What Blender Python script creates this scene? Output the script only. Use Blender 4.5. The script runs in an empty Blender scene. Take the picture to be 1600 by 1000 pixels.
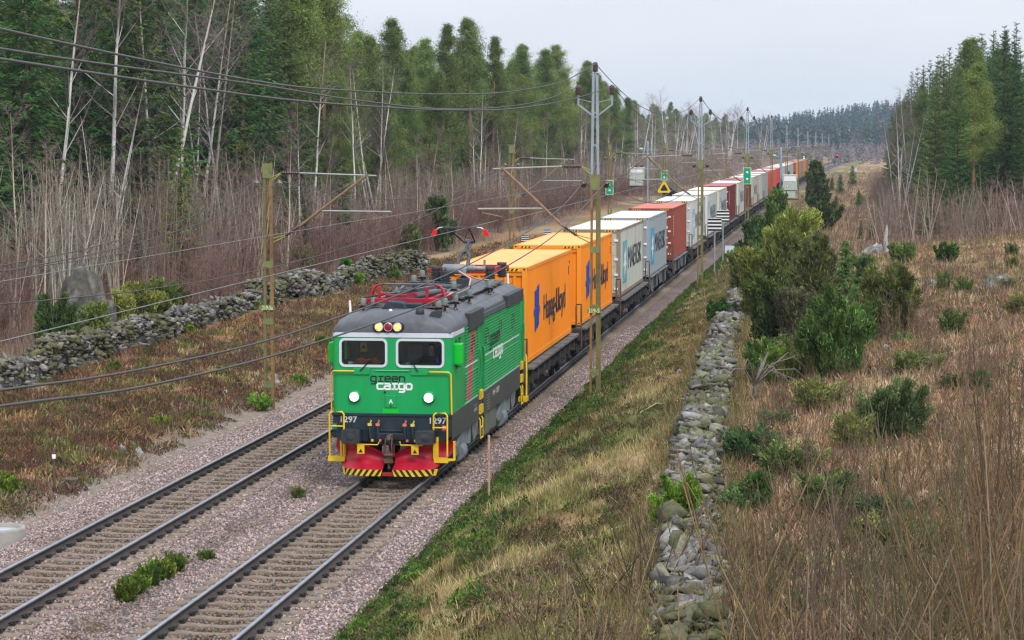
import bpy, bmesh, math, random
import numpy as np
from mathutils import Vector, Matrix, Quaternion

scene = bpy.context.scene
COL = scene.collection
R = math.radians

# ------------------------------------------------------------------ camera
F_PX, PITCH, CAM_H = 3728.309, 0.0748911, 7.93166
cam_data = bpy.data.cameras.new("camera")
cam_data.sensor_width = 36.0
cam_data.lens = F_PX / 1600.0 * 36.0
cam_data.clip_start = 0.5
cam_data.clip_end = 9000.0
cam = bpy.data.objects.new("camera", cam_data)
COL.objects.link(cam)
cam.location = (0, 0, CAM_H)
cam.rotation_euler = (math.pi / 2 - PITCH, 0, 0)
scene.camera = cam

# ------------------------------------------------------------------ world: overcast sky over a Nishita base
SUN_EL, SUN_AZ = 46.0, 158.0      # azimuth clockwise from +Y: soft light from behind and right of the camera
world = bpy.data.worlds.new("World")
scene.world = world
world.use_nodes = True
wn = world.node_tree
wn.nodes.clear()
w_out = wn.nodes.new("ShaderNodeOutputWorld")
w_bg = wn.nodes.new("ShaderNodeBackground")
w_bg.inputs["Strength"].default_value = 0.12
sky = wn.nodes.new("ShaderNodeTexSky")
sky.sky_type = 'NISHITA'
sky.sun_disc = False
sky.sun_elevation = R(SUN_EL)
sky.sun_rotation = R(SUN_AZ)
tc = wn.nodes.new("ShaderNodeTexCoord")
mp = wn.nodes.new("ShaderNodeMapping")
mp.inputs["Scale"].default_value = (2.2, 2.2, 9.0)
ns = wn.nodes.new("ShaderNodeTexNoise")
ns.inputs["Scale"].default_value = 1.6
ns.inputs["Detail"].default_value = 5.0
ns.inputs["Roughness"].default_value = 0.5
rp = wn.nodes.new("ShaderNodeValToRGB")
rp.color_ramp.elements[0].position = 0.30
rp.color_ramp.elements[0].color = (3.75, 4.0, 4.6, 1)
rp.color_ramp.elements[1].position = 0.72
rp.color_ramp.elements[1].color = (4.85, 4.98, 5.35, 1)
mxs = wn.nodes.new("ShaderNodeMixRGB")
mxs.inputs["Fac"].default_value = 0.9
wn.links.new(tc.outputs["Generated"], mp.inputs["Vector"])
wn.links.new(mp.outputs["Vector"], ns.inputs["Vector"])
wn.links.new(ns.outputs["Fac"], rp.inputs["Fac"])
wn.links.new(sky.outputs["Color"], mxs.inputs["Color1"])
wn.links.new(rp.outputs["Color"], mxs.inputs["Color2"])
# an overcast sky is about three times as bright overhead as at the horizon
sz_ = wn.nodes.new("ShaderNodeSeparateXYZ")
wn.links.new(tc.outputs["Generated"], sz_.inputs[0])
mr_w = wn.nodes.new("ShaderNodeMapRange")
mr_w.inputs["From Min"].default_value = 0.0
mr_w.inputs["From Max"].default_value = 1.0
mr_w.inputs["To Min"].default_value = 0.98
mr_w.inputs["To Max"].default_value = 2.3
wn.links.new(sz_.outputs["Z"], mr_w.inputs["Value"])
scl = wn.nodes.new("ShaderNodeVectorMath")
scl.operation = 'SCALE'
wn.links.new(mxs.outputs["Color"], scl.inputs[0])
wn.links.new(mr_w.outputs["Result"], scl.inputs["Scale"])
wn.links.new(scl.outputs["Vector"], w_bg.inputs["Color"])
wn.links.new(w_bg.outputs["Background"], w_out.inputs["Surface"])

# ------------------------------------------------------------------ sun through cloud
sun_data = bpy.data.lights.new("sun", 'SUN')
sun_data.energy = 1.5
sun_data.angle = R(11)
sun_data.color = (1.0, 0.96, 0.90)
sun = bpy.data.objects.new("sun", sun_data)
COL.objects.link(sun)
_sd = Vector((math.sin(R(SUN_AZ)) * math.cos(R(SUN_EL)), math.cos(R(SUN_AZ)) * math.cos(R(SUN_EL)), math.sin(R(SUN_EL))))
sun.rotation_euler = _sd.to_track_quat('Z', 'Y').to_euler()

# ------------------------------------------------------------------ exposure / render
vs = scene.view_settings
vs.view_transform = 'Standard'
vs.look = 'None'
vs.exposure = 0.56
vs.gamma = 1.0
vs.use_curve_mapping = False
scene.cycles.max_bounces = 5
scene.cycles.diffuse_bounces = 2
scene.cycles.glossy_bounces = 2
scene.cycles.transmission_bounces = 3
scene.cycles.transparent_max_bounces = 6
scene.cycles.volume_bounces = 1
scene.cycles.use_denoising = True
scene.cycles.pixel_filter_type = 'BLACKMAN_HARRIS'
scene.cycles.filter_width = 1.3
# ================================================================== helpers
TX0, TYAW, TK = -10.21123, 0.1325103, 3.892947e-5
SP = 4.316                                   # distance between the two tracks
def xc(y): return TX0 + TYAW * y + 0.5 * TK * y * y          # centre line of the train's track
def th(y): return math.atan(TYAW + TK * y)
def P(y, lat, z): return Vector((xc(y) + lat, y, z))         # a point beside the track

def vnoise(x, y, seed=0):
    x = np.asarray(x, float); y = np.asarray(y, float)
    xi = np.floor(x).astype(np.int64); yi = np.floor(y).astype(np.int64)
    fx = x - xi; fy = y - yi
    fx = fx * fx * (3 - 2 * fx); fy = fy * fy * (3 - 2 * fy)
    def h(a, b):
        n = (a * 374761393 + b * 668265263 + seed * 1274126177) & 0x7fffffff
        n = ((n ^ (n >> 13)) * 1274126177) & 0x7fffffff
        return ((n ^ (n >> 16)) & 0xffff) / 65535.0
    return (h(xi, yi) * (1 - fx) + h(xi + 1, yi) * fx) * (1 - fy) + (h(xi, yi + 1) * (1 - fx) + h(xi + 1, yi + 1) * fx) * fy
def fbm(x, y, seed=0, o=4):
    v = 0; a = .5; s = 1.0; t = 0
    for i in range(o):
        v = v + a * vnoise(np.asarray(x) * s, np.asarray(y) * s, seed + i * 17); t += a; a *= .5; s *= 2.1
    return v / t
def sstep(a, b, x):
    t = np.clip((np.asarray(x, float) - a) / (b - a), 0, 1); return t * t * (3 - 2 * t)

# height of the land; lat = distance right of the train's track
_LP = np.array([(-1600, 3), (-200, 3.0), (-60, 1.8), (-28, 1.0), (-18, .6), (-15.5, .35), (-12, .15), (-9, -.2), (-7.6, -.52), (-6.6, -.66), (1.5, -.66), (2.0, -.42),
                (2.5, -.18), (3.2, .10), (5, .75), (7, 1.25), (9, 1.5), (14, 2.3), (25, 3.3), (60, 4.2), (200, 6), (1600, 8)])
def terr(lat, y):
    lat = np.asarray(lat, float); y = np.asarray(y, float)
    z = np.interp(lat, _LP[:, 0], _LP[:, 1])
    far = sstep(112, 190, y + np.clip(lat - 14, -4, 12) * -0.6)
    zr = np.interp(lat, [-1600, 2.2, 3.5, 30, 1600], [0, 0, -.15, .2, 1.0])
    z = np.where(lat > 2.2, z * (1 - far) + np.where(lat > 2.2, zr - .25, 0) * far, z)
    off = np.where(lat > 0, sstep(2.6, 5.0, lat), sstep(7.4, 9.5, -lat))
    x = xc(y) + lat
    z = z + off * (fbm(x * .35, y * .35, 3, 3) - .5) * .45
    z = z + sstep(1150, 2100, y) * np.clip(12 + (x - 228) * .15, 2, 32)
    return z
def T(y, lat): return float(terr(lat, y))
def G(px, py):
    """ground point (y, lat) that the photograph shows at a pixel"""
    c, s = math.cos(PITCH), math.sin(PITCH)
    a = (px - 800) / F_PX; b = (500 - py) / F_PX
    d = np.array([a, c + b * s, -s + b * c])
    ts = np.concatenate([np.arange(15, 200, .25), np.arange(200, 1500, 1.0)])
    Y = d[1] * ts; X = d[0] * ts; Z = CAM_H + d[2] * ts
    lat = X - (TX0 + TYAW * Y + .5 * TK * Y * Y)
    below = np.nonzero(Z < terr(lat, Y))[0]
    i = below[0] if len(below) else len(ts) - 1
    return float(Y[i]), float(lat[i])

# ------------------------------------------------------------------ object helpers
def link(o):
    COL.objects.link(o); return o
def thing(name, label, cat, loc=(0, 0, 0), rotz=0.0, group=None):
    o = link(bpy.data.objects.new(name, None))
    o.empty_display_size = .2
    o.location = loc; o.rotation_euler = (0, 0, rotz)
    o["label"] = label; o["category"] = cat
    if group: o["group"] = group
    return o
def tag(o, label, cat, group=None):
    o["label"] = label; o["category"] = cat
    if group: o["group"] = group
    return o
def copy_tree(o, parent=None):
    c = o.copy(); COL.objects.link(c); c.parent = parent
    for ch in o.children: copy_tree(ch, c)
    return c
def me_obj(name, me, parent=None):
    o = link(bpy.data.objects.new(name, me)); o.parent = parent; return o

class MB:
    """collects shapes; build() links them as one mesh object"""
    def __init__(s): s.v = []; s.f = []; s.m = []; s.sm = []
    def add(s, vs, fs, mi=0, smooth=False):
        n = len(s.v); s.v += [tuple(p) for p in vs]
        for f in fs: s.f.append([n + i for i in f]); s.m.append(mi); s.sm.append(smooth)
    def box(s, cx, cy, cz, sx, sy, sz, mi=0, rot=None):
        vs = [Vector((x * sx / 2, y * sy / 2, z * sz / 2)) for z in (-1, 1) for y in (-1, 1) for x in (-1, 1)]
        if rot is not None: vs = [rot @ p for p in vs]
        s.add([p + Vector((cx, cy, cz)) for p in vs], [(0, 2, 3, 1), (4, 5, 7, 6), (0, 1, 5, 4), (2, 6, 7, 3), (0, 4, 6, 2), (1, 3, 7, 5)], mi)
    def bb(s, x0, x1, y0, y1, z0, z1, mi=0): s.box((x0 + x1) / 2, (y0 + y1) / 2, (z0 + z1) / 2, abs(x1 - x0), abs(y1 - y0), abs(z1 - z0), mi)
    def beam(s, p, q, w, h, mi=0, up=(0, 0, 1)):
        p = Vector(p); q = Vector(q); d = (q - p).normalized(); u = Vector(up)
        if abs(d.dot(u)) > .98: u = Vector((0, 1, 0))
        a = d.cross(u).normalized(); b = a.cross(d)
        vs = [e + a * (w / 2 * i) + b * (h / 2 * j) for e in (p, q) for j in (-1, 1) for i in (-1, 1)]
        s.add(vs, [(0, 1, 3, 2), (4, 6, 7, 5), (0, 4, 5, 1), (2, 3, 7, 6), (0, 2, 6, 4), (1, 5, 7, 3)], mi)
    def path(s, pts, r, n=6, mi=0, cap=True, smooth=True):
        pts = [Vector(p) for p in pts]; k = len(pts)
        rr = r if isinstance(r, (list, tuple)) else [r] * k
        vs = []; ref = None
        for i, p in enumerate(pts):
            d = (pts[min(i + 1, k - 1)] - pts[max(i - 1, 0)])
            d = d.normalized() if d.length > 1e-9 else Vector((0, 0, 1))
            if ref is None: ref = Vector((0, 0, 1)) if abs(d.z) < .9 else Vector((1, 0, 0))
            a = d.cross(ref)
            if a.length < 1e-4: a = d.cross(Vector((0, 1, 0)))
            a.normalize(); b = d.cross(a); ref = -b if False else ref
            vs += [p + (a * math.cos(2 * math.pi * j / n) + b * math.sin(2 * math.pi * j / n)) * rr[i] for j in range(n)]
        fs = [(i * n + j, i * n + (j + 1) % n, (i + 1) * n + (j + 1) % n, (i + 1) * n + j) for i in range(k - 1) for j in range(n)]
        s.add(vs, fs, mi, smooth)
        if cap: s.add(vs[:n], [tuple(range(n))[::-1]], mi); s.add(vs[-n:], [tuple(range(n))], mi)
    def tube(s, p, q, r, n=8, mi=0, r2=None): s.path([p, q], [r, r if r2 is None else r2], n, mi)
    def lathe(s, prof, c, n=16, axis=(0, 0, 1), mi=0, smooth=True):
        q = Vector((0, 0, 1)).rotation_difference(Vector(axis).normalized()); c = Vector(c)
        vs = [c + q @ Vector((r * math.cos(2 * math.pi * j / n), r * math.sin(2 * math.pi * j / n), z)) for r, z in prof for j in range(n)]
        k = len(prof)
        s.add(vs, [(i * n + j, i * n + (j + 1) % n, (i + 1) * n + (j + 1) % n, (i + 1) * n + j) for i in range(k - 1) for j in range(n)], mi, smooth)
        if prof[0][0] > 1e-4: s.add(vs[:n], [tuple(range(n))[::-1]], mi)
        if prof[-1][0] > 1e-4: s.add(vs[-n:], [tuple(range(n))], mi)
    def prism(s, poly, o, u, v, w, mi=0):
        """polygon (list of 2-D points in the axes u, v from o) pushed along the vector w"""
        o, u, v, w = Vector(o), Vector(u), Vector(v), Vector(w); n = len(poly)
        a = [o + u * p[0] + v * p[1] for p in poly]
        s.add(a + [p + w for p in a], [tuple(range(n)), tuple(range(2 * n - 1, n - 1, -1))] + [(i, i + n, (i + 1) % n + n, (i + 1) % n) for i in range(n)], mi)
    def loft(s, rings, mi=0, smooth=True, closed=False, caps=False):
        n = len(rings[0]); vs = [p for r in rings for p in r]
        s.add(vs, [(i * n + j, i * n + (j + 1) % n, (i + 1) * n + (j + 1) % n, (i + 1) * n + j) for i in range(len(rings) - 1) for j in range(n if closed else n - 1)], mi, smooth)
        if caps: s.add(rings[0], [tuple(range(n))[::-1]], mi); s.add(rings[-1], [tuple(range(n))], mi)
    def mesh(s, name, mats):
        me = bpy.data.meshes.new(name); me.from_pydata(s.v, [], s.f)
        for m in (mats if isinstance(mats, (list, tuple)) else [mats]): me.materials.append(m)
        me.polygons.foreach_set("material_index", s.m)
        me.polygons.foreach_set("use_smooth", s.sm)
        bm = bmesh.new(); bm.from_mesh(me); bmesh.ops.recalc_face_normals(bm, faces=bm.faces); bm.to_mesh(me); bm.free()
        me.update(); return me
    def build(s, name, mats, parent=None, bevel=0.0):
        o = me_obj(name, s.mesh(name, mats), parent)
        if bevel:
            b = o.modifiers.new("bevel", 'BEVEL'); b.width = bevel; b.segments = 2; b.limit_method = 'ANGLE'; b.angle_limit = R(40)
        return o

def np_mesh(name, V, Fc, mats, cols=None, mi=None, smooth=False):
    """mesh straight from arrays: V (n,3), Fc (m,k), cols (n,3) point colours"""
    me = bpy.data.meshes.new(name)
    V = np.ascontiguousarray(V, np.float32); Fc = np.ascontiguousarray(Fc, np.int32); m, k = Fc.shape
    me.vertices.add(len(V)); me.vertices.foreach_set("co", V.ravel())
    me.loops.add(m * k); me.loops.foreach_set("vertex_index", Fc.ravel())
    me.polygons.add(m); me.polygons.foreach_set("loop_start", np.arange(0, m * k, k, dtype=np.int32))
    if smooth: me.polygons.foreach_set("use_smooth", np.ones(m, bool))
    for q in (mats if isinstance(mats, (list, tuple)) else [mats]): me.materials.append(q)
    if mi is not None: me.polygons.foreach_set("material_index", np.ascontiguousarray(mi, np.int32))
    if cols is not None:
        ca = me.color_attributes.new("Col", 'FLOAT_COLOR', 'POINT')
        c4 = np.ones((len(V), 4), np.float32); c4[:, :3] = cols; ca.data.foreach_set("color", c4.ravel())
    me.update(calc_edges=True); me.validate()
    return me

def frame_quads(C, U, W):
    """N quads with centres C and half-axes U, W"""
    n = len(C); V = np.empty((n, 4, 3), np.float32)
    V[:, 0] = C - U - W; V[:, 1] = C + U - W; V[:, 2] = C + U + W; V[:, 3] = C - U + W
    return V.reshape(-1, 3), np.arange(n * 4).reshape(n, 4)

# ------------------------------------------------------------------ materials
def mat(name, col, rough=.6, metal=0.0, var=.12, scale=6.0, bump=0.0, bscale=40.0, spec=.4, dirt=None, dirt_amt=.5, dirt_scale=2.0, emit=0.0, stretch=(1, 1, 1), coat=0):
    m = bpy.data.materials.new(name); m.use_nodes = True; nt = m.node_tree; b = nt.nodes["Principled BSDF"]
    b.inputs["Roughness"].default_value = rough; b.inputs["Metallic"].default_value = metal
    b.inputs["Specular IOR Level"].default_value = spec
    if coat: b.inputs["Coat Weight"].default_value = coat; b.inputs["Coat Roughness"].default_value = .25
    t = nt.nodes.new("ShaderNodeTexCoord"); mpn = nt.nodes.new("ShaderNodeMapping"); mpn.inputs["Scale"].default_value = stretch
    nt.links.new(t.outputs["Object"], mpn.inputs["Vector"])
    n = nt.nodes.new("ShaderNodeTexNoise"); n.inputs["Scale"].default_value = scale; n.inputs["Detail"].default_value = 6; n.inputs["Roughness"].default_value = .6
    nt.links.new(mpn.outputs["Vector"], n.inputs["Vector"])
    r = nt.nodes.new("ShaderNodeValToRGB"); r.color_ramp.elements[0].position = .3; r.color_ramp.elements[1].position = .7
    lo = [max(0, c * (1 - var)) for c in col[:3]] + [1]; hi = [min(1, c * (1 + var)) for c in col[:3]] + [1]
    r.color_ramp.elements[0].color = lo; r.color_ramp.elements[1].color = hi
    nt.links.new(n.outputs["Fac"], r.inputs["Fac"]); out = r.outputs["Color"]
    if dirt:
        n2 = nt.nodes.new("ShaderNodeTexNoise"); n2.inputs["Scale"].default_value = dirt_scale; n2.inputs["Detail"].default_value = 8; n2.inputs["Roughness"].default_value = .7
        nt.links.new(mpn.outputs["Vector"], n2.inputs["Vector"])
        r2 = nt.nodes.new("ShaderNodeValToRGB"); r2.color_ramp.elements[0].position = .5; r2.color_ramp.elements[1].position = .72
        r2.color_ramp.elements[0].color = (0, 0, 0, 1); r2.color_ramp.elements[1].color = (dirt_amt,) * 3 + (1,)
        nt.links.new(n2.outputs["Fac"], r2.inputs["Fac"])
        mx = nt.nodes.new("ShaderNodeMixRGB"); mx.inputs["Color2"].default_value = (*dirt, 1)
        nt.links.new(r2.outputs["Color"], mx.inputs["Fac"]); nt.links.new(out, mx.inputs["Color1"]); out = mx.outputs["Color"]
    nt.links.new(out, b.inputs["Base Color"])
    if emit: nt.links.new(out, b.inputs["Emission Color"]); b.inputs["Emission Strength"].default_value = emit
    if bump:
        nb = nt.nodes.new("ShaderNodeTexNoise"); nb.inputs["Scale"].default_value = bscale; nb.inputs["Detail"].default_value = 4
        nt.links.new(mpn.outputs["Vector"], nb.inputs["Vector"])
        bp = nt.nodes.new("ShaderNodeBump"); bp.inputs["Strength"].default_value = bump; bp.inputs["Distance"].default_value = .02
        nt.links.new(nb.outputs["Fac"], bp.inputs["Height"]); nt.links.new(bp.outputs["Normal"], b.inputs["Normal"])
    return m

def col_mat(name, rough=.85, spec=.2, objvar=.25, noise=0.0, nscale=3.0, translucent=0.0):
    """colour from the mesh's own 'Col' attribute, varied per object and by noise"""
    m = bpy.data.materials.new(name); m.use_nodes = True; nt = m.node_tree; b = nt.nodes["Principled BSDF"]
    b.inputs["Roughness"].default_value = rough; b.inputs["Specular IOR Level"].default_value = spec
    a = nt.nodes.new("ShaderNodeAttribute"); a.attribute_name = "Col"; out = a.outputs["Color"]
    h = nt.nodes.new("ShaderNodeHueSaturation")
    if objvar:
        oi = nt.nodes.new("ShaderNodeObjectInfo")
        mr = nt.nodes.new("ShaderNodeMapRange"); mr.inputs["To Min"].default_value = 1 - objvar; mr.inputs["To Max"].default_value = 1 + objvar
        nt.links.new(oi.outputs["Random"], mr.inputs["Value"]); nt.links.new(mr.outputs["Result"], h.inputs["Value"])
        w = nt.nodes.new("ShaderNodeTexWhiteNoise"); w.noise_dimensions = '1D'; nt.links.new(oi.outputs["Random"], w.inputs["W"])
        mh = nt.nodes.new("ShaderNodeMapRange"); mh.inputs["To Min"].default_value = .5 - objvar * .09; mh.inputs["To Max"].default_value = .5 + objvar * .06
        nt.links.new(w.outputs["Value"], mh.inputs["Value"]); nt.links.new(mh.outputs["Result"], h.inputs["Hue"])
    nt.links.new(out, h.inputs["Color"]); out = h.outputs["Color"]
    if noise:
        t = nt.nodes.new("ShaderNodeTexCoord"); n = nt.nodes.new("ShaderNodeTexNoise"); n.inputs["Scale"].default_value = nscale; n.inputs["Detail"].default_value = 7; n.inputs["Roughness"].default_value = .65
        nt.links.new(t.outputs["Object"], n.inputs["Vector"])
        mr2 = nt.nodes.new("ShaderNodeMapRange"); mr2.inputs["From Min"].default_value = .25; mr2.inputs["From Max"].default_value = .75
        mr2.inputs["To Min"].default_value = 1 - noise; mr2.inputs["To Max"].default_value = 1 + noise
        nt.links.new(n.outputs["Fac"], mr2.inputs["Value"])
        vm = nt.nodes.new("ShaderNodeVectorMath"); vm.operation = 'SCALE'
        nt.links.new(out, vm.inputs[0]); nt.links.new(mr2.outputs["Result"], vm.inputs["Scale"]); out = vm.outputs["Vector"]
    nt.links.new(out, b.inputs["Base Color"])
    if translucent:
        tl = nt.nodes.new("ShaderNodeBsdfTranslucent"); nt.links.new(out, tl.inputs["Color"])
        ms = nt.nodes.new("ShaderNodeMixShader"); ms.inputs["Fac"].default_value = translucent
        nt.links.new(b.outputs["BSDF"], ms.inputs[1]); nt.links.new(tl.outputs["BSDF"], ms.inputs[2])
        nt.links.new(ms.outputs["Shader"], nt.nodes["Material Output"].inputs["Surface"])
    return m

def text_mesh(body, size, material, origin, u, v, depth=.003, xs=1.0, bold=0.0):
    """lettering as thin solid letters: baseline-left at origin, reading along u, up along v"""
    cu = bpy.data.curves.new("lettering", 'FONT'); cu.body = body; cu.size = size; cu.extrude = depth; cu.offset = bold; cu.resolution_u = 3
    o = bpy.data.objects.new("lettering", cu); COL.objects.link(o)
    bpy.context.view_layer.update()
    me = bpy.data.meshes.new_from_object(o.evaluated_get(bpy.context.evaluated_depsgraph_get()))
    COL.objects.unlink(o); bpy.data.objects.remove(o)
    u = Vector(u).normalized(); v = Vector(v).normalized(); w = u.cross(v); og = Vector(origin)
    for p in me.vertices: c = p.co.copy(); p.co = og + u * (c.x * xs) + v * c.y + w * c.z
    me.materials.clear(); me.materials.append(material)
    for f in me.polygons: f.material_index = 0
    return me
# ================================================================== land
def lerp(a, b, t): return a + (b - a) * np.asarray(t)[..., None]
C_TAN, C_OLIVE, C_RUST, C_HEATH, C_GREEN, C_SOIL = (np.array(c) for c in ((.36, .27, .15), (.17, .155, .055), (.26, .145, .075), (.14, .09, .075), (.07, .10, .03), (.13, .105, .08)))
def ground_col(lat, y):
    x = xc(y) + lat
    a = fbm(x * .35, y * .22, 11); b = fbm(x * .8, y * .5, 23); c = fbm(x * .2, y * .12, 31)
    right = lerp(C_OLIVE, C_TAN, sstep(.45, .7, a) * .8); right = lerp(right, C_RUST, sstep(.52, .66, b) * .6); right = lerp(right, C_GREEN, sstep(.5, .62, c) * .6)
    field = lerp(C_TAN, C_RUST, sstep(.35, .6, b)); field = lerp(field, C_HEATH, sstep(.54, .70, a) * .7); field = lerp(field, C_OLIVE, sstep(.56, .68, c) * .7)
    left = lerp(C_RUST, C_HEATH, sstep(.42, .6, a)); left = lerp(left, C_OLIVE, sstep(.5, .62, b) * .8); left = lerp(left, C_TAN, sstep(.54, .66, c) * .6)
    wood = lerp(C_RUST, C_HEATH, sstep(.35, .65, a)); wood = lerp(wood, C_SOIL, sstep(.45, .6, b))
    col = np.where((lat > 7.4)[..., None], field, right)
    col = np.where((lat < -2)[..., None], left, col)
    col = np.where((lat < -16)[..., None], wood, col)
    grav = (sstep(-8.6 - (a - .5) * 2, -7.6, lat) * sstep(0, -1, lat) if False else np.where((lat < -2) & (lat > -8.2 - 2.4 * sstep(64, 46, y) - (a - .5) * 1.5), 1.0, 0.0))
    return lerp(col, np.array((.21, .175, .14)), grav)

ys = np.concatenate([np.arange(8, 24, 2.0), np.arange(24, 140, .6), np.geomspace(140, 2700, 90)])
ls = np.concatenate([-np.geomspace(1600, 32, 26), np.arange(-30, 34, .5), np.geomspace(35, 1700, 26)])
LL, YY = np.meshgrid(ls, ys)
V = np.stack([xc(YY) + LL, YY, terr(LL, YY)], -1).reshape(-1, 3)
nl = len(ls); ii = (np.arange(len(ys) - 1)[:, None] * nl + np.arange(nl - 1)[None, :]).ravel()
Fq = np.stack([ii, ii + 1, ii + nl + 1, ii + nl], 1)
m_ground = col_mat("soil_and_litter", rough=.95, spec=.1, objvar=0, noise=.45, nscale=5.0)
ground = me_obj("ground", np_mesh("ground", V, Fq, m_ground, ground_col(LL, YY).reshape(-1, 3), smooth=True))
ground["kind"] = "structure"; ground["label"] = "moorland ground on both sides of the railway"; ground["category"] = "ground"

# ------------------------------------------------------------------ ballast
_BP = np.array([(-7.3, -.72), (-6.35, -.27), (-5.8, -.205), (-2.9, -.225), (-2.16, -.27), (-1.45, -.225), (1.4, -.225), (1.85, -.25), (2.6, -.66)])
def ballast_z(lat, y): return np.interp(lat, _BP[:, 0], _BP[:, 1]) + (fbm((xc(y) + lat) * 3, y * 3, 5, 2) - .5) * .05 * (np.abs(lat + 2.15) < 4.4)
ys = np.concatenate([np.arange(14, 130, .4), np.geomspace(130, 1300, 60)]); ls = np.concatenate([np.arange(-7.3, 2.61, .15)])
LL, YY = np.meshgrid(ls, ys)
V = np.stack([xc(YY) + LL, YY, ballast_z(LL, YY)], -1).reshape(-1, 3)
nl = len(ls); ii = (np.arange(len(ys) - 1)[:, None] * nl + np.arange(nl - 1)[None, :]).ravel()
Fq = np.stack([ii, ii + 1, ii + nl + 1, ii + nl], 1)
B_PINK, B_DIRT = np.array((.365, .278, .252)), np.array((.155, .112, .075))
def ballast_col(lat, y):
    a = fbm((xc(y) + lat) * .9, y * .6, 41, 3)
    d = np.exp(-(lat / .8) ** 2) * .85 + np.exp(-((lat + SP) / .8) ** 2) * .85 + np.exp(-((lat + 2.2) / .35) ** 2) * .55
    return lerp(B_PINK, B_DIRT, np.clip(d + (a - .5) * 1.1, 0, 1))
m_bal = col_mat("crushed_stone", rough=.95, spec=.15, objvar=0)
nt = m_bal.node_tree; pb = nt.nodes["Principled BSDF"]; lk = pb.inputs["Base Color"].links[0].from_socket
t = nt.nodes.new("ShaderNodeTexCoord"); vo = nt.nodes.new("ShaderNodeTexVoronoi"); vo.inputs["Scale"].default_value = 17
nt.links.new(t.outputs["Object"], vo.inputs["Vector"])
bw = nt.nodes.new("ShaderNodeRGBToBW"); nt.links.new(vo.outputs["Color"], bw.inputs["Color"])
mr = nt.nodes.new("ShaderNodeMapRange"); mr.inputs["From Min"].default_value = .15; mr.inputs["From Max"].default_value = .85; mr.inputs["To Min"].default_value = .5; mr.inputs["To Max"].default_value = 1.35
nt.links.new(bw.outputs["Val"], mr.inputs["Value"])
vm = nt.nodes.new("ShaderNodeVectorMath"); vm.operation = 'SCALE'; nt.links.new(lk, vm.inputs[0]); nt.links.new(mr.outputs["Result"], vm.inputs["Scale"]); nt.links.new(vm.outputs["Vector"], pb.inputs["Base Color"])
bp = nt.nodes.new("ShaderNodeBump"); bp.inputs["Strength"].default_value = .9; bp.inputs["Distance"].default_value = .04; bp.invert = True
nt.links.new(vo.outputs["Distance"], bp.inputs["Height"]); nt.links.new(bp.outputs["Normal"], pb.inputs["Normal"])
bal = me_obj("ballast_bed", np_mesh("ballast_bed", V, Fq, m_bal, ballast_col(LL, YY).reshape(-1, 3) * .55, smooth=True))  # bed colour darkened to stand for shade in the gaps between loose stones
bal["kind"] = "structure"; bal["label"] = "pinkish crushed stone bed under both tracks"; bal["category"] = "ballast"

# angular stone shapes for the loose ballast, the dry walls and the boulders
def hull_stone(seed, n):
    rnd = random.Random(seed); bm = bmesh.new()
    for i in range(n):
        p = Vector((rnd.gauss(0, 1), rnd.gauss(0, 1), rnd.gauss(0, 1))).normalized() * rnd.uniform(.8, 1.1); bm.verts.new(p)
    r = bmesh.ops.convex_hull(bm, input=bm.verts[:])
    bmesh.ops.delete(bm, geom=[e for e in r["geom_interior"] if isinstance(e, bmesh.types.BMVert)], context='VERTS')
    bmesh.ops.triangulate(bm, faces=bm.faces[:]); bm.verts.index_update()
    v = np.array([q.co[:] for q in bm.verts]); f = np.array([[q.index for q in fc.verts] for fc in bm.faces]); bm.free(); return v, f
def rot_mats(rng, n):
    q = rng.normal(size=(n, 4)); q /= np.linalg.norm(q, axis=1)[:, None]; w, x, y, z = q.T
    return np.stack([1 - 2 * (y * y + z * z), 2 * (x * y - z * w), 2 * (x * z + y * w), 2 * (x * y + z * w), 1 - 2 * (x * x + z * z), 2 * (y * z - x * w), 2 * (x * z - y * w), 2 * (y * z + x * w), 1 - 2 * (x * x + y * y)], 1).reshape(n, 3, 3)
def scatter_stones(C, S, cols, rng, variants, Rm=None):
    Vs, Fs, Cs, off = [], [], [], 0
    k = rng.integers(0, len(variants), len(C)); Rm = rot_mats(rng, len(C)) if Rm is None else Rm
    for i, (v, f) in enumerate(variants):
        s = np.nonzero(k == i)[0]
        if not len(s): continue
        vv = np.einsum('nij,nkj->nki', Rm[s], v[None] * S[s][:, None, :]) + C[s][:, None, :]
        Vs.append(vv.reshape(-1, 3)); Fs.append((f[None] + (np.arange(len(s)) * len(v))[:, None, None] + off).reshape(-1, 3)); off += len(s) * len(v)
        Cs.append(np.repeat(cols[s], len(v), 0))
    return np.concatenate(Vs), np.concatenate(Fs), np.concatenate(Cs)
rng = np.random.default_rng(7)
SMALL = [hull_stone(i, 8) for i in range(8)]
N = 130000
y = 31 * np.exp(rng.random(N) * math.log(105 / 31)); lat = rng.uniform(-7.4, 2.45, N)
near = np.minimum(np.abs(np.abs(lat) - .753), np.abs(np.abs(lat + SP) - .753)) > .10
on_sl = (np.abs(((y - 38.40) / .63 + .5) % 1 - .5) * .63 < .10) & ((np.abs(lat) < 1.27) | (np.abs(lat + SP) < 1.27))
ok = near & (~on_sl | (rng.random(N) < .03)); y, lat = y[ok], lat[ok]
n2 = 9000; y2 = rng.uniform(42, 66, n2); l2 = rng.uniform(-10.5, -7.2, n2); y2 = y2[(l2 > -8.2 - 2.4 * sstep(64, 46, y2))]; l2 = l2[(l2 > -8.2 - 2.4 * sstep(64, 46, rng.uniform(42, 66, n2)))][:0] if False else l2[:len(y2)]
bz = np.maximum(ballast_z(lat, y), terr(lat, y))
y = np.concatenate([y, y2]); lat = np.concatenate([lat, l2]); bz = np.concatenate([bz, terr(l2, y2)])
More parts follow.
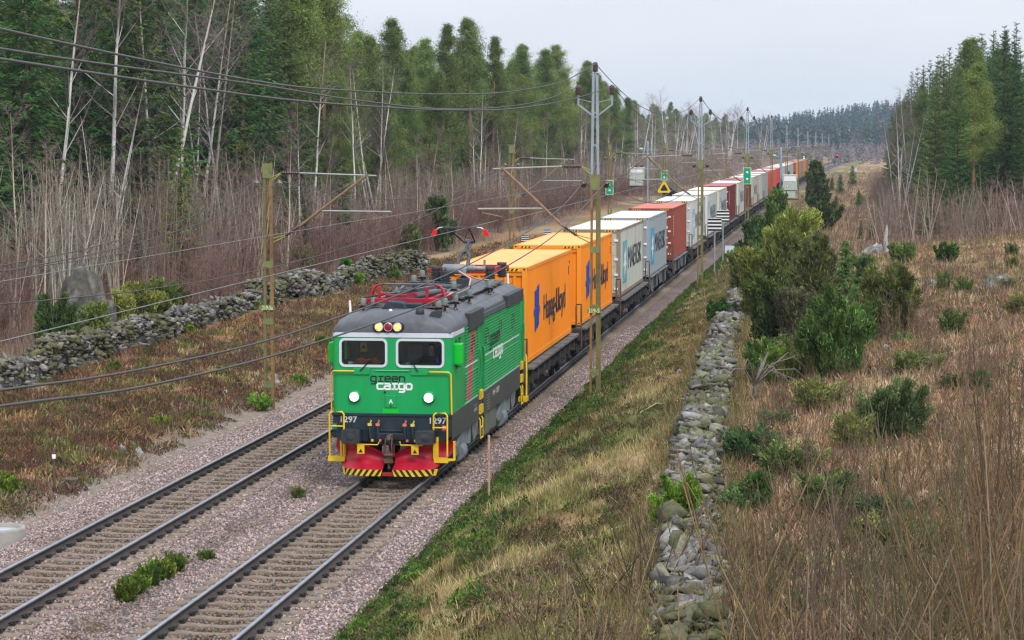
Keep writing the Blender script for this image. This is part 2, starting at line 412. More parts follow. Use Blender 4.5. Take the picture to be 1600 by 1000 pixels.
C = np.stack([xc(y) + lat, y, bz + .006], 1); n = len(C)
S = rng.uniform(.020, .043, (n, 1)) * rng.uniform(.7, 1.25, (n, 3))
cc = ballast_col(lat, y) * rng.uniform(.45, 1.55, (n, 1)); tint = rng.random(n)
cc = np.where((tint < .12)[:, None], cc * np.array((1.15, 1.12, 1.05)), cc); cc = np.where((tint > .82)[:, None], np.array((.20, .19, .19)) * rng.uniform(.7, 1.3, (n, 1)), cc)
V, Fq, Cv = scatter_stones(C, S, cc, rng, SMALL)
m_stone = col_mat("broken_stone", rough=.9, spec=.2, objvar=0)
o = me_obj("loose_ballast", np_mesh("loose_ballast", V, Fq, m_stone, Cv)); o["kind"] = "stuff"; tag(o, "loose pink and grey stones covering the track bed", "ballast stones")

# ------------------------------------------------------------------ tracks
m_head = mat("worn_rail_steel", (.36, .38, .42), rough=.38, metal=.75, var=.2, scale=3)
m_rail = mat("rusty_rail_steel", (.055, .046, .042), rough=.8, var=.3, scale=4, dirt=(.10, .065, .045), dirt_amt=.6)
m_foot = mat("dusty_rail_foot", (.16, .14, .125), rough=.85, var=.25, scale=6)
m_conc = mat("weathered_sleeper_concrete", (.20, .155, .115), rough=.9, var=.25, scale=9, bump=.3, dirt=(.13, .10, .075), dirt_amt=.7, dirt_scale=5)
m_clip = mat("black_spring_steel", (.022, .021, .022), rough=.55, var=.3)
RP = [(-.075, -.172, 2), (-.075, -.160, 2), (-.012, -.135, 1), (-.012, -.045, 1), (-.036, -.036, 1), (-.036, -.006, 0), (-.028, 0, 0), (.028, 0, 0), (.036, -.006, 1), (.036, -.036, 1), (.012, -.045, 1), (.012, -.135, 1), (.075, -.160, 2), (.075, -.172, 2)]
def rail_obj(lat, parent, origin):
    yv = np.concatenate([np.arange(13, 140, 1.5), np.geomspace(140, 1250, 50)]); n = len(RP)
    V = np.array([[xc(q) + lat + p[0] - origin[0], q - origin[1], p[1]] for q in yv for p in RP])
    Fq = np.array([[i * n + j, i * n + (j + 1) % n, (i + 1) * n + (j + 1) % n, (i + 1) * n + j] for i in range(len(yv) - 1) for j in range(n)])
    mi = np.array([(0, 2, 1, 1, 1, 0, 0, 0, 0, 1, 1, 1, 2, 2)[j] for i in range(len(yv) - 1) for j in range(n)]); mi[mi == 0] = 0
    me = np_mesh("rail", V, Fq, [m_head, m_rail, m_foot], mi=mi)
    bm = bmesh.new(); bm.from_mesh(me); bmesh.ops.recalc_face_normals(bm, faces=bm.faces); bm.to_mesh(me); bm.free()
    return me_obj("rail", me, parent)
def sleeper_mesh():
    b = MB(); sec = []
    for x, w, t in ((-1.25, .13, -.185), (-.95, .125, -.178), (-.45, .10, -.178), (-.25, .085, -.20), (.25, .085, -.20), (.45, .10, -.178), (.95, .125, -.178), (1.25, .13, -.185)):
        sec.append([(x, -w - .03, -.36), (x, -w, t - .02), (x, -w + .02, t), (x, w - .02, t), (x, w, t - .02), (x, w + .03, -.36)])
    b.loft(sec, smooth=False, closed=True, caps=True); return b.mesh("sleeper", m_conc)
def clip_mesh():
    b = MB(); b.box(0, 0, -.155, .07, .10, .045); b.path([(-.05, -.06, -.13), (-.02, -.075, -.11), (.035, -.045, -.10), (.045, .03, -.10), (0, .075, -.11), (-.05, .045, -.12)], .014, 5)
    b.lathe([(.03, 0), (.03, .03), (.012, .045)], (.03, 0, -.15), 8); return b.mesh("rail_fastener", m_clip)
SLM, CLM = sleeper_mesh(), clip_mesh()
def make_track(lat, label):
    o0 = P(38.4, lat, 0); t = thing("railway_track", label, "railway track", o0)
    for s in (-.753, .753): rail_obj(lat + s, t, o0)
    def at(i): yy = 38.40 + .63 * i; p = P(yy, lat, 0) - o0; return p, -th(yy)
    for i in range(-6, 94):
        p, rz = at(i); s = me_obj("sleeper", SLM, t); s.location = p; s.rotation_euler = (0, 0, rz)
        if i < 84:
            for x, sg in ((-.753 + .12, 1), (-.753 - .12, -1), (.753 + .12, 1), (.753 - .12, -1)):
                c = me_obj("rail_fastener", CLM, s); c.location = (x, 0, 0); c.rotation_euler = (0, 0, 0 if sg > 0 else math.pi)
    vv = np.array([q.co[:] for q in SLM.vertices]); b = MB(); Vs = []; Fs = []; fa = [list(q.vertices) for q in SLM.polygons]; k = 0
    for i in range(94, 560):
        p, rz = at(i); c, s_ = math.cos(rz), math.sin(rz)
        Vs += [(p.x + a[0] * c - a[1] * s_, p.y + a[0] * s_ + a[1] * c, a[2]) for a in vv]; Fs += [[q + k for q in f] for f in fa]; k += len(vv)
    me = bpy.data.meshes.new("sleeper_row"); me.from_pydata(Vs, [], Fs); me.materials.append(m_conc); r = me_obj("sleeper_row", me, t); r["kind"] = "stuff"
    return t
make_track(0.0, "right-hand railway track that the green train stands on, with concrete sleepers")
make_track(-SP, "empty left-hand railway track beside the train, with concrete sleepers")

# ================================================================== ground cover
def blades(name, y, lat, L, W, col, lean, label, cat, zoff=0.0, material=None, seed=1, curl=.35, zf=None):
    rng = np.random.default_rng(seed); n = len(y)
    z = (terr(lat, y) if zf is None else zf(lat, y)) + zoff
    B = np.stack([xc(y) + lat, y, z - .02], 1)
    az = rng.uniform(0, 2 * np.pi, n); ln = np.abs(rng.normal(0, lean, n))
    d = np.stack([np.cos(az) * np.sin(ln), np.sin(az) * np.sin(ln), np.cos(ln)], 1)
    a2 = rng.uniform(0, np.pi, n); s = np.stack([np.cos(a2), np.sin(a2), np.zeros(n)], 1)
    M = B + d * (L * .55)[:, None]; d2 = d + np.stack([np.cos(az), np.sin(az), -.3 * np.ones(n)], 1) * curl * rng.random(n)[:, None]
    Tp = M + d2 / np.linalg.norm(d2, axis=1)[:, None] * (L * .45)[:, None]
    w = (W * .5)[:, None]
    V = np.stack([B - s * w, B + s * w, M + s * w * .75, M - s * w * .75, Tp + s * w * .2, Tp - s * w * .2], 1).reshape(-1, 3)
    i = np.arange(n)[:, None] * 6; Fq = np.concatenate([i + np.array([0, 1, 2, 3]), i + np.array([3, 2, 4, 5])])
    o = me_obj(name, np_mesh(name, V, Fq, material or m_leaf, np.repeat(col, 6, 0)))
    o["kind"] = "stuff"; tag(o, label, cat); return o
m_leaf = col_mat("leaf_and_stalk", rough=.85, spec=.15, objvar=0, translucent=.15)
def tufts(rng, n, per, yr, latf, spread, power=1.0):
    """tuft centres spread log-evenly in depth, then blades round each"""
    y = yr[0] * np.exp(rng.random(n) * math.log(yr[1] / yr[0])); lo, hi = latf(y); lat = lo + rng.random(n) * (hi - lo)
    y = np.repeat(y, per); lat = np.repeat(lat, per); g = np.repeat(np.arange(n), per)
    return y + rng.normal(0, spread, len(y)), lat + rng.normal(0, spread, len(y)), g
def patchy(y, lat, s=1.0, seed=91):
    f = fbm((xc(y) + lat) * 1.1 * s, y * .8 * s, seed, 4); return (.45 + 1.15 * sstep(.28, .72, f))[:, None]
def cushions(name, y, lat, rad, hgt, per, leaf, cols, p, label, cat, seed, zf=None):
    """low leafy mounds: many small leaves spread over and inside each dome"""
    rng = np.random.default_rng(seed); m = len(y); g = np.repeat(np.arange(m), per); n = m * per
    u = rng.random(n) ** .5; az = rng.uniform(0, 2 * np.pi, n); zz = rng.random(n) ** .7
    r = rad[g] * u * (1 - .35 * zz); yy = y[g] + np.sin(az) * r; ll = lat[g] + np.cos(az) * r
    base = terr(ll, yy) if zf is None else zf(ll, yy)
    C = np.stack([xc(yy) + ll, yy, base + hgt[g] * zz * np.sqrt(np.maximum(0, 1.05 - u * u)) + .01], 1)
    U = rng.normal(size=(n, 3)); U[:, 2] = np.abs(U[:, 2]) + .5; U /= np.linalg.norm(U, axis=1)[:, None]; W = np.cross(U, rng.normal(size=(n, 3))); W /= np.linalg.norm(W, axis=1)[:, None]
    sc = leaf * rng.uniform(.6, 1.5, (n, 1)); cc = pick(rng, m, cols, p)[g] * rng.uniform(.6, 1.5, (m, 1))[g] * rng.uniform(.65, 1.4, (n, 1))
    V, Fq = frame_quads(C, U * sc, W * sc * .38); o = me_obj(name, np_mesh(name, V, Fq, m_leaf, np.repeat(cc, 4, 0))); o["kind"] = "stuff"; tag(o, label, cat); return o
def pick(rng, n, cols, p): return np.array(cols)[rng.choice(len(cols), n, p=np.array(p) / sum(p))]
rng = np.random.default_rng(21)
# right bank: tussocks of pale and olive grass
y, lat, g = tufts(rng, 8500, 12, (25, 150), lambda y: (np.full_like(y, 2.9), np.full_like(y, 7.6)), .10)
tc_ = pick(rng, 8500, [(.31, .235, .12), (.19, .175, .055), (.135, .15, .04), (.22, .13, .07), (.085, .115, .03), (.40, .32, .20)], [3, 5, 6, 3, 5, 1.5])[g]
gc = ground_col(lat, y); tc_ = (tc_ * .6 + gc * .5) * patchy(y, lat)
blades("bank_grass", y, lat, rng.uniform(.08, .30, len(y)) * (.5 + fbm((xc(y) + lat) * .9, y * .7, 12)), rng.uniform(.010, .024, len(y)), tc_ * rng.uniform(.6, 1.45, (len(y), 1)), .85, "tussocks of olive and straw-coloured grass on the bank between the track and the right stone wall", "grass", seed=3)
# green creeping shrubs along the edge of the ballast
def strip(n, yr, lo, hi, thr, seed):
    r_ = np.random.default_rng(seed); y = yr[0] * np.exp(r_.random(n) * math.log(yr[1] / yr[0])); l0, h0 = lo(y), hi(y); lat = l0 + r_.random(n) * (h0 - l0); k = fbm((xc(y) + lat) * .8, y * .5, 77, 3) + .16 * (lat < 2.6) > thr; return r_, y[k], lat[k]
r_, y, lat = strip(9000, (26, 190), lambda y: 1.75 + .5 * fbm(y * .35, y * 0, 9), lambda y: 2.5 + 3.2 * fbm(y * .22, y * 0, 4) ** 1.6, .46, 5)
cushions("crowberry_cover", y, lat, r_.uniform(.10, .26, len(y)), r_.uniform(.06, .26, len(y)), 62, .021, [(.055, .105, .02), (.085, .15, .026), (.035, .065, .018), (.14, .19, .035), (.16, .11, .06), (.10, .085, .045)], [5, 5, 3.5, 2, 1.5, 1.5], "patchy dark green creeping shrubs along the right edge of the ballast", "ground cover", 4)
r_, y, lat = strip(3400, (26, 150), lambda y: np.full_like(y, 3.0), lambda y: np.full_like(y, 7.3), .50, 6)
cushions("bank_heather_cover", y, lat, r_.uniform(.12, .34, len(y)), r_.uniform(.07, .24, len(y)), 56, .022, [(.12, .075, .05), (.085, .055, .04), (.06, .085, .025), (.10, .13, .03), (.16, .10, .06)], [3, 2, 3, 3, 2], "low heather and moss mounds on the grassy bank left of the right stone wall", "heather", 14)
r_, y, lat = strip(3600, (25, 140), lambda y: np.full_like(y, 8.0), lambda y: .095 * y + 12.5, .50, 7)
cushions("field_heather_cover", y, lat, r_.uniform(.15, .5, len(y)), r_.uniform(.08, .30, len(y)), 60, .025, [(.16, .11, .09), (.12, .085, .07), (.085, .115, .03), (.15, .17, .045), (.24, .13, .065)], [3, 2, 4, 3.5, 2], "low heather, moss and dwarf shrubs between the dry grass of the right field", "heather", 15)
r_, y, lat = strip(3400, (43, 170), lambda y: np.full_like(y, -14.9), lambda y: np.full_like(y, -7.8), .50, 8)
cushions("bank_shrub_cover", y, lat, r_.uniform(.15, .45, len(y)), r_.uniform(.08, .30, len(y)), 52, .028, [(.14, .065, .045), (.10, .05, .04), (.07, .085, .03), (.12, .14, .035), (.20, .11, .055)], [4, 3, 2.5, 2, 3], "low reddish heather and green moss mounds on the bank left of the tracks", "heather", 16)
# right field: dry grass, bracken and heather
hi_f = lambda y: .095 * y + 12.5
y, lat, g = tufts(rng, 9500, 11, (24, 142), lambda y: (np.full_like(y, 8.1), hi_f(y)), .14)
tc_ = pick(rng, 9500, [(.40, .30, .185), (.32, .195, .11), (.23, .15, .095), (.46, .37, .25), (.15, .155, .05), (.10, .12, .035)], [4, 2.2, 3, 5, 3.5, 2])[g]; tc_ = (tc_ * .7 + ground_col(lat, y) * .35) * (.35 + .65 * patchy(y, lat, .8, 93))
blades("field_grass", y, lat, rng.uniform(.12, .42, len(y)), rng.uniform(.012, .026, len(y)), tc_ * rng.uniform(.6, 1.4, (len(y), 1)), .85, "dry straw-coloured grass covering the field right of the stone wall", "grass", seed=5)
y, lat, g = tufts(rng, 3800, 14, (24, 140), lambda y: (np.full_like(y, 8.1), hi_f(y)), .2)
tc_ = pick(rng, 3800, [(.33, .19, .10), (.25, .135, .075), (.42, .28, .17), (.18, .11, .075)], [3, 3, 3, 2])[g]
blades("field_bracken", y, lat, rng.uniform(.12, .34, len(y)), rng.uniform(.03, .07, len(y)), tc_ * rng.uniform(.65, 1.35, (len(y), 1)), 1.1, "rust-brown dead bracken lying over the field right of the stone wall", "bracken", seed=6, curl=.8)
y, lat, g = tufts(rng, 520, 20, (26, 145), lambda y: (np.full_like(y, 8.3), hi_f(y)), .22)
tc_ = pick(rng, 520, [(.13, .085, .07), (.17, .105, .08), (.10, .08, .06)], [1, 1, 1])[g]
blades("field_brushwood", y, lat, rng.uniform(.4, 1.05, len(y)), rng.uniform(.007, .013, len(y)), tc_ * rng.uniform(.7, 1.3, (len(y), 1)), .28, "thin leafless purple-brown twigs standing in the field right of the stone wall", "brushwood", seed=8, curl=.15)
# left bank
y, lat, g = tufts(rng, 7800, 12, (43, 190), lambda y: (np.full_like(y, -15.2), np.full_like(y, -7.9)), .15)
b_ = fbm((xc(y) + lat) * .45, y * .3, 51)
tc_ = pick(rng, 7800, [(.27, .14, .065), (.19, .09, .045), (.34, .225, .115), (.11, .06, .04), (.22, .185, .085), (.115, .13, .04)], [3.5, 3, 2.2, 3, 3, 4])[g]; tc_ = (tc_ * .65 + ground_col(lat, y) * .45) * (.2 + .8 * patchy(y, lat, .9, 95))
blades("bank_bracken", y, lat, rng.uniform(.10, .32, len(y)), rng.uniform(.025, .065, len(y)), tc_ * rng.uniform(.5, 1.5, (len(y), 1)), 1.1, "brown dead bracken and dry grass on the bank left of the tracks", "bracken", seed=9, curl=.7)
y, lat, g = tufts(rng, 900, 30, (45, 170), lambda y: (np.full_like(y, -14.6), np.full_like(y, -8.2)), .22)
tc_ = pick(rng, 900, [(.115, .055, .045), (.15, .075, .055), (.10, .065, .05)], [1, 1, 1])[g]
blades("bank_heather", y, lat, rng.uniform(.2, .45, len(y)), rng.uniform(.012, .022, len(y)), tc_ * rng.uniform(.7, 1.3, (len(y), 1)), .6, "dark reddish heather clumps on the bank left of the tracks", "heather", seed=10, curl=.3)
y, lat, g = tufts(rng, 480, 34, (44, 160), lambda y: (np.full_like(y, -14.6), np.full_like(y, -7.8)), .2)
tc_ = pick(rng, 480, [(.12, .18, .035), (.17, .23, .04), (.09, .13, .035)], [1, 1, 1])[g]
blades("bank_moss", y, lat, rng.uniform(.1, .28, len(y)), rng.uniform(.02, .045, len(y)), tc_ * rng.uniform(.7, 1.3, (len(y), 1)), .7, "small bright green cushions scattered over the bank left of the tracks", "ground cover", seed=11)
# wood floor left, and the open valley further off
y, lat, g = tufts(rng, 4200, 12, (70, 430), lambda y: (np.full_like(y, -30.0), np.full_like(y, -16.4)), .4)
tc_ = pick(rng, 4200, [(.20, .125, .09), (.26, .18, .11), (.15, .10, .08), (.21, .14, .11)], [1, 1, 1, 1])[g]
blades("wood_undergrowth", y, lat, rng.uniform(.3, 1.0, len(y)), rng.uniform(.012, .03, len(y)), tc_ * rng.uniform(.7, 1.3, (len(y), 1)), .35, "purplish brushwood under the bare saplings behind the left stone wall", "undergrowth", seed=12, curl=.2)
y, lat, g = tufts(rng, 6000, 12, (135, 620), lambda y: (np.full_like(y, 4.2), np.minimum(20 + .07 * y, 70)), .5)
tc_ = pick(rng, 6000, [(.30, .20, .12), (.22, .14, .10), (.15, .10, .085), (.36, .27, .17), (.14, .13, .06)], [3, 3, 4, 2, 1])[g]
blades("valley_scrub", y, lat, rng.uniform(.3, .9, len(y)), rng.uniform(.03, .07, len(y)), tc_ * rng.uniform(.7, 1.3, (len(y), 1)), .55, "brown scrub and dry grass on the open strip beyond the low crest on the right", "scrub", seed=13)
# ================================================================== locomotive
m_green = mat("green_paint", (.002, .335, .085), rough=.36, var=.10, scale=1.2, dirt=(.035, .15, .06), dirt_amt=.42, dirt_scale=1.6, stretch=(1, 1, .3), spec=.5)
m_bright = mat("bright_green_paint", (.0, .52, .03), rough=.4, var=.05)
m_dgreen = mat("dark_green_recess", (.004, .10, .022), rough=.5, var=.1)
m_lstripe = mat("pale_grey_paint", (.60, .61, .68), rough=.45, var=.06)
m_roof = mat("dark_grey_roof_paint", (.085, .094, .105), rough=.5, var=.22, scale=2.5, dirt=(.17, .168, .165), dirt_amt=.6, dirt_scale=1.6, bump=.1)
m_box = mat("black_roof_box_paint", (.030, .034, .038), rough=.6, var=.2, scale=5, dirt=(.07, .065, .06), dirt_amt=.4)
m_navy = mat("dark_navy_paint", (.013, .026, .036), rough=.5, var=.25, scale=4, dirt=(.05, .055, .055), dirt_amt=.45, dirt_scale=3)
m_skirt = mat("sooty_grey_paint", (.048, .052, .045), rough=.75, var=.2, scale=3, dirt=(.075, .065, .048), dirt_amt=.6, dirt_scale=2.5)
m_black = mat("black_rubber", (.012, .012, .013), rough=.6)
m_under = mat("brake_dust_black", (.020, .018, .017), rough=.9, var=.3, scale=5, dirt=(.06, .04, .03), dirt_amt=.5)
m_bogie = mat("grey_bogie_paint", (.17, .195, .205), rough=.7, var=.2, scale=4, dirt=(.05, .045, .04), dirt_amt=.7, dirt_scale=3)
m_ubox = mat("grey_green_case_paint", (.12, .13, .105), rough=.75, var=.15, scale=3, dirt=(.05, .045, .035), dirt_amt=.6)
m_yellow = mat("yellow_paint", (.74, .49, .012), rough=.45, var=.12, scale=5, dirt=(.25, .17, .03), dirt_amt=.4, dirt_scale=6)
m_red = mat("red_paint", (.36, .003, .018), rough=.38, var=.12, scale=2, dirt=(.50, .09, .12), dirt_amt=.4, dirt_scale=1.4, stretch=(1, 1, 3))
m_dred = mat("dull_red_paint", (.36, .012, .018), rough=.55, var=.15, scale=4, dirt=(.08, .03, .03), dirt_amt=.6, dirt_scale=4)
m_white = mat("white_paint", (.78, .78, .78), rough=.5, var=.04)
m_ink = mat("black_paint", (.012, .013, .015), rough=.6)
m_steel = mat("grey_steel", (.22, .225, .235), rough=.5, metal=.3, var=.2)
m_lampw = mat("lit_white_lamp", (1.0, .93, .80), rough=.3, var=.01, emit=1.6)
m_lampo = mat("lit_amber_lamp", (1.0, .56, .18), rough=.25, var=.45, scale=22, emit=.55)
m_lampr = mat("red_lamp_lens", (.33, .004, .03), rough=.2, var=.1)
m_chrome = mat("bright_rim_metal", (.62, .62, .62), rough=.3, metal=.7)
m_ins = mat("brown_glazed_porcelain", (.055, .026, .020), rough=.3, var=.2, spec=.6)
m_insg = mat("grey_green_porcelain", (.13, .17, .15), rough=.4, var=.15)
m_copper = mat("worn_copper_bar", (.55, .37, .34), rough=.5, metal=.3, var=.15)
m_bronze = mat("rusty_brown_steel", (.10, .055, .035), rough=.85, var=.35, scale=8)
m_cab = mat("dark_cab_lining", (.075, .085, .08), rough=.8)
m_pant = mat("dark_pantograph_steel", (.085, .088, .095), rough=.5, metal=.3, var=.2)
m_pink = (.60, .055, .12)

def glass_mat(name, tint, gloss):
    m = bpy.data.materials.new(name); m.use_nodes = True; nt = m.node_tree; nt.nodes.clear()
    out = nt.nodes.new("ShaderNodeOutputMaterial"); tr = nt.nodes.new("ShaderNodeBsdfTransparent"); tr.inputs["Color"].default_value = (*tint, 1)
    gl = nt.nodes.new("ShaderNodeBsdfGlossy"); gl.inputs["Roughness"].default_value = .03; gl.inputs["Color"].default_value = (.9, .95, 1, 1)
    fr = nt.nodes.new("ShaderNodeFresnel"); fr.inputs["IOR"].default_value = 1.5
    mp = nt.nodes.new("ShaderNodeMath"); mp.operation = 'ADD'; mp.inputs[1].default_value = gloss
    mx = nt.nodes.new("ShaderNodeMixShader"); nt.links.new(fr.outputs["Fac"], mp.inputs[0]); nt.links.new(mp.outputs[0], mx.inputs["Fac"])
    nt.links.new(tr.outputs[0], mx.inputs[1]); nt.links.new(gl.outputs[0], mx.inputs[2]); nt.links.new(mx.outputs[0], out.inputs["Surface"]); return m
m_glass = glass_mat("windscreen_glass", (.86, .92, .90), .0)

# ribbed side paint: green with one slanting pink band
m_rib = m_green.copy(); m_rib.name = "ribbed_side_paint"; nt = m_rib.node_tree
tcn = nt.nodes.new("ShaderNodeTexCoord"); sx = nt.nodes.new("ShaderNodeSeparateXYZ"); nt.links.new(tcn.outputs["Object"], sx.inputs[0])
def mnode(op, a, b):
    n = nt.nodes.new("ShaderNodeMath"); n.operation = op
    for i, q in enumerate((a, b)):
        if isinstance(q, (int, float)): n.inputs[i].default_value = q
        else: nt.links.new(q, n.inputs[i])
    return n.outputs[0]
sl = mnode('SUBTRACT', sx.outputs["Y"], mnode('MULTIPLY', mnode('SUBTRACT', sx.outputs["Z"], 1.6), .47))
inb = mnode('MULTIPLY', mnode('GREATER_THAN', sl, 2.26), mnode('LESS_THAN', sl, 2.90))
pbn = nt.nodes["Principled BSDF"]; src = pbn.inputs["Base Color"].links[0].from_socket
mxp = nt.nodes.new("ShaderNodeMixRGB"); mxp.inputs["Color2"].default_value = (*m_pink, 1); nt.links.new(inb, mxp.inputs["Fac"]); nt.links.new(src, mxp.inputs["Color1"]); nt.links.new(mxp.outputs[0], pbn.inputs["Base Color"])

YO = 55.7
TH = math.atan(TYAW + TK * 62)
_N = Vector((math.cos(TH), -math.sin(TH), 0)); _T = Vector((math.sin(TH), math.cos(TH), 0))
LOC0 = Vector((xc(YO), YO, 0)) - _N * .05
loco = thing("electric_locomotive", "green electric locomotive with a red snow plough at the head of the container train", "locomotive", LOC0, -TH)
LB = 13.35
def rrect(x0, x1, z0, z1, r, n=5):
    pts = []
    for cx, cz, a0 in ((x1 - r, z1 - r, 0), (x0 + r, z1 - r, 90), (x0 + r, z0 + r, 180), (x1 - r, z0 + r, 270)):
        pts += [(cx + r * math.cos(R(a0 + 90 * i / n)), cz + r * math.sin(R(a0 + 90 * i / n))) for i in range(n + 1)]
    return pts
# --- body shell
b = MB()
for y0, y1 in ((0, .06), (LB - .06, LB)):
    b.bb(-1.30, 1.30, y0, y1, 1.552, 2.70); b.bb(-1.30, 1.30, y0, y1, 3.255, 3.40); b.bb(-.16, .16, y0, y1, 2.70, 3.255)
    b.bb(-1.30, -1.19, y0, y1, 2.70, 3.255); b.bb(1.19, 1.30, y0, y1, 2.70, 3.255)
for sx_ in (-1, 1):
    for yc_, a0 in ((.12, -90), (LB - .12, 0)):
        ring = []
        for k in range(7):
            a = R(a0 + 15 * k); ring.append((math.cos(a), math.sin(a)))
        pts = [(sx_ * (1.30 + .12 * c), yc_ + .12 * s) for c, s in ring]
        b.loft([[(p[0], p[1], 1.552) for p in pts], [(p[0], p[1], 3.40) for p in pts]])
    b.bb(sx_ * 1.36, sx_ * 1.42, .12, .55, 1.552, 3.40); b.bb(sx_ * 1.36, sx_ * 1.42, .55, 1.45, 1.552, 2.62); b.bb(sx_ * 1.36, sx_ * 1.42, .55, 1.45, 3.26, 3.40); b.bb(sx_ * 1.36, sx_ * 1.42, 1.45, 2.02, 1.552, 3.40)
    b.bb(sx_ * 1.36, sx_ * 1.40, 2.02, 12.9, 1.552, 3.44); b.bb(sx_ * 1.36, sx_ * 1.42, 12.95, LB - .12, 1.552, 3.40)
    b.bb(sx_ * 1.40, sx_ * 1.43, 4.12, 4.29, 1.60, 3.44); b.bb(sx_ * 1.40, sx_ * 1.43, 5.07, 5.22, 1.60, 3.44); b.bb(sx_ * 1.40, sx_ * 1.43, 12.10, 12.24, 1.60, 3.40)
b.build("body", m_green, loco)
b = MB()
b.bb(-1.34, 1.34, 1.72, 1.78, 1.55, 3.42); b.bb(-1.34, 1.34, .07, 1.72, 1.60, 1.64); b.bb(-1.34, 1.34, .07, 1.72, 3.41, 3.44)
b.bb(-1.32, 1.32, .10, .62, 2.48, 2.62); b.bb(-1.32, 1.32, .10, .55, 1.7, 2.48)
b.bb(.28, 1.05, .16, .55, 2.62, 2.70); b.bb(-1.34, -1.30, .1, 1.7, 1.6, 2.7)
b.build("cab_interior", m_cab, loco)
b = MB(); b.prism(rrect(.20, .56, 2.62, 3.08, .07), (0, .98, 0), (1, 0, 0), (0, 0, 1), (0, .1, 0)); b.build("seat_headrest", mat("grey_seat_cloth", (.14, .145, .14), rough=.9), loco, .02)
b = MB(); b.bb(-.92, -.76, .86, .875, 2.92, 3.14); wp = b.build("warning_placard", mat("amber_placard", (.62, .36, .01), rough=.5), loco)
b = MB(); b.prism([(0, .02), (.10, .02), (.05, .11)], (-.89, .858, 2.98), (1, 0, 0), (0, 0, 1), (0, .004, 0)); b.build("triangle_mark", m_ink, wp)
# --- ribbed side panels
def ribs(y0, y1, z0, z1, sx_):
    b = MB(); n = int(round((z1 - z0) / .076)); h = (z1 - z0) / n; prof = []
    for i in range(n): prof += [(1.402, z0 + i * h), (1.402, z0 + i * h + h * .38), (1.438, z0 + i * h + h * .5), (1.438, z0 + i * h + h * .8)]
    prof.append((1.402, z1)); b.loft([[(sx_ * p[0], y0, p[1]) for p in prof], [(sx_ * p[0], y1, p[1]) for p in prof]], smooth=False); return b
for sx_ in (-1, 1):
    for y0, y1 in ((2.02, 4.12), (5.22, 12.10)):
        for z0, z1 in ((1.60, 2.30), (2.46, 3.42)): ribs(y0, y1, z0, z1, sx_).build("ribbed_panel", m_rib, loco)
        b = MB(); b.bb(sx_ * 1.402, sx_ * 1.418, y0, y1, 2.30, 2.445); b.build("smooth_panel", m_rib, loco)
        b = MB(); b.bb(sx_ * 1.402, sx_ * 1.430, y0 + .05, y1 - .05, 2.447, 2.478); b.build("white_line", m_white, loco)
        b = MB(); b.bb(sx_ * 1.40, sx_ * 1.432, y0, y1, 1.556, 1.60); b.build("sill_strip", mat("pale_green_edge", (.25, .52, .33), rough=.5), loco)
    for yp in (3.33, 5.76, 8.27, 10.72):
        b = MB(); b.lathe([(.235, 0), (.235, .012), (.20, .018), (.20, .006), (0, .006)], (sx_ * 1.42, yp, 2.935), 20, (sx_, 0, 0)); b.build("porthole", mat("brown_tinted_glass", (.05, .035, .028), rough=.15), loco)
    for y0, y1 in ((4.29, 5.07), (12.24, 12.95)):
        b = MB(); b.bb(sx_ * 1.30, sx_ * 1.31, y0, y1, 1.56, 3.40, 0); b.bb(sx_ * 1.36, sx_ * 1.405, y0, y1, 1.55, 1.62, 0)
        d = b.build("cab_door", m_dgreen, loco)
        for yy in (y0 + .06, y1 - .06):
            q = MB(); q.path([(sx_ * 1.40, yy, 1.72), (sx_ * 1.46, yy, 1.78), (sx_ * 1.46, yy, 2.7), (sx_ * 1.40, yy, 2.76)], .018, 6); q.build("handrail", m_green, d)
        q = MB(); q.bb(sx_ * 1.30, sx_ * 1.43, y0 - .0, y0 + .10, 1.57, 3.3); q.build("door_jamb", m_green, d)
        for zz in (1.42, 1.05):
            q = MB(); q.bb(sx_ * 1.38, sx_ * 1.45, y0 + .15, y1 - .15, zz, zz + .22); q.build("step_plate", m_yellow, loco)
        q = MB()
        for yy in (y0 + .18, y1 - .18): q.path([(sx_ * 1.40, yy, .95), (sx_ * 1.43, yy, .9), (sx_ * 1.43, yy, .42)], .022, 6)
        q.tube((sx_ * 1.43, y0 + .18, .43), (sx_ * 1.43, y1 - .18, .43), .022, 6); q.tube((sx_ * 1.43, y0 + .18, .70), (sx_ * 1.43, y1 - .18, .70), .022, 6); q.build("step_ladder", m_yellow, loco)
    b = MB(); b.prism(rrect(.58, 1.42, 2.64, 3.24, .08), (sx_ * 1.40, 0, 0), (0, 1, 0), (0, 0, 1), (sx_ * .012, 0, 0)); b.build("cab_side_window", glass_mat("side_window_glass", (.25, .28, .27), .12), loco)
    b = MB(); b.bb(sx_ * 1.40, sx_ * 1.60, .40, .70, 2.68, 3.18); mr_ = b.build("rear_view_mirror", m_bright, loco, .03)
    q = MB()
    for zz in (2.62, 3.24): q.tube((sx_ * 1.40, .62, zz), (sx_ * 1.56, .55, zz), .016, 6)
    q.tube((sx_ * 1.46, .60, 2.56), (sx_ * 1.46, .60, 3.28), .018, 6); q.build("mirror_bracket", m_green, mr_)
    b = MB(); b.bb(sx_ * 1.395, sx_ * 1.43, .10, 4.26, .94, 1.552); b.bb(sx_ * 1.395, sx_ * 1.43, 5.10, 12.2, .94, 1.552); b.bb(sx_ * 1.36, sx_ * 1.395, 4.26, 5.10, .94, 1.552); b.bb(sx_ * 1.395, sx_ * 1.43, 12.95, LB - .1, .94, 1.552); b.build("side_skirt", m_skirt, loco, .01)
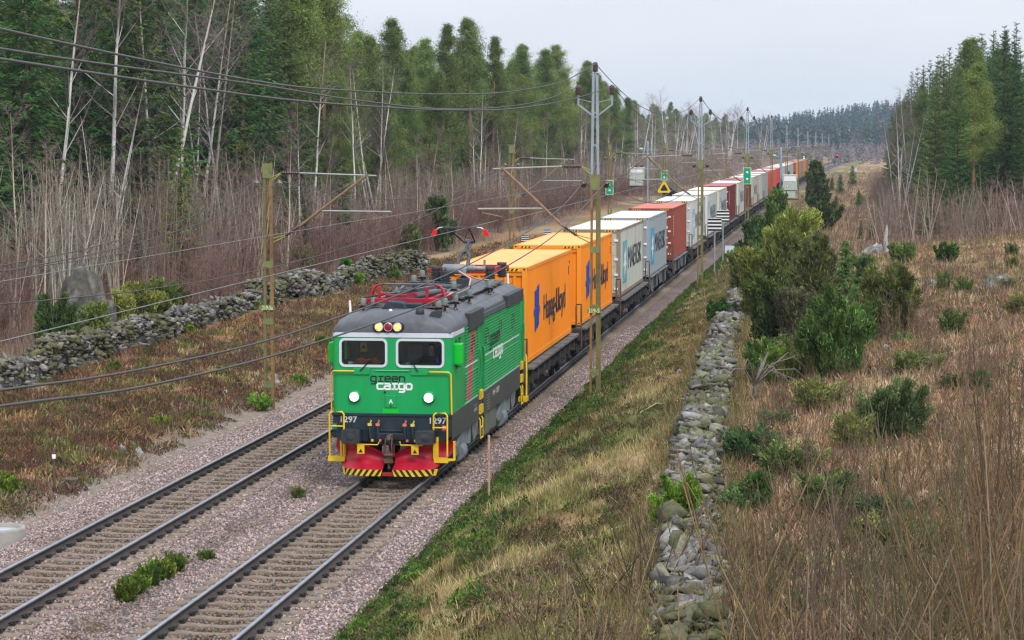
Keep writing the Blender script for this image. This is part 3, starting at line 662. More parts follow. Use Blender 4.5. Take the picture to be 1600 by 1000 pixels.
# --- windscreens
for x0, x1 in ((-1.25, -.10), (.10, 1.25)):
    b = MB(); o_ = rrect(x0, x1, 2.635, 3.318, .13); i_ = rrect(x0 + .055, x1 - .055, 2.69, 3.263, .085)
    yf = -.025
    ro = [(p[0], yf, p[1]) for p in o_]; ri = [(p[0], yf, p[1]) for p in i_]; rb = [(p[0], .03, p[1]) for p in i_]; rob = [(p[0], .0, p[1]) for p in o_]
    b.loft([[*rob, rob[0]], [*ro, ro[0]], [*ri, ri[0]], [*rb, rb[0]]], smooth=False)
    w_ = b.build("windscreen", m_lstripe, loco)
    q = MB(); q.prism(i_, (0, .012, 0), (1, 0, 0), (0, 0, 1), (0, .006, 0)); q.build("glass_pane", m_glass, w_)
for xb, tip in ((-.72, (-.30, 3.02)), (.66, (.27, 3.04))):
    b = MB(); b.bb(xb - .2, xb + .2, -.035, .0, 2.46, 2.615); bx = b.build("wiper_box", m_green, loco, .01)
    q = MB(); q.tube((xb - .03, -.06, 2.55), (xb * .6 + tip[0] * .4, -.055, 2.75), .014, 5); q.tube((xb * .6 + tip[0] * .4, -.055, 2.75), (tip[0], -.045, tip[1]), .007, 4); q.build("wiper_arm", m_black, bx)
b = MB(); b.tube((-.38, -.03, 2.565), (.42, -.03, 2.565), .012, 6); b.build("front_rail", mat("light_green_rail", (.12, .50, .22), rough=.4), loco)
# --- pale band, hood and roof
b = MB(); pts = [(-1.43, 1.9)] + [(-1.30 - .13 * math.cos(R(a)), .12 - .13 * math.sin(R(a)) - .0) for a in (0, 30, 60, 90)] + [(1.30 + .13 * math.sin(R(a)), .12 - .13 * math.cos(R(a))) for a in (0, 30, 60, 90)] + [(1.43, 1.9)]
pts = [(p[0], p[1] - .01) for p in pts]
b.loft([[(p[0] * .97, p[1] + .03, 3.338) for p in pts], [(p[0], p[1], 3.345) for p in pts], [(p[0], p[1], 3.447) for p in pts], [(p[0] * .97, p[1] + .03, 3.452) for p in pts]], smooth=False); b.build("cab_band", m_lstripe, loco)
prof = [(1.425, 0), (1.42, .12), (1.33, .29), (1.10, .42), (.65, .505), (0, .54)]
prof = [(-x, z) for x, z in prof] + [(x, z) for x, z in prof[-2::-1]]
rings = []
for y, f, w in ((-.005, .0, .985), (.0, .42, .985), (.05, .62, .985), (.16, .80, .985), (.36, .92, .99), (.75, .985, 1), (1.5, 1, 1), (4, 1, 1), (9, 1, 1), (12, 1, 1), (12.7, .97, 1), (13.05, .88, .99), (13.25, .7, .985), (13.34, .4, .98), (13.36, 0, .98)):
    rings.append([(x * w, y, 3.443 + z * f) for x, z in prof])
b = MB(); b.loft(rings); b.build("roof", m_roof, loco)
for sx_ in (-1, 1):
    for y0, y1, z0 in ((2.55, 4.87, 3.29), (9.3, 12.6, 3.40)):
        b = MB(); b.bb(sx_ * 1.12, sx_ * 1.475, y0, y1, z0, 3.74); b.build("air_intake_box", m_box, loco, .02)
    b = MB(); b.prism([(1.43, 3.42), (1.45, 3.44), (1.40, 3.62), (1.22, 3.80), (1.15, 3.72), (1.38, 3.5)], (0, 4.87, 0), (sx_, 0, 0), (0, 0, 1), (0, 4.43, 0)); b.build("roof_cant_panel", m_box, loco)
# --- lamps
b = MB(); b.prism(rrect(-.44, .30, 3.475, 3.70, .10), (0, -.03, 0), (1, 0, 0), (0, 0, 1), (0, .12, 0)); lp_ = b.build("top_lamp_panel", m_black, loco, .01)
for xq, m_ in ((-.29, m_lampo), (-.07, m_lampr), (.15, m_lampo)):
    q = MB(); q.lathe([(.105, 0), (.105, .05), (.09, .06), (.09, .045)], (xq, -.03, 3.59), 20, (0, -1, 0)); r_ = q.build("lamp_rim", m_chrome, lp_)
    q = MB(); q.lathe([(.092, 0), (.092, .045), (.05, .055), (0, .058)], (xq, -.03, 3.59), 20, (0, -1, 0)); q.build("lamp_lens", m_, lp_)
for xq in (-.885, .885):
    b = MB(); b.lathe([(.16, -.02), (.145, .05), (.115, .085), (.10, .085)], (xq, 0, 1.94), 22, (0, -1, 0)); h_ = b.build("headlight", m_green, loco)
    q = MB(); q.lathe([(.112, .03), (.112, .084), (.07, .095), (0, .10)], (xq, 0, 1.94), 22, (0, -1, 0)); q.build("lamp_lens", m_lampw, h_)
# --- lettering
LET = {'g': [[(1, 1), (.2, 1), (0, .8), (0, .2), (.2, 0), (1, 0)], [(1, 1), (1, -.3), (.8, -.5), (.12, -.5)]], 'r': [[(.1, 0), (.95, 0)], [(.5, 0), (.5, .8), (.7, 1), (1, 1)], [(.2, 1), (.5, 1)]], 'e': [[(.95, 0), (.2, 0), (0, .2), (0, .8), (.2, 1), (.8, 1), (1, .8), (1, .5), (0, .5)]],
       'n': [[(0, 0), (0, 1)], [(0, .8), (.2, 1), (.8, 1), (1, .8), (1, 0)]], 'c': [[(1, 1), (.2, 1), (0, .8), (0, .2), (.2, 0), (1, 0)]], 'a': [[(.12, 1), (.8, 1), (1, .8), (1, 0), (.2, 0), (0, .15), (0, .4), (.2, .55), (1, .55)]], 'o': [[(.2, 0), (.8, 0), (1, .2), (1, .8), (.8, 1), (.2, 1), (0, .8), (0, .2), (.2, 0)]]}
def stroke_word(word, og, u, v, w, h, adv, t, name, m_, dz=.004):
    b = MB(); og, u, v = Vector(og), Vector(u), Vector(v); nrm = u.cross(v)
    for i, ch in enumerate(word):
        for ln in LET[ch]:
            for k, (p, q) in enumerate(zip(ln, ln[1:])):
                a = og + u * (i * adv + p[0] * w) + v * (p[1] * h); c = og + u * (i * adv + q[0] * w) + v * (q[1] * h); d = (c - a).normalized()
                b.beam(a - d * t * .42 + nrm * (.0004 * k), c + d * t * .42 + nrm * (.0004 * k), dz * 2, t, 0, up=d.cross(nrm))
    return b.build(name, m_, loco)
UX, UY, UZ = (1, 0, 0), (0, 1, 0), (0, 0, 1)
stroke_word("green", (-.50, -.003, 2.305), UX, UZ, .125, .118, .170, .030, "lettering", m_ink)
stroke_word("cargo", (-.345, -.003, 2.125), UX, UZ, .130, .128, .172, .042, "lettering", m_white)
stroke_word("green", (1.439, 6.15, 2.66), UY, UZ, .28, .22, .38, .05, "lettering", m_ink)
stroke_word("cargo", (1.439, 6.75, 2.27), UY, UZ, .28, .21, .38, .055, "lettering", m_white)
m_num = mat("dull_white_numerals", (.55, .56, .56), rough=.6)
for xq in (-1.255, .87): me_obj("running_number", text_mesh("1297", .205, m_num, (xq, -.049, 1.335), UX, UZ, xs=1.05, bold=.004), loco)
b = MB(); b.bb(-.155, .115, -.03, 0, 1.69, 1.985); h_ = b.build("socket_cover", m_green, loco, .012)
me_obj("letter", text_mesh("A", .14, m_white, (-.065, -.033, 1.79), UX, UZ, bold=.003), h_)
q = MB(); q.lathe([(.02, 0), (.02, .02)], (-.02, -.03, 1.735), 8, (0, -1, 0)); q.lathe([(.028, 0), (.028, .02)], (-.165, 0, 2.05), 8, (0, -1, 0)); q.build("lock_knob", m_black, h_)
b = MB(); b.bb(-.215, .165, -.004, 0, 1.556, 1.665); b.build("clean_paint_patch", m_bright, loco)
for xq, m_, s_ in ((-1.37, mat("green_sign_enamel", (.0, .22, .12), rough=.4), 1), (1.25, mat("red_sign_enamel", (.6, .01, .02), rough=.4), 1)):
    b = MB(); b.bb(xq - .05, xq + .06, -.052, -.045, 1.16, 1.30); b.build("small_sign", m_, loco)
b = MB(); b.bb(1.22, 1.29, -.056, -.0525, 1.26, 1.275); b.bb(1.225, 1.285, -.056, -.0525, 1.205, 1.22); b.bb(-1.39, -1.33, -.056, -.0525, 1.25, 1.265); b.build("sign_marks", m_white, loco)
me_obj("data_panel", text_mesh("Rc4  1297", .22, mat("cream_lettering", (.5, .46, .34), rough=.6), (1.431, 6.7, 1.28), UY, UZ, xs=1.4), loco)
b = MB(); [b.bb(1.431, 1.434, 5.65, 6.2, 1.02 + .075 * k, 1.035 + .075 * k) for k in range(6)]; b.bb(1.431, 1.434, 3.4, 3.95, 1.36, 1.375); b.bb(1.431, 1.434, 3.4, 3.95, 1.22, 1.30); b.build("data_lines", mat("grey_lettering", (.22, .22, .21), rough=.7), loco)
# --- buffer beam and what hangs on it
b = MB(); b.prism([(-1.40, 1.552), (-1.40, 1.02), (-1.22, .90), (-.36, .86), (-.28, .80), (.28, .80), (.36, .86), (1.22, .90), (1.40, 1.02), (1.40, 1.552)], (0, -.045, 0), UX, UZ, (0, .35, 0)); b.build("buffer_beam", m_navy, loco, .015)
b = MB(); b.bb(-1.42, 1.42, -.075, -.045, 1.49, 1.556); b.bb(-.27, .27, -.075, -.045, 1.13, 1.17); b.build("beam_trim", m_navy, loco, .008)
b = MB(); b.bb(-.36, .36, -.14, -.045, .93, 1.10); b.build("draw_gear_plate", m_navy, loco, .02)
b = MB(); b.bb(-.27, -.1, -.143, -.139, .96, 1.06); b.bb(.1, .27, -.143, -.139, .96, 1.06); b.build("slot", m_black, loco)
for xq in (-.875, .875):
    b = MB(); b.bb(xq - .2, xq + .2, -.42, -.045, .92, 1.20); b.prism([(-.2, 0), (.2, 0), (.28, .10), (-.12, .10)], (xq, -.40, 1.205), UX, (0, 1, 0), (0, 0, .012)); bf = b.build("buffer", m_navy, loco, .02)
    q = MB(); q.prism([(p[0] * (1 if p[1] > 0 else 1), p[1]) for p in rrect(-.215, .215, -.165, .165, .06)], (xq, -.62, 1.06), UX, UZ, (0, .05, 0)); q.lathe([(.12, 0), (.12, .2)], (xq, -.57, 1.06), 14, (0, 1, 0)); q.lathe([(.10, 0), (.085, .006), (0, .007)], (xq, -.62, 1.05), 18, (0, -1, 0)); q.build("buffer_plate", mat("greasy_black_steel", (.03, .034, .036), rough=.55, var=.4, scale=9), bf, .01)
b = MB(); b.path([(0, -.14, 1.03), (0, -.32, 1.03), (0, -.42, 1.0), (0, -.44, .93), (0, -.38, .89)], [.06, .055, .05, .04, .03], 8); b.bb(-.05, .05, -.42, -.2, .98, 1.08)
cp = b.build("coupling_hook", mat("rusty_coupling_iron", (.12, .085, .07), rough=.7, var=.35, scale=9, metal=.2), loco)
q = MB()
for xq in (-.075, .075): q.path([(xq, -.40, 1.02), (xq, -.47, .85), (xq * 1.1, -.44, .62)], .020, 6)
q.tube((-.1, -.44, .62), (.1, -.44, .62), .045, 8); q.tube((0, -.44, .62), (0, -.40, .30), .035, 8); q.bb(-.09, .09, -.5, -.38, .44, .54); q.build("screw_link", m_bronze, cp)
m_yh, m_rh = mat("yellow_tap", (.70, .58, .08), rough=.5), mat("pale_red_tap", (.72, .18, .16), rough=.5)
for xq, m_ in ((-.50, m_yh), (-.31, m_rh), (.33, m_rh), (.52, m_yh)):
    b = MB(); b.path([(xq, -.05, 1.42), (xq, -.10, 1.36), (xq, -.14, 1.30), (xq, -.15, 1.1), (xq + .02, -.16, .92), (xq + .06, -.13, .87)], .026, 7); hs = b.build("brake_hose", m_navy, loco)
    q = MB(); q.box(xq, -.15, 1.30, .09, .06, .06); q.beam((xq, -.17, 1.31), (xq + .05, -.19, 1.40), .02, .025); q.box(xq + .06, -.15, .93, .05, .06, .05); q.build("hose_tap", m_, hs)
# --- handrails, steps
b = MB(); b.path([(-.90, -.01, 2.525), (-.90, -.075, 2.545), (-1.20, -.075, 2.545), (-1.38, -.075, 2.545), (-1.43, -.06, 2.50), (-1.43, -.05, 1.55)], .021, 7); b.build("yellow_handrail", m_yellow, loco)
b = MB(); b.path([(.90, -.01, 2.525), (.90, -.075, 2.545), (1.20, -.075, 2.545), (1.36, -.075, 2.545), (1.41, -.06, 2.50), (1.43, -.05, 1.55)], .021, 7); b.build("yellow_handrail", m_yellow, loco)
for x0, x1 in ((-1.46, -1.118), (1.02, 1.34)):
    b = MB(); b.path([(x0, -.16, .52), (x0, -.16, 1.54), (x0 + .05, -.16, 1.595), (x1 - .05, -.16, 1.595), (x1, -.16, 1.54), (x1, -.16, .58)], .022, 7); b.tube((x0 - (.03 if x0 > 0 else 0), -.16, 1.25), (x1, -.16, 1.25), .019, 6); b.build("yellow_handrail", m_yellow, loco)
    s_ = 1 if x0 > 0 else -1; xa, xb_ = (x0, 1.50) if s_ > 0 else (-1.50, -1.10)
    b = MB(); b.prism([(0, .02), (.0, -.16), (xb_ - xa - (.14 if s_ > 0 else 0), -.16), (xb_ - xa, -.04), (xb_ - xa, .12), (.12, .16)], (xa, 0, .46), UX, UY, (0, 0, .035)); b.bb(xa, xb_ - (.14 if s_ > 0 else 0), -.175, -.16, .42, .55); st = b.build("yellow_step", m_yellow, loco, .006)
    q = MB()
    for xx in ([xa + .06, xa + .46] if s_ > 0 else [xa + .28, xa + .36]): q.bb(xx - .025, xx + .025, .0, .05, .49, .92)
    if s_ > 0: q.bb(1.03, 1.12, -.10, -.06, .52, 1.02)
    q.build("step_hanger", m_yellow, st)
for x0, x1, sg in ((-.78, -.26, 1), (.28, .80, -1)):
    b = MB(); b.path([(x0, -.42, .86), (x1, -.42, .86), (x1 + .03 * sg, -.42, .92)] if sg > 0 else [(x1, -.42, .86), (x0, -.42, .86), (x0 - .02, -.42, .95)], .018, 6); b.build("shunter_rail", m_yellow, loco)
    xm = (x0 + x1) / 2 - (.12 if sg > 0 else -.10)
    b = MB(); b.bb(xm - .085, xm + .085, -.55, -.52, .66, .86); tp = b.build("warning_plate", m_yellow, loco); q = MB(); q.prism([(0, 0), (.10, 0), (.05, .09)], (xm - .05, -.554, .69), UX, UZ, (0, .003, 0)); q.build("triangle_mark", m_ink, tp)
# --- snow plough
for sg in (-1, 1):
    b = MB(); nx, nz = 14, 9; grid = []
    for j in range(nz + 1):
        t = j / nz; row = []
        for i in range(nx + 1):
            u = i / nx
            xo = 1.06 + (1.45 - 1.06) * min(1, (t / .62)) ** .8 - max(0, t - .7) * .25
            x = .12 + (xo - .12) * u
            ztop = .62 + .27 * min(1, u / .45) ** .7 + .02 * u
            z = .30 + (ztop - .30) * t
            y = -.62 + .42 * math.sin(math.pi * min(1, t * .8)) * .9 + .85 * max(0, (x - .5) / 1.0) ** 2
            row.append((sg * x, y, z))
        grid.append(row)
    back = [[(p[0], p[1] + .03, p[2]) for p in r_] for r_ in grid]
    b.loft(grid); b.loft(back); b.loft([grid[-1], back[-1]]); b.loft([[r_[0] for r_ in grid], [r_[0] for r_ in back]]); b.loft([[r_[-1] for r_ in grid], [r_[-1] for r_ in back]])
    pl = b.build("snow_plough", m_red, loco)
    bY, bK = MB(), MB()
    k = 0; x = .06
    while x < 1.10:
        q_ = MB
        tgt = bY if k % 2 == 0 else bK
        p0 = [(x, .30), (min(x + .072, 1.14), .30), (min(x + .072 + .10, 1.10), .15), (min(x + .10, 1.04), .15)]
        if x < .12: p0[0] = (.12, .30)
        def yy(px): return -.63 + .85 * max(0, (px - .5) / 1.0) ** 2
        f_ = [(sg * a, yy(a), z) for a, z in p0]; tgt.add(f_ + [(p[0], p[1] + .02, p[2]) for p in f_], [(0, 1, 2, 3), (7, 6, 5, 4), (0, 1, 5, 4), (1, 2, 6, 5), (2, 3, 7, 6), (3, 0, 4, 7)])
        k += 1; x += .072
    bY.build("hazard_stripe", m_yellow, pl); bK.build("hazard_stripe", m_ink, pl)
b = MB(); b.bb(-.13, .13, -.58, -.50, .15, .23); b.bb(-.11, .11, -.46, -.42, .44, .50); b.bb(-.13, -.11, -.4, -.38, .6, .86); b.bb(.11, .13, -.4, -.38, .6, .86); b.build("plough_brace", m_dred, loco)
# --- running gear
for yb in (3.1, 10.3):
    b = MB()
    for sx_ in (-1, 1):
        b.prism([(-1.9, .78), (-1.9, .60), (-1.1, .52), (-.75, .34), (.75, .34), (1.1, .52), (1.9, .60), (1.9, .78), (.8, .95), (-.8, .95)], (sx_ * 1.02, yb, 0), UY, UZ, (sx_ * .12, 0, 0))
        b.prism([(-2.35, .55), (-1.0, 1.02), (-.55, 1.02), (-.75, .62), (-1.5, .42), (-2.1, .42)], (sx_ * 1.16, yb, 0), UY, UZ, (sx_ * .20, 0, 0))
        b.lathe([(.22, -.3), (.24, -.25), (.24, .2), (.2, .3)], (sx_ * 1.22, yb - 1.05, .42), 14, UY); b.lathe([(.13, 0), (.13, .5)], (sx_ * 1.22, yb + .3, .45), 10, UZ); b.lathe([(.13, 0), (.13, .5)], (sx_ * 1.22, yb - .3, .45), 10, UZ)
        b.prism([(.6, .95), (1.9, .95), (1.6, .5), (1.0, .4)], (sx_ * 1.16, yb, 0), UY, UZ, (sx_ * .16, 0, 0))
    bg = b.build("bogie", m_bogie, loco, .012)
    for dy in (-1.35, 1.35):
        q = MB()
        for sx_ in (-1, 1): q.lathe([(.10, -.07), (.60, -.07), (.66, -.07), (.66, .0), (.64, .06), (.58, .06), (.50, .02), (.2, .03), (.12, .07), (0, .07)], (sx_ * .76, yb + dy, .655), 28, (sx_, 0, 0))
        q.tube((-.7, yb + dy, .655), (.7, yb + dy, .655), .09, 10); q.build("wheelset", m_under, bg)
b = MB(); b.bb(-1.28, 1.28, .35, 13.0, .80, 1.30); b.bb(-1.2, 1.2, 5.4, 8.2, .35, .8); b.build("underframe", m_under, loco)
b = MB(); b.bb(-1.40, 1.40, 5.55, 6.35, .38, .93); b.bb(-1.40, 1.40, 6.40, 7.0, .42, .93); b.bb(-1.36, 1.36, 7.05, 7.9, .36, .9); b.build("battery_case", m_ubox, loco, .02)
b = MB(); b.path([(1.47, LB - .05, .45), (1.47, LB - .05, 1.7), (1.45, LB - .05, 1.76), (1.30, LB + .05, 1.76)], .03, 6); b.bb(1.25, 1.5, LB - .2, LB + .2, .42, .55); b.build("yellow_handrail", m_yellow, loco)
b = MB(); [b.lathe([(.12, 0), (.10, .3), (.2, .5), (.24, .55)], (x, LB, 1.06), 14, UY) for x in (-.875, .875)]; b.bb(-1.4, 1.4, LB - .3, LB, .83, 1.55); b.build("rear_buffer_beam", m_navy, loco)
# --- roof equipment
def insulator(x, y, z, h=.34, r=.11, parent=loco, stem=True):
    b = MB(); b.lathe([(.07, 0), (.07, .02), (.032, .05), (.032, .13)], (x, y, z), 10); b.lathe([(.03, .12), (r * 1.2, .13), (r * .6, .17), (r * 1.25, .18), (r * 1.25, .195), (r * .55, .20)], (x, y, z), 14)
    o = b.build("roof_insulator", m_ins, parent); q = MB(); q.lathe([(r * .62, .20), (r * .62, h), (r * .4, h + .02), (0, h + .02)], (x, y, z), 12); q.build("insulator_cap", m_insg, o)
for x, y in ((-.86, .95), (-.70, 1.35), (1.02, .55), (1.06, 1.25), (1.12, 2.5), (1.14, 4.6), (1.12, 8.2), (1.10, 8.9), (-.9, 5.4)): insulator(x, y, 3.84)
b = MB(); b.path([(1.06, 1.25, 4.2), (1.08, 2.2, 4.26), (1.12, 2.5, 4.22), (1.15, 3.4, 4.24), (1.16, 4.4, 4.25), (1.05, 5.4, 4.42), (.55, 6.6, 4.55)], .022, 6); b.path([(.55, 6.8, 4.5), (.9, 7.6, 4.28), (1.12, 8.2, 4.22)], .020, 6); b.build("roof_conductor", m_copper, loco)
b = MB(); b.prism([(0, 0), (.62, 0), (.55, .16), (.16, .20)], (-.40, .75, 3.95), UX, UZ, (0, .7, 0)); b.bb(.1, .55, .95, 1.75, 3.95, 4.08); b.build("roof_vent", m_navy, loco, .03)
b = MB(); b.lathe([(.02, -.12), (.07, -.10), (.105, -.03), (.105, .03), (.07, .10), (.02, .12)], (.62, .32, 3.92), 12); b.bb(.52, .70, .25, .42, 3.80, 3.92); b.prism([(0, 0), (.32, 0), (.32, .2), (.12, .17)], (.80, .22, 3.78), UX, UZ, (0, .28, 0)); b.build("horn", m_box, loco, .02)
for x, y in ((-1.10, .62), (1.02, 12.75)):
    b = MB(); b.tube((x, y, 3.74), (x - .02, y, 4.16), .035, 8, r2=.025); b.build("aerial", m_white, loco)
b = MB(); b.lathe([(.05, 0), (.05, .05), (.03, .09), (0, .1)], (-.10, .42, 3.88), 10); b.build("roof_lamp", m_white, loco)
b = MB(); [b.path([(x, y, 3.86), (x + .05, y, 3.95), (x + .09, y, 3.86)], .012, 5) for x, y in ((.93, .7), (.96, 1.6), (1.0, 3.3), (1.03, 6.0))]; b.bb(-.9, .9, 1.15, 3.9, 3.965, 3.99); b.bb(-1.0, 1.0, 4.5, 12.0, 3.965, 4.0); b.bb(-.6, .9, 4.2, 6.2, 3.99, 4.10); b.build("roof_plate", m_roof, loco)
for x, y, w, l, h_ in ((-.35, 5.0, .5, .6, .22), (.25, 6.9, .55, .9, .18), (-.55, 7.4, .45, .7, .26), (.45, 8.1, .35, .4, .30), (-.1, 4.45, .9, .25, .16)):
    b = MB(); b.bb(x - w / 2, x + w / 2, y - l / 2, y + l / 2, 3.96, 3.98 + h_); b.build("roof_case", m_box, loco, .025)
for pts in (((-.86, .95, 4.2), (-.7, 1.35, 4.22), (-.75, 3.0, 4.15), (-.9, 5.4, 4.2), (-.6, 8.0, 4.25)), ((-.3, 5.0, 4.2), (.1, 6.0, 4.3), (.3, 6.9, 4.2)), ((.62, 3.5, 4.15), (.5, 4.4, 4.1), (.1, 4.5, 4.14))):
    b = MB(); b.path(pts, .018, 6); b.build("roof_cable", m_black, loco)
for x, y in ((-.55, 7.4), (.45, 8.1), (-.35, 5.0), (.6, 5.5)): insulator(x, y, 4.16 if y != 5.5 else 3.97)
# folded pantograph, front
b = MB()
for y in (1.35, 3.5): b.bb(-.93, .92, y - .05, y + .05, 4.06, 4.17)
for x in (-.62, .62): b.bb(x - .045, x + .045, 1.4, 3.45, 4.07, 4.16)
for x in (-.58, .58): b.bb(x - .035, x + .035, 1.5, 1.57, 4.16, 4.44)
b.bb(-.38, .12, 1.30, 1.36, 4.22, 4.27)
pg = b.build("folded_pantograph", m_red, loco, .008)
q = MB(); q.bb(-.55, .62, 2.05, 2.35, 4.44, 4.475); q.path([(-.55, 2.2, 4.46), (-.70, 2.2, 4.45), (-.80, 2.2, 4.40)], .02, 6); q.path([(.62, 2.2, 4.46), (.74, 2.2, 4.45), (.84, 2.2, 4.38)], .02, 6)
q.beam((-.35, 1.35, 4.25), (.45, 3.3, 4.33), .12, .08); q.beam((-.1, 1.4, 4.28), (-.3, 3.3, 4.36), .07, .06); q.tube((.3, 1.6, 4.2), (.75, 3.2, 4.26), .06, 8); q.build("pantograph_arm", m_pant, pg)
for sg in (-1, 1):
    q = MB(); q.path([(sg * .66, 2.2, 4.45), (sg * .78, 2.2, 4.42), (sg * .86, 2.2, 4.33), (sg * .90, 2.2, 4.18)], [.03, .035, .04, .05], 6); q.build("red_horn", m_red, pg)
for x, y in ((-.8, 1.35), (.8, 1.35), (-.8, 3.5), (.8, 3.5)):
    q = MB(); q.lathe([(.05, 0), (.08, .02), (.05, .045), (.08, .06), (.05, .08)], (x, y, 3.98), 10); q.build("support_insulator", m_ins, pg)
# raised pantograph, rear
b = MB()
for y in (9.0, 11.4): b.bb(-.95, .95, y - .06, y + .06, 4.20, 4.32)
for x in (-.7, .7): b.bb(x - .05, x + .05, 9.0, 11.4, 4.21, 4.31)
pg = b.build("raised_pantograph", m_dred, loco, .008)
for x, y in ((-.75, 9.0), (-.42, 8.6), (.75, 9.0), (-.75, 11.4), (.75, 11.4)):
    q = MB(); q.lathe([(.09, 0)] + [pt for k in range(4) for pt in ((.16, .03 + k * .075), (.10, .07 + k * .075))] + [(.14, .33), (.14, .42), (0, .42)], (x, y, 3.97), 14); q.build("support_insulator", m_box, pg)
q = MB(); q.lathe([(.09, -.50), (.14, -.45), (.14, .1), (.11, .2)], (-.02, 8.6, 4.34), 14, (1, 0, 0)); q.lathe([(.08, .2), (.11, .22), (.07, .26), (.11, .3), (.07, .34), (.11, .38), (.07, .42), (.07, .7)], (-.02, 8.6, 4.36), 12, (1, 0, 0)); q.tube((.66, 8.6, 4.36), (.66, 8.6, 4.60), .035, 6); q.build("circuit_breaker", m_steel, pg)
q = MB(); q.path([(-.17, 9.0, 4.30), (-.17, 9.35, 4.62), (-.13, 9.5, 4.74), (-.03, 9.56, 4.79), (.07, 9.5, 4.74), (.11, 9.35, 4.62), (.11, 9.0, 4.30)], .055, 8); q.path([(-.03, 9.55, 4.77), (.0, 10.1, 5.03)], .055, 8); q.tube((.05, 9.3, 4.7), (.09, 10.05, 4.98), .018, 6); q.tube((-.17, 10.1, 5.04), (.17, 10.1, 5.04), .055, 8); q.build("pantograph_arm", m_pant, pg)
q = MB(); q.tube((-.17, 10.1, 5.04), (-.50, 9.4, 5.44), .022, 6); q.tube((.17, 10.1, 5.04), (.10, 9.4, 5.44), .022, 6); q.tube((-.14, 10.1, 5.06), (.10, 9.4, 5.43), .008, 4); q.tube((.14, 10.1, 5.06), (-.46, 9.4, 5.43), .008, 4); q.build("upper_frame", m_black, pg)
q = MB()
for y in (9.25, 9.55): q.bb(-.62, .33, y - .03, y + .03, 5.44, 5.475)
q.bb(-.4, -.12, 9.23, 9.57, 5.42, 5.438); hd = q.build("collector_head", mat("carbon_grey", (.06, .065, .07), rough=.6), pg)
for sg, xe in ((-1, -.62), (1, .33)):
    q = MB(); q.path([(xe, 9.4, 5.46), (xe + sg * .12, 9.4, 5.445), (xe + sg * .22, 9.4, 5.38)], .022, 6); q.build("head_horn", m_chrome, hd)
    q = MB(); q.prism([(.17, .0), (.26, -.02), (.36, -.20), (.20, -.21), (.19, -.12)], (xe, 9.38, 5.43), (sg, 0, 0), UZ, (0, .05, 0)); q.build("red_horn_tip", mat("signal_red", (.68, .008, .012), rough=.4), hd)
pg.location = (.06, 1.5, .07)
# --- things in the cab
def loc(x, y, z): return LOC0 + _N * x + _T * y + Vector((0, 0, z))
b = MB(); b.loft([[( -.42 + .62 * i / 6 - .15 * k / 3, .05 * math.sin(i * 1.7 + k) + .22 * k / 3, .16 * (1 - (k / 3)) * (1 if i < 5 else .7) + .03 * math.sin(i * 2.1) + .01) for i in range(7)] for k in range(4)]); j_ = b.build("jacket", mat("orange_work_cloth", (.75, .09, .015), rough=.8)); tag(j_, "orange hi-vis jacket lying on the desk behind the locomotive's left windscreen", "jacket"); j_.location = loc(-.45, .24, 2.63); j_.rotation_euler = (0, 0, -TH)
sd = j_.modifiers.new("cloth", 'SOLIDIFY'); sd.thickness = .02
b = MB(); b.lathe([(.0, 0), (.055, 0), (.06, .13), (.052, .13), (.048, .02), (0, .02)], (0, 0, 0), 14); b.path([(.058, 0, .11), (.10, 0, .10), (.10, 0, .05), (.058, 0, .03)], .01, 5); o = tag(b.build("mug", m_white), "white mug on the desk in the left corner of the locomotive's left windscreen", "mug"); o.location = loc(-1.02, .18, 2.622)
b = MB(); b.lathe([(0, 0), (.04, 0), (.04, .2), (.02, .24), (.02, .27), (0, .27)], (0, 0, 0), 14); o = tag(b.build("water_bottle", mat("blue_plastic", (.01, .05, .45), rough=.35)), "blue water bottle on the desk in the right corner of the locomotive's right windscreen", "bottle"); o.location = loc(1.06, .16, 2.622)
b = MB(); b.lathe([(0, 0), (.05, 0), (.055, .12), (0, .12)], (0, 0, 0), 12); o = tag(b.build("paper_cup", mat("pale_green_plastic", (.4, .5, .45), rough=.5)), "pale cup on the desk in the left part of the locomotive's right windscreen", "cup"); o.location = loc(.36, .17, 2.622)
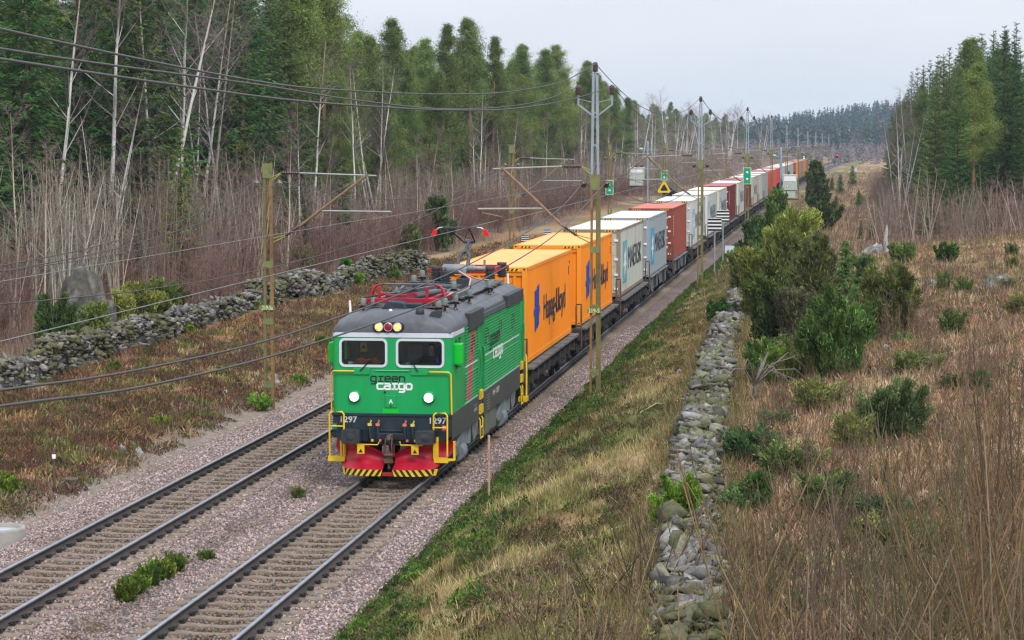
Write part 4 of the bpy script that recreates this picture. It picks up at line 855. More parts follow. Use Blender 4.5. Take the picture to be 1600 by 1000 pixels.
# the driver: one skinned figure, seated, hands on the desk
def driver():
    vs, es, rs = [], [], []
    def v(p, r, par=None):
        vs.append(p); rs.append(r)
        if par is not None: es.append((par, len(vs) - 1))
        return len(vs) - 1
    pel = v((0, .12, .02), (.17, .13)); sp1 = v((0, .12, .22), (.16, .12), pel); ch = v((0, .10, .42), (.18, .13), sp1); nk = v((0, .08, .58), (.065, .065), ch); hd0 = v((0, .06, .66), (.075, .09), nk); hd1 = v((0, .06, .76), (.085, .10), hd0); v((0, .065, .83), (.06, .07), hd1)
    for s in (-1, 1):
        sh = v((s * .20, .09, .50), (.075, .07), ch); el = v((s * .27, -.06, .28), (.05, .05), sh); wr = v((s * .19, -.30, .24), (.032, .03), el); pm = v((s * .17, -.38, .235), (.042, .018), wr)
        for k, l in enumerate((.07, .085, .08, .06)):
            a = v((s * (.135 + .022 * k), -.42, .235), (.010, .010), pm); m_ = v((s * (.132 + .023 * k), -.42 - l * .6, .232), (.009, .009), a); v((s * (.132 + .023 * k), -.42 - l, .218), (.007, .007), m_)
        a = v((s * .125, -.36, .235), (.012, .011), pm); v((s * .10, -.40, .228), (.009, .009), a)
        kn = v((s * .14, -.34, -.02), (.085, .08), pel); an = v((s * .15, -.36, -.42), (.05, .05), kn); v((s * .15, -.50, -.46), (.045, .035), an)
    me = bpy.data.meshes.new("person"); me.from_pydata(vs, es, []); o = link(bpy.data.objects.new("person", me))
    sk = o.modifiers.new("skin", 'SKIN'); sk.use_smooth_shade = True
    for q, r in zip(me.skin_vertices[0].data, rs): q.radius = r
    me.skin_vertices[0].data[0].use_root = True
    sb = o.modifiers.new("smooth", 'SUBSURF'); sb.levels = sb.render_levels = 2
    sk_m = mat("skin_and_dark_sweater", (.42, .25, .19), rough=.6); nt = sk_m.node_tree
    tcx = nt.nodes.new("ShaderNodeTexCoord"); sz = nt.nodes.new("ShaderNodeSeparateXYZ"); nt.links.new(tcx.outputs["Object"], sz.inputs[0])
    g1 = nt.nodes.new("ShaderNodeMath"); g1.operation = 'LESS_THAN'; g1.inputs[1].default_value = .57; nt.links.new(sz.outputs["Z"], g1.inputs[0])
    g2 = nt.nodes.new("ShaderNodeMath"); g2.operation = 'GREATER_THAN'; g2.inputs[1].default_value = -.30; nt.links.new(sz.outputs["Y"], g2.inputs[0])
    g3 = nt.nodes.new("ShaderNodeMath"); g3.operation = 'MULTIPLY'; nt.links.new(g1.outputs[0], g3.inputs[0]); nt.links.new(g2.outputs[0], g3.inputs[1])
    mx = nt.nodes.new("ShaderNodeMixRGB"); pbx = nt.nodes["Principled BSDF"]; s0 = pbx.inputs["Base Color"].links[0].from_socket
    mx.inputs["Color2"].default_value = (.02, .022, .028, 1); nt.links.new(g3.outputs[0], mx.inputs["Fac"]); nt.links.new(s0, mx.inputs["Color1"]); nt.links.new(mx.outputs[0], pbx.inputs["Base Color"])
    me.materials.append(sk_m)
    q = MB(); q.lathe([(0, .105), (.06, .095), (.092, .05), (.098, 0), (.09, -.03)], (0, .085, .765), 14, (0, .35, 1)); q.build("hair", mat("dark_brown_hair", (.04, .025, .016), rough=.8), o)
    q = MB()
    for s in (-1, 1): q.lathe([(.012, 0), (.009, .008), (0, .01)], (s * .034, -.037, .755), 8, (0, -1, .1)); q.lathe([(.022, 0), (.018, .012), (0, .014)], (s * .092, .06, .745), 8, (s, -.2, 0))
    q.prism([(-.014, 0), (.014, 0), (.006, .05), (-.006, .05)], (0, -.048, .705), UX, UZ, (0, .03, 0)); q.box(0, -.030, .675, .045, .012, .01); q.build("face", mat("face_features", (.20, .11, .09), rough=.6), o)
    tag(o, "driver in a dark sweater sitting behind the locomotive's right windscreen", "person"); return o
dr = driver(); dr.location = loc(.80, .82, 2.28); dr.rotation_euler = (0, 0, -TH)

# ================================================================== wagons and containers
m_wgrey = mat("grey_wagon_paint", (.145, .155, .165), rough=.75, var=.2, scale=3, dirt=(.05, .042, .036), dirt_amt=.7, dirt_scale=2.5)
m_wdark = mat("sooty_wagon_steel", (.040, .038, .036), rough=.85, var=.3, scale=4, dirt=(.10, .065, .045), dirt_amt=.45, dirt_scale=3)
m_wtop = mat("worn_deck_plate", (.12, .115, .11), rough=.8, var=.3, scale=6, dirt=(.05, .04, .035), dirt_amt=.5)
def wheel_prof(r): return [(.08, -.06), (r, -.06), (r + .03, -.055), (r + .03, -.02), (r, .0), (r - .01, .07), (r - .06, .07), (r - .08, .03), (.16, .03), (.12, .08), (0, .08)]
def make_wagon(kind):
    t = thing("container_wagon", "flat wagon", "wagon")
    b = MB(); L = 6.75
    b.bb(-.35, .35, -L, L, .80, 1.22); b.bb(-1.25, 1.25, -L, -L + .3, .92, 1.25); b.bb(-1.25, 1.25, L - .3, L, .92, 1.25)
    for y in np.arange(-5.6, 5.7, 1.6): b.bb(-1.2, 1.2, y - .08, y + .08, .95, 1.2)
    b.build("frame", m_wdark, t, .01)
    for sx_ in (-1, 1):
        b = MB()
        if kind == 'grey':
            for y0 in (-5.6, .15):
                b.prism([(0, 1.30), (0, 1.12), (.7, .62), (4.75, .62), (5.45, 1.12), (5.45, 1.30)], (sx_ * 1.20, y0, 0), UY, UZ, (sx_ * .05, 0, 0))
                b.bb(sx_ * 1.14, sx_ * 1.36, y0, y0 + 5.45, 1.27, 1.31)
            sb_ = b.build("side_beam", m_wgrey, t, .01); q = MB()
            for y0 in (-5.6, .15):
                for k in (1.9, 2.9): q = MB(); q.bb(sx_ * 1.245, sx_ * 1.30, y0 + k, y0 + k + .55, .70, 1.22); q.build('brake_gear', m_under, sb_)
                for k in (.75, 1.7, 3.7, 4.6): q = MB(); q.bb(sx_ * 1.25, sx_ * 1.29, y0 + k, y0 + k + .05, .62, 1.28); q.build('beam_rib', m_wgrey, sb_)
        else:
            b.bb(sx_ * 1.02, sx_ * 1.10, -L, L, .95, 1.27); sb_ = b.build("side_beam", m_wdark, t, .01)
            for k in range(9):
                q = MB(); q2 = MB()
                y0 = -6.3 + k * 1.42; q.bb(sx_ * 1.08, sx_ * 1.46, y0, y0 + 1.18, 1.20, 1.28); q2.bb(sx_ * 1.1, sx_ * 1.40, y0 + .2, y0 + .34, .78, 1.2); q2.bb(sx_ * 1.05, sx_ * 1.18, y0 + .5, y0 + .95, .55 + .1 * (k % 3), 1.1)
                q.build("deck_plate", m_wtop, sb_, .01); q2.build("bracket", m_wdark, sb_)
        b = MB(); b.path([(sx_ * 1.30, -L + .1, .62), (sx_ * 1.30, -L + .1, 2.05), (sx_ * 1.30, -L + .18, 2.12), (sx_ * 1.12, -L + .18, 2.12), (sx_ * 1.12, -L + .1, 2.05), (sx_ * 1.12, -L + .1, 1.25)], .035, 6); b.build("end_handrail", m_bronze if kind != 'yellow' else m_yellow, t)
        for e in (-1, 1):
            b = MB(); b.lathe([(.15, 0), (.13, .3), (.10, .3), (.10, .42), (.24, .46), (.24, .50), (0, .52)], (sx_ * .875, e * L, 1.06), 16, (0, e, 0)); b.build("buffer", m_under, t)
    for yb in (-4.9, 4.9):
        b = MB()
        for sx_ in (-1, 1):
            b.prism([(-1.3, .62), (-1.3, .44), (-.6, .42), (-.4, .30), (.4, .30), (.6, .42), (1.3, .44), (1.3, .62), (.5, .74), (-.5, .74)], (sx_ * .95, yb, 0), UY, UZ, (sx_ * .12, 0, 0))
            for dy in (-.9, .9): b.box(sx_ * 1.06, yb + dy, .47, .18, .30, .28); b.lathe([(.09, 0), (.08, .07), (0, .08)], (sx_ * 1.15, yb + dy, .47), 10, (sx_, 0, 0))
            for dy in (-.2, 0, .2): b.lathe([(.07, 0), (.07, .22)], (sx_ * 1.08, yb + dy, .42), 8)
        b.bb(-1, 1, yb - .2, yb + .2, .5, .8); bg = b.build("bogie", m_wdark, t, .01)
        for dy in (-.9, .9):
            q = MB(); [q.lathe(wheel_prof(.43), (sx_ * .76, yb + dy, .455), 22, (sx_, 0, 0)) for sx_ in (-1, 1)]; q.tube((-.7, yb + dy, .455), (.7, yb + dy, .455), .08, 8); q.build("wheelset", m_under, bg)
    return t
LC, HC, WC = 11.98, 2.87, 1.22
def side_panel_mesh(name, m_, corr=True):
    b = MB(); ys = [.16]; n = 42; p = (LC - .32) / n; pts = []
    for i in range(n): y0 = .16 + i * p; pts += [(0, y0), (0, y0 + p * .26), (-.036, y0 + p * .5), (-.036, y0 + p * .76)]
    pts.append((0, LC - .16))
    for sx_ in (-1, 1): b.loft([[(sx_ * (WC - .012 + d), y, .15) for d, y in pts], [(sx_ * (WC - .012 + d), y, HC - .10) for d, y in pts]], smooth=False)
    return b
def cont_mat(name, c, dirt=(.12, .06, .03), amt=.35, var=.06):
    return mat(name, c, rough=.55, var=var, scale=.8, dirt=dirt, dirt_amt=amt, dirt_scale=1.1, stretch=(1, 1, .35))
def make_container(label, group, c, roofc=None, doors=False, dirt=(.12, .06, .03), amt=.3, logo=None, detail=True, post=None, name="shipping_container"):
    m_ = cont_mat("container_paint", c, dirt, amt); mp_ = cont_mat("container_frame_paint", post or c, dirt, amt * 1.3); mr_ = cont_mat("container_roof_skylit_tone", roofc or c, dirt, amt * .6)  # roof gets its own paler colour, light from the sky painted in
    t = thing(name, label, "container", group=group)
    side_panel_mesh("side", m_).build("side_panel", m_, t)
    b = MB()
    for sx_ in (-1, 1):
        b.bb(sx_ * (WC - .06), sx_ * WC, .15, LC - .15, HC - .10, HC - .005); b.bb(sx_ * (WC - .07), sx_ * (WC - .001), .15, LC - .15, 0.02, .16)
        for y in (0, LC - .15): b.bb(sx_ * (WC - .15), sx_ * WC, y, y + .15, .12, HC - .12)
    for y in (0, LC - .12): b.bb(-WC + .15, WC - .15, y, y + .12, HC - .14, HC - .005); b.bb(-WC + .15, WC - .15, y, y + .12, .02, .16)
    b.build("frame", mp_, t)
    b = MB(); n = 40; pr = []
    for i in range(n): y0 = .12 + i * (LC - .24) / n; w = (LC - .24) / n; pr += [(y0, HC - .03), (y0 + w * .5, HC - .03), (y0 + w * .6, HC - .012), (y0 + w * .9, HC - .012)]
    pr.append((LC - .12, HC - .03)); b.loft([[(-WC + .06, y, z) for y, z in pr], [(WC - .06, y, z) for y, z in pr]], smooth=False); b.build("roof_panel", mr_, t)
    b = MB()
    for sx_ in (-1, 1):
        for y in (0, LC - .178):
            for z in (0, HC - .118):
                b.bb(sx_ * (WC - .162), sx_ * (WC + .003), y - .003, y + .181, z, z + .121)
    cc = b.build("corner_castings", mp_, t); q = MB()
    for sx_ in (-1, 1):
        for z in (.035, HC - .085): q.bb(sx_ * (WC - .11), sx_ * (WC - .05), -.006, -.002, z, z + .05); q.bb(sx_ * (WC + .002), sx_ * (WC + .006), .05, .13, z, z + .05)
    q.build("casting_hole", m_ink, cc)
    if doors:
        for x0, x1 in ((-WC + .15, -.005), (.005, WC - .15)):
            b = MB(); b.bb(x0, x1, .03, .08, .17, HC - .145)
            for k in range(5): b.bb(x0 + .08, x1 - .08, .015, .03, .35 + k * .47, .62 + k * .47)
            d = b.build("door", m_, t)
            q = MB()
            for f in (.28, .72):
                x = x0 + (x1 - x0) * f; q.tube((x, -.01, .1), (x, -.01, HC - .1), .02, 6)
                for z in (.3, 1.1, 1.9, 2.6): q.box(x, 0, z, .10, .05, .07)
            q.build("lock_rod", mp_ if not post else m_steel, d)
            q = MB()
            for z in (.35, .95, 1.6, 2.4): q.box(x1 - .02 if x1 > .1 else x0 + .02, 0, z, .16, .05, .09)
            q.build("hinge", m_white if detail else m_steel, d)
    else:
        b = MB(); pts = []; n = 8; w = (2 * WC - .3) / n
        for i in range(n): x = -WC + .15 + i * w; pts += [(x, .04), (x + w * .3, .04), (x + w * .42, .085), (x + w * .88, .085)]
        pts.append((WC - .15, .04)); b.loft([[(x, y, .16) for x, y in pts], [(x, y, HC - .24) for x, y in pts]], smooth=False); b.bb(-WC + .15, WC - .15, .03, .05, HC - .25, HC - .14); b.build("end_wall", m_, t)
    b = MB(); b.bb(-WC + .15, WC - .15, LC - .06, LC - .03, .16, HC - .14); b.build("rear_wall", m_, t)
    if detail:
        by, bk = MB(), MB()
        for x0 in (-WC + .22, WC - .66):
            by.bb(x0, x0 + .44, -.008, -.002, HC - .11, HC - .04)
            for k in range(3): bk.prism([(0, 0), (.06, 0), (.10, .07), (.04, .07)], (x0 + .04 + .13 * k, -.011, HC - .11), UX, UZ, (0, .003, 0))
        hz = by.build("height_sticker", m_yellow, t); bk.build("sticker_stripes", m_ink, hz)
    if logo: logo(t)
    return t
xs_ = WC + .004
def star_logo(blue, tc_):
    m_b = mat("light_blue_panel", blue, rough=.5, dirt=(.35, .4, .4), dirt_amt=.3); m_t = mat("container_lettering", tc_, rough=.6, dirt=(.3, .3, .3), dirt_amt=.25, dirt_scale=6)
    def f(t):
        b = MB(); b.bb(WC - .012, xs_ + .002, 1.30, 3.25, .52, 2.30); p = b.build("logo_panel", m_b, t)
        q = MB(); pts = []
        for i in range(14):
            r = .80 if i % 2 == 0 else .30; a = math.pi / 2 + i * math.pi / 7; pts.append((2.28 + r * math.cos(a), 1.41 + r * math.sin(a)))
        q.prism(pts, (xs_ + .004, 0, 0), UY, UZ, (.003, 0, 0)); q.build("star", m_white, p)
        tm = text_mesh("MAERSK", 1.36, m_t, (xs_, 3.70, 1.02), UY, UZ, depth=.004); w = max(v.co.y for v in tm.vertices) - 3.70
        for v in tm.vertices: v.co.y = 3.70 + (v.co.y - 3.70) * 7.2 / w
        me_obj("lettering", tm, t)
    return f
def h_logo(t):
    m_b = mat("royal_blue_paint", (.006, .055, .36), rough=.5); m_t = mat("navy_lettering", (.018, .02, .035), rough=.6)
    b = MB(); o_ = (xs_ - .014, 1.85, .80); w = (.022, 0, 0)
    b.prism([(.10, 0), (.45, .12), (.50, .50), (.62, .54), (.62, .74), (.42, .74), (.50, 1.30), (.12, 1.24), (.10, .74), (-.06, .70), (-.10, .52), (.08, .50)], o_, UY, UZ, w)
    b.prism([(.62, .08), (.98, .20), (1.00, .50), (1.16, .54), (1.16, .74), (.98, .76), (1.06, 1.42), (.72, 1.36), (.622, .74), (.622, .54)], o_, UY, UZ, w); b.build("logo", m_b, t)
    tm = text_mesh("Hapag-Lloyd", 1.12, m_t, (xs_, 4.0, 1.03), UY, UZ, depth=.004, bold=.012); ww = max(v.co.y for v in tm.vertices) - 4.0
    for v in tm.vertices: v.co.y = 4.0 + (v.co.y - 4.0) * 6.1 / ww
    me_obj("lettering", tm, t)
    b = MB(); b.bb(WC - .012, xs_, LC - .9, LC - .85, 2.05, 2.35); b.bb(WC - .012, xs_, LC - .7, LC - .45, 2.45, 2.5); b.build("data_marks", m_ink, t)
    for k, ch in enumerate("HAN"): me_obj("code_letter", text_mesh(ch, .20, m_ink, (.62, .028, 2.28 - .24 * k), UX, UZ), t)
def plain_marks(t):
    b = MB()
    for k in range(7): b.bb(WC - .012, xs_, .9, 1.0, 2.35 - k * .17, 2.45 - k * .17)
    for k in range(4): b.bb(.55, .95, .008, .014, 2.3 - k * .55, 2.38 - k * .55 + .06 * (k % 2))
    b.build("data_marks", m_white, t)
MB_, MG = (.07, .33, .45), (.05, .055, .065)
ORANGE, ORF = (.85, .245, .004), (.86, .28, .012)
WHITE, GREYM, GREY2, BRICK, OXBL, RED = (.50, .515, .47), (.275, .315, .345), (.46, .49, .51), (.27, .058, .034), (.155, .028, .028), (.58, .045, .035)
PALE = (.63, .63, .62)
specs = [  # Y, colour, roof lightened for sky light, doors, logo, dirt amount, post colour, label
 (70.55, ORANGE, (.88, .42, .14), False, h_logo, .05, ORF, "orange container with dark blue lettering directly behind the green locomotive"),
 (85.55, ORANGE, (.88, .42, .14), False, h_logo, .05, ORF, "orange container with its lettering behind the near right-hand catenary mast, second in the train"),
 (100.95, (.43, .46, .40), PALE, True, star_logo((.12, .36, .42), MG), .5, (.26, .19, .13), "rust-streaked whitish container with a faded blue star panel, right behind the orange containers"),
 (116.2, GREYM, (.60, .62, .64), True, star_logo((.008, .32, .52), MG), .12, (.30, .33, .35), "blue-grey container with a bright blue star panel in front of the brick-red container"),
 (132.5, BRICK, (.56, .17, .12), True, plain_marks, .15, None, "brick-red container standing alone on a grey wagon behind the blue-grey container"),
 (149.3, (.47, .49, .47), PALE, True, star_logo((.22, .42, .52), (.16, .17, .18)), .25, (.5, .5, .48), "whitish container with dark door edge behind the brick-red container, half hidden by the second mast"),
 (166.6, (.43, .46, .45), PALE, False, star_logo((.22, .42, .52), (.16, .17, .18)), .2, (.62, .62, .60), "light grey container with white end and yellow sticker, just right of the second mast"),
 (182.0, (.43, .46, .45), PALE, False, star_logo((.22, .42, .52), (.16, .17, .18)), .2, (.60, .56, .42), "light grey container with a cream end between the white-ended and the first wine-red container"),
 (197.6, OXBL, (.42, .13, .14), True, plain_marks, .1, None, "first wine-red container counting from the locomotive"),
 (214.2, (.44, .46, .45), PALE, False, star_logo((.22, .42, .52), (.2, .2, .21)), .2, (.62, .58, .45), "light grey container with a cream end between the two wine-red containers"),
 (229.5, OXBL, (.42, .13, .14), False, None, .1, None, "second wine-red container counting from the locomotive, behind the green two-dot board"),
 (245.6, (.42, .45, .47), PALE, False, star_logo((.3, .4, .45), (.2, .2, .21)), .2, (.5, .42, .25), "pale grey container just left of the grey transformer cabinet"),
 (261.2, (.44, .45, .45), PALE, True, None, .2, (.4, .3, .2), "grey-white container partly behind the grey transformer cabinet"),
]
far = [(.30, .31, .31), RED, (.58, .09, .06), RED, (.40, .43, .45), (.33, .31, .25), (.30, .34, .37), (.32, .31, .28), (.22, .075, .05), (.82, .20, .006), (.25, .17, .11), (.22, .16, .11), (.50, .14, .05), (.23, .12, .08)]
farroof = [PALE, (.5, .2, .18), PALE, (.5, .2, .18), PALE, PALE, PALE, PALE, (.3, .1, .08), (.8, .4, .2), (.3, .2, .16), (.3, .2, .16), (.5, .25, .16), (.3, .18, .14)]  # far roofs paled in colour for the sky light on top
fl = ["grey container behind the grey transformer cabinet, left of the bright red ones", "leftmost of the bright red containers right of the transformer cabinet", "orange-red container between the two bright red ones beyond the transformer cabinet", "rightmost of the bright red containers, left of the rusty distant mast",
      "bluish white container right after the bright red containers", "beige-grey container behind the rusty distant mast", "blue-grey container between the beige and the olive-grey one far down the train", "olive-grey container just before the far brown-red one", "far brown-red container just left of the distant orange one", "distant bright orange container beside the black round signal disc", "first dull brown container after the distant orange one", "second dull brown container after the distant orange one", "distant orange-brown container next to the dark column juniper", "last brown container in view, at the edge of the dark column juniper"]
yf = [278 + 15.4 * i for i in range(14)]
wA = make_wagon('dark'); wB = make_wagon('grey'); used = {}
wl = ["sooty flat wagon under the orange container directly behind the locomotive", "sooty flat wagon under the second orange container", "dark flat wagon under the rust-streaked whitish container", "grey deep-sided wagon under the blue-grey container", "grey deep-sided wagon under the brick-red container"]
GC, GW = "containers on the freight train", "container wagons of the freight train"
for i, sp_ in enumerate(specs + [(y, far[k], farroof[k], False, None, .12, None, fl[k]) for k, y in enumerate(yf)]):
    y0, c, rc, drs, lg, amt, post, lab = sp_
    ang = -th(y0 + 6)
    ct = make_container(lab, GC, c, rc, drs, amt=amt, logo=lg, detail=i < 9, post=post, dirt=(.22, .12, .06) if i in (2,) else (.12, .07, .04))
    ct.location = P(y0, 0, 1.335); ct.rotation_euler = (0, 0, ang)
    src = wB if i in (3, 4) else wA; w = src if src not in used else copy_tree(src); used[src] = 1
    w["label"] = wl[i] if i < 5 else "wagon under the " + lab.replace("container", "box", 1); w["group"] = GW
    if len(w["label"].split()) > 16: w["label"] = " ".join(w["label"].split()[:16])
    yc_ = y0 + LC / 2 * math.cos(ang); w.location = P(yc_, 0, 0); w.rotation_euler = (0, 0, -th(yc_))
# ================================================================== overhead line: masts, arms and wires
m_mosty = mat("lichen_yellow_mast_paint", (.15, .135, .05), rough=.85, var=.4, scale=3, dirt=(.20, .10, .035), dirt_amt=.85, dirt_scale=1.7, stretch=(1, 1, .6))
m_mrust = mat("rusting_yellow_mast_paint", (.225, .135, .045), rough=.85, var=.4, scale=3, dirt=(.14, .065, .03), dirt_amt=.9, dirt_scale=2.2)
m_batten = mat("lichen_green_plate", (.17, .19, .075), rough=.85, var=.3, scale=4, dirt=(.16, .10, .05), dirt_amt=.6)
m_galv = mat("galvanised_steel", (.30, .36, .40), rough=.5, metal=.35, var=.15, scale=3)
m_tube = mat("brown_arm_tube", (.22, .145, .085), rough=.7, var=.25, scale=5)
m_atube = mat("grey_arm_tube", (.33, .34, .33), rough=.5, metal=.3, var=.15)
m_wire = mat("weathered_cable", (.07, .072, .068), rough=.6, var=.2)
m_cwire = mat("grey_green_contact_wire", (.18, .19, .18), rough=.5, var=.1)
m_numpl = mat("green_number_plate", (.10, .19, .07), rough=.7, var=.2, dirt=(.22, .22, .10), dirt_amt=.5, dirt_scale=9)
m_numtx = mat("pale_yellow_lettering", (.66, .62, .28), rough=.6)
def shed_ins(b, p, q, r=.075, n=7, mi=0):
    p, q = Vector(p), Vector(q); d = q - p; L = d.length
    prof = [(.03, 0)]
    for k in range(n): z0 = L * (.08 + .84 * k / n); z1 = L * (.08 + .84 * (k + .55) / n); prof += [(.035, z0), (r, z0 + (z1 - z0) * .5), (.035, z1)]
    prof.append((.03, L)); b.lathe(prof, p, 10, d, mi)
MASTG, WG = "catenary masts along the railway", "overhead line wires"
def mast(y, lat, h, toward, label, upper=None, number=None, arm_z=(6.95, 4.75), track=0.0, simple=False, zb=None):
    """two-legged mast; toward = +1/-1 side on which its track lies"""
    zb = T(y, lat) - .1 if zb is None else zb
    o = P(y, lat, 0); t = thing("catenary_mast", label, "mast", o, -th(y), MASTG)
    hw = .105; zt = upper if upper else h
    for sx_ in (-1, 1):
        b = MB(); x = sx_ * hw * 1.15
        b.beam((x, 0, zb), (x * .8, 0, zt), (.14 if sx_ > 0 else .065) if upper else .085, .14); b.build("mast_leg", m_mosty if sx_ * toward < 0 else m_mrust, t)
    for z in ([zb + .9, zb + 2.9, zb + 4.7, zt - .25] if not simple else [zb + 2, zt - .25]): b = MB(); b.box(0, -.075, z, .30, .02, .20 if z < zt - .3 else .45); b.build("batten_plate", m_batten, t)
    if upper:
        for sx_ in (-1, 1):
            b = MB(); b.beam((sx_ * .10, .0, upper - .35), (sx_ * .055, 0, h - .35), .075, .10); b.build("extension_leg", m_galv, t)
        b = MB()
        for z in (upper + .9, upper + 1.9): b.box(0, 0, z, .22, .05, .06)
        for sx_ in (-1, 1): b.beam((0, 0, h - 1.65), (sx_ * .52, 0, h - 1.25), .05, .05); b.beam((0, 0, h - 1.20), (sx_ * .52, 0, h - 1.08), .025, .025); b.beam((sx_ * .52, 0, h - 1.28), (sx_ * .52, 0, h - .92), .06, .06)
        b.tube((0, 0, h - .4), (0, 0, h - .22), .04, 6); b.build("crossarm", m_galv, t)
        for x, z in ((0, h - .25), (-.52, h - .95), (.52, h - .95)):
            b = MB(); b.lathe([(.06, 0)] + [q for k in range(4) for q in ((.10, .02 + k * .06), (.07, .05 + k * .06))] + [(.08, .26), (.04, .30), (0, .30)], (x, 0, z), 12); b.build("top_insulator", m_ins, t)
    # return-wire insulators below the joint
    zr = 6.58
    b = MB(); b.bb(-.40, .40, -.03, .03, zr - .10, zr - .05); b.build("insulator_bracket", m_mosty, t)
    for x in (-.36, .36):
        b = MB(); b.lathe([(.02, -.08), (.10, -.04), (.06, 0), (.11, .02), (.11, .05), (.05, .10), (.05, .13), (0, .14)], (x, 0, zr), 12); b.build("pin_insulator", m_ins if upper else mat("grey_porcelain", (.20, .17, .15), rough=.4), t)
    # cantilever arm
    if track is not None:
        zt_, zl = arm_z; dx = (track - lat); sg = 1 if dx > 0 else -1; adx = abs(dx); x0 = sg * .2
        b = MB(); b.path([(sg * .16, 0, zt_ - .22), (sg * .42, 0, zt_ - .02)], .022, 5); b.path([(sg * .16, 0, zt_ - .12), (sg * .42, 0, zt_ - .0)], .018, 5); b.path([(sg * .16, 0, zl - .25), (sg * .55, 0, zl - .06)], .022, 5); b.path([(sg * .16, 0, zl - .12), (sg * .55, 0, zl - .02)], .018, 5); b.build("arm_bracket", mat("lichen_green_bracket", (.28, .32, .07), rough=.8), t)
        b = MB(); shed_ins(b, (sg * .42, 0, zt_), (sg * 1.02, 0, zt_ - .01)); shed_ins(b, (sg * .55, 0, zl - .04), (sg * 1.0, 0, zl + .26)); b.build("arm_insulator", m_ins, t)
        b = MB(); b.tube((sg * 1.02, 0, zt_), (sg * (adx + .28), 0, zt_ - .08), .026, 7); b.build("top_stay", m_atube, t)
        xe = sg * (adx - .02); b = MB(); b.tube((sg * 1.0, 0, zl + .26), (xe, 0, zt_ - .06), .042, 8); b.box(xe, 0, zt_ - .06, .12, .06, .1); b.build("diagonal_tube", m_tube, t)
        f = .30; zz = zl + .26 + (zt_ - zl - .3) * f; xs0 = sg * (1.0 + (adx - 1.0) * f); b = MB(); b.tube((xs0, 0, zz), (sg * (adx + .75), 0, zz - .02), .028, 7); b.build("registration_tube", m_atube, t)
        b = MB(); b.path([(sg * (adx + .62), 0, zz - .14), (sg * (adx + .30), 0, zz - .20), (sg * adx, 0, zz - .27)], .018, 6); b.tube((sg * (adx + .62), 0, zz - .02), (sg * (adx + .62), 0, zz - .14), .012, 4); b.build("steady_arm", m_tube, t)
    if number:
        b = MB(); b.bb(-.215, .215, -.12, -.10, 2.62, 2.78); pl = b.build("number_plate", m_numpl, t)
        me_obj("lettering", text_mesh(number, .18, m_numtx, (-.19, -.123, 2.64), UX, UZ, xs=.86 if len(number) < 6 else .70, bold=.004), pl)
    return t
RL, LLt = 2.9, -7.5
mast(73.7, RL, 10.3, -1, "tall yellow-green two-legged mast in front of the second orange container", upper=6.9, number="219-5", arm_z=(7.15, 5.05), zb=T(73.7, RL) - .1)
mast(130, RL, 10.3, -1, "second tall mast on the right, in front of the whitish containers", upper=6.9, arm_z=(7.15, 5.05))
mast(193, RL, 10.6, -1, "third tall mast on the right, carrying a green two-dot board", upper=6.9)
mast(252, RL, 10.6, -1, "rusty yellow mast in front of the far red and beige containers", upper=7.0)
for y in (308, 365): mast(y, RL, 10.3, -1, "tall distant masts beside the far end of the train", upper=6.9, simple=True)
for y in (425, 485, 545, 610): mast(y, RL, 10.0, -1, "tiny tall masts where the railway fades into the valley", upper=6.9, simple=True)
mast(75.0, LLt, 7.25, 1, "short rusty yellow mast on the left bank, its arm reaching over the empty track", number="219-5a", arm_z=(6.93, 5.0), track=-SP)
mast(131, LLt, 7.75, 1, "yellow-green mast behind the orange containers, left of the train", arm_z=(7.0, 5.0), track=-SP)
mast(186, LLt, 7.75, 1, "left-hand mast with a green two-dot board, beside the tall mast's insulators", arm_z=(7.0, 5.0), track=-SP)
mast(241, LLt, 7.7, 1, "left-hand mast with green board above a yellow warning triangle", arm_z=(7.0, 5.0), track=-SP)
for y in (298, 355, 412, 470): mast(y, LLt, 7.7, 1, "short distant masts left of the far containers", arm_z=(7.0, 5.0), track=-SP, simple=True)

def wire(name, label, pts, r, material, group=WG, cat="wire"):
    """pts: (y, lat, z); the wire follows a smooth curve through them"""
    p = np.array(pts, float); t = np.arange(len(p)); tt = np.linspace(0, len(p) - 1, (len(p) - 1) * 8 + 1)
    out = []
    for a in tt:
        i = min(int(a), len(p) - 2); f = a - i; p0 = p[max(i - 1, 0)]; p1 = p[i]; p2 = p[i + 1]; p3 = p[min(i + 2, len(p) - 1)]
        q = .5 * ((2 * p1) + (-p0 + p2) * f + (2 * p0 - 5 * p1 + 4 * p2 - p3) * f * f + (-p0 + 3 * p1 - 3 * p2 + p3) * f ** 3); out.append(P(q[0], q[1], q[2]))
    b = MB(); b.path(out, r, 5); o = b.build(name, material); tag(o, label, cat, group); return o
def span(y0, z0, y1, z1, sag, n=6): return [(y0 + (y1 - y0) * k / n, z0 + (z1 - z0) * k / n - sag * 4 * (k / n) * (1 - k / n)) for k in range(n + 1)]
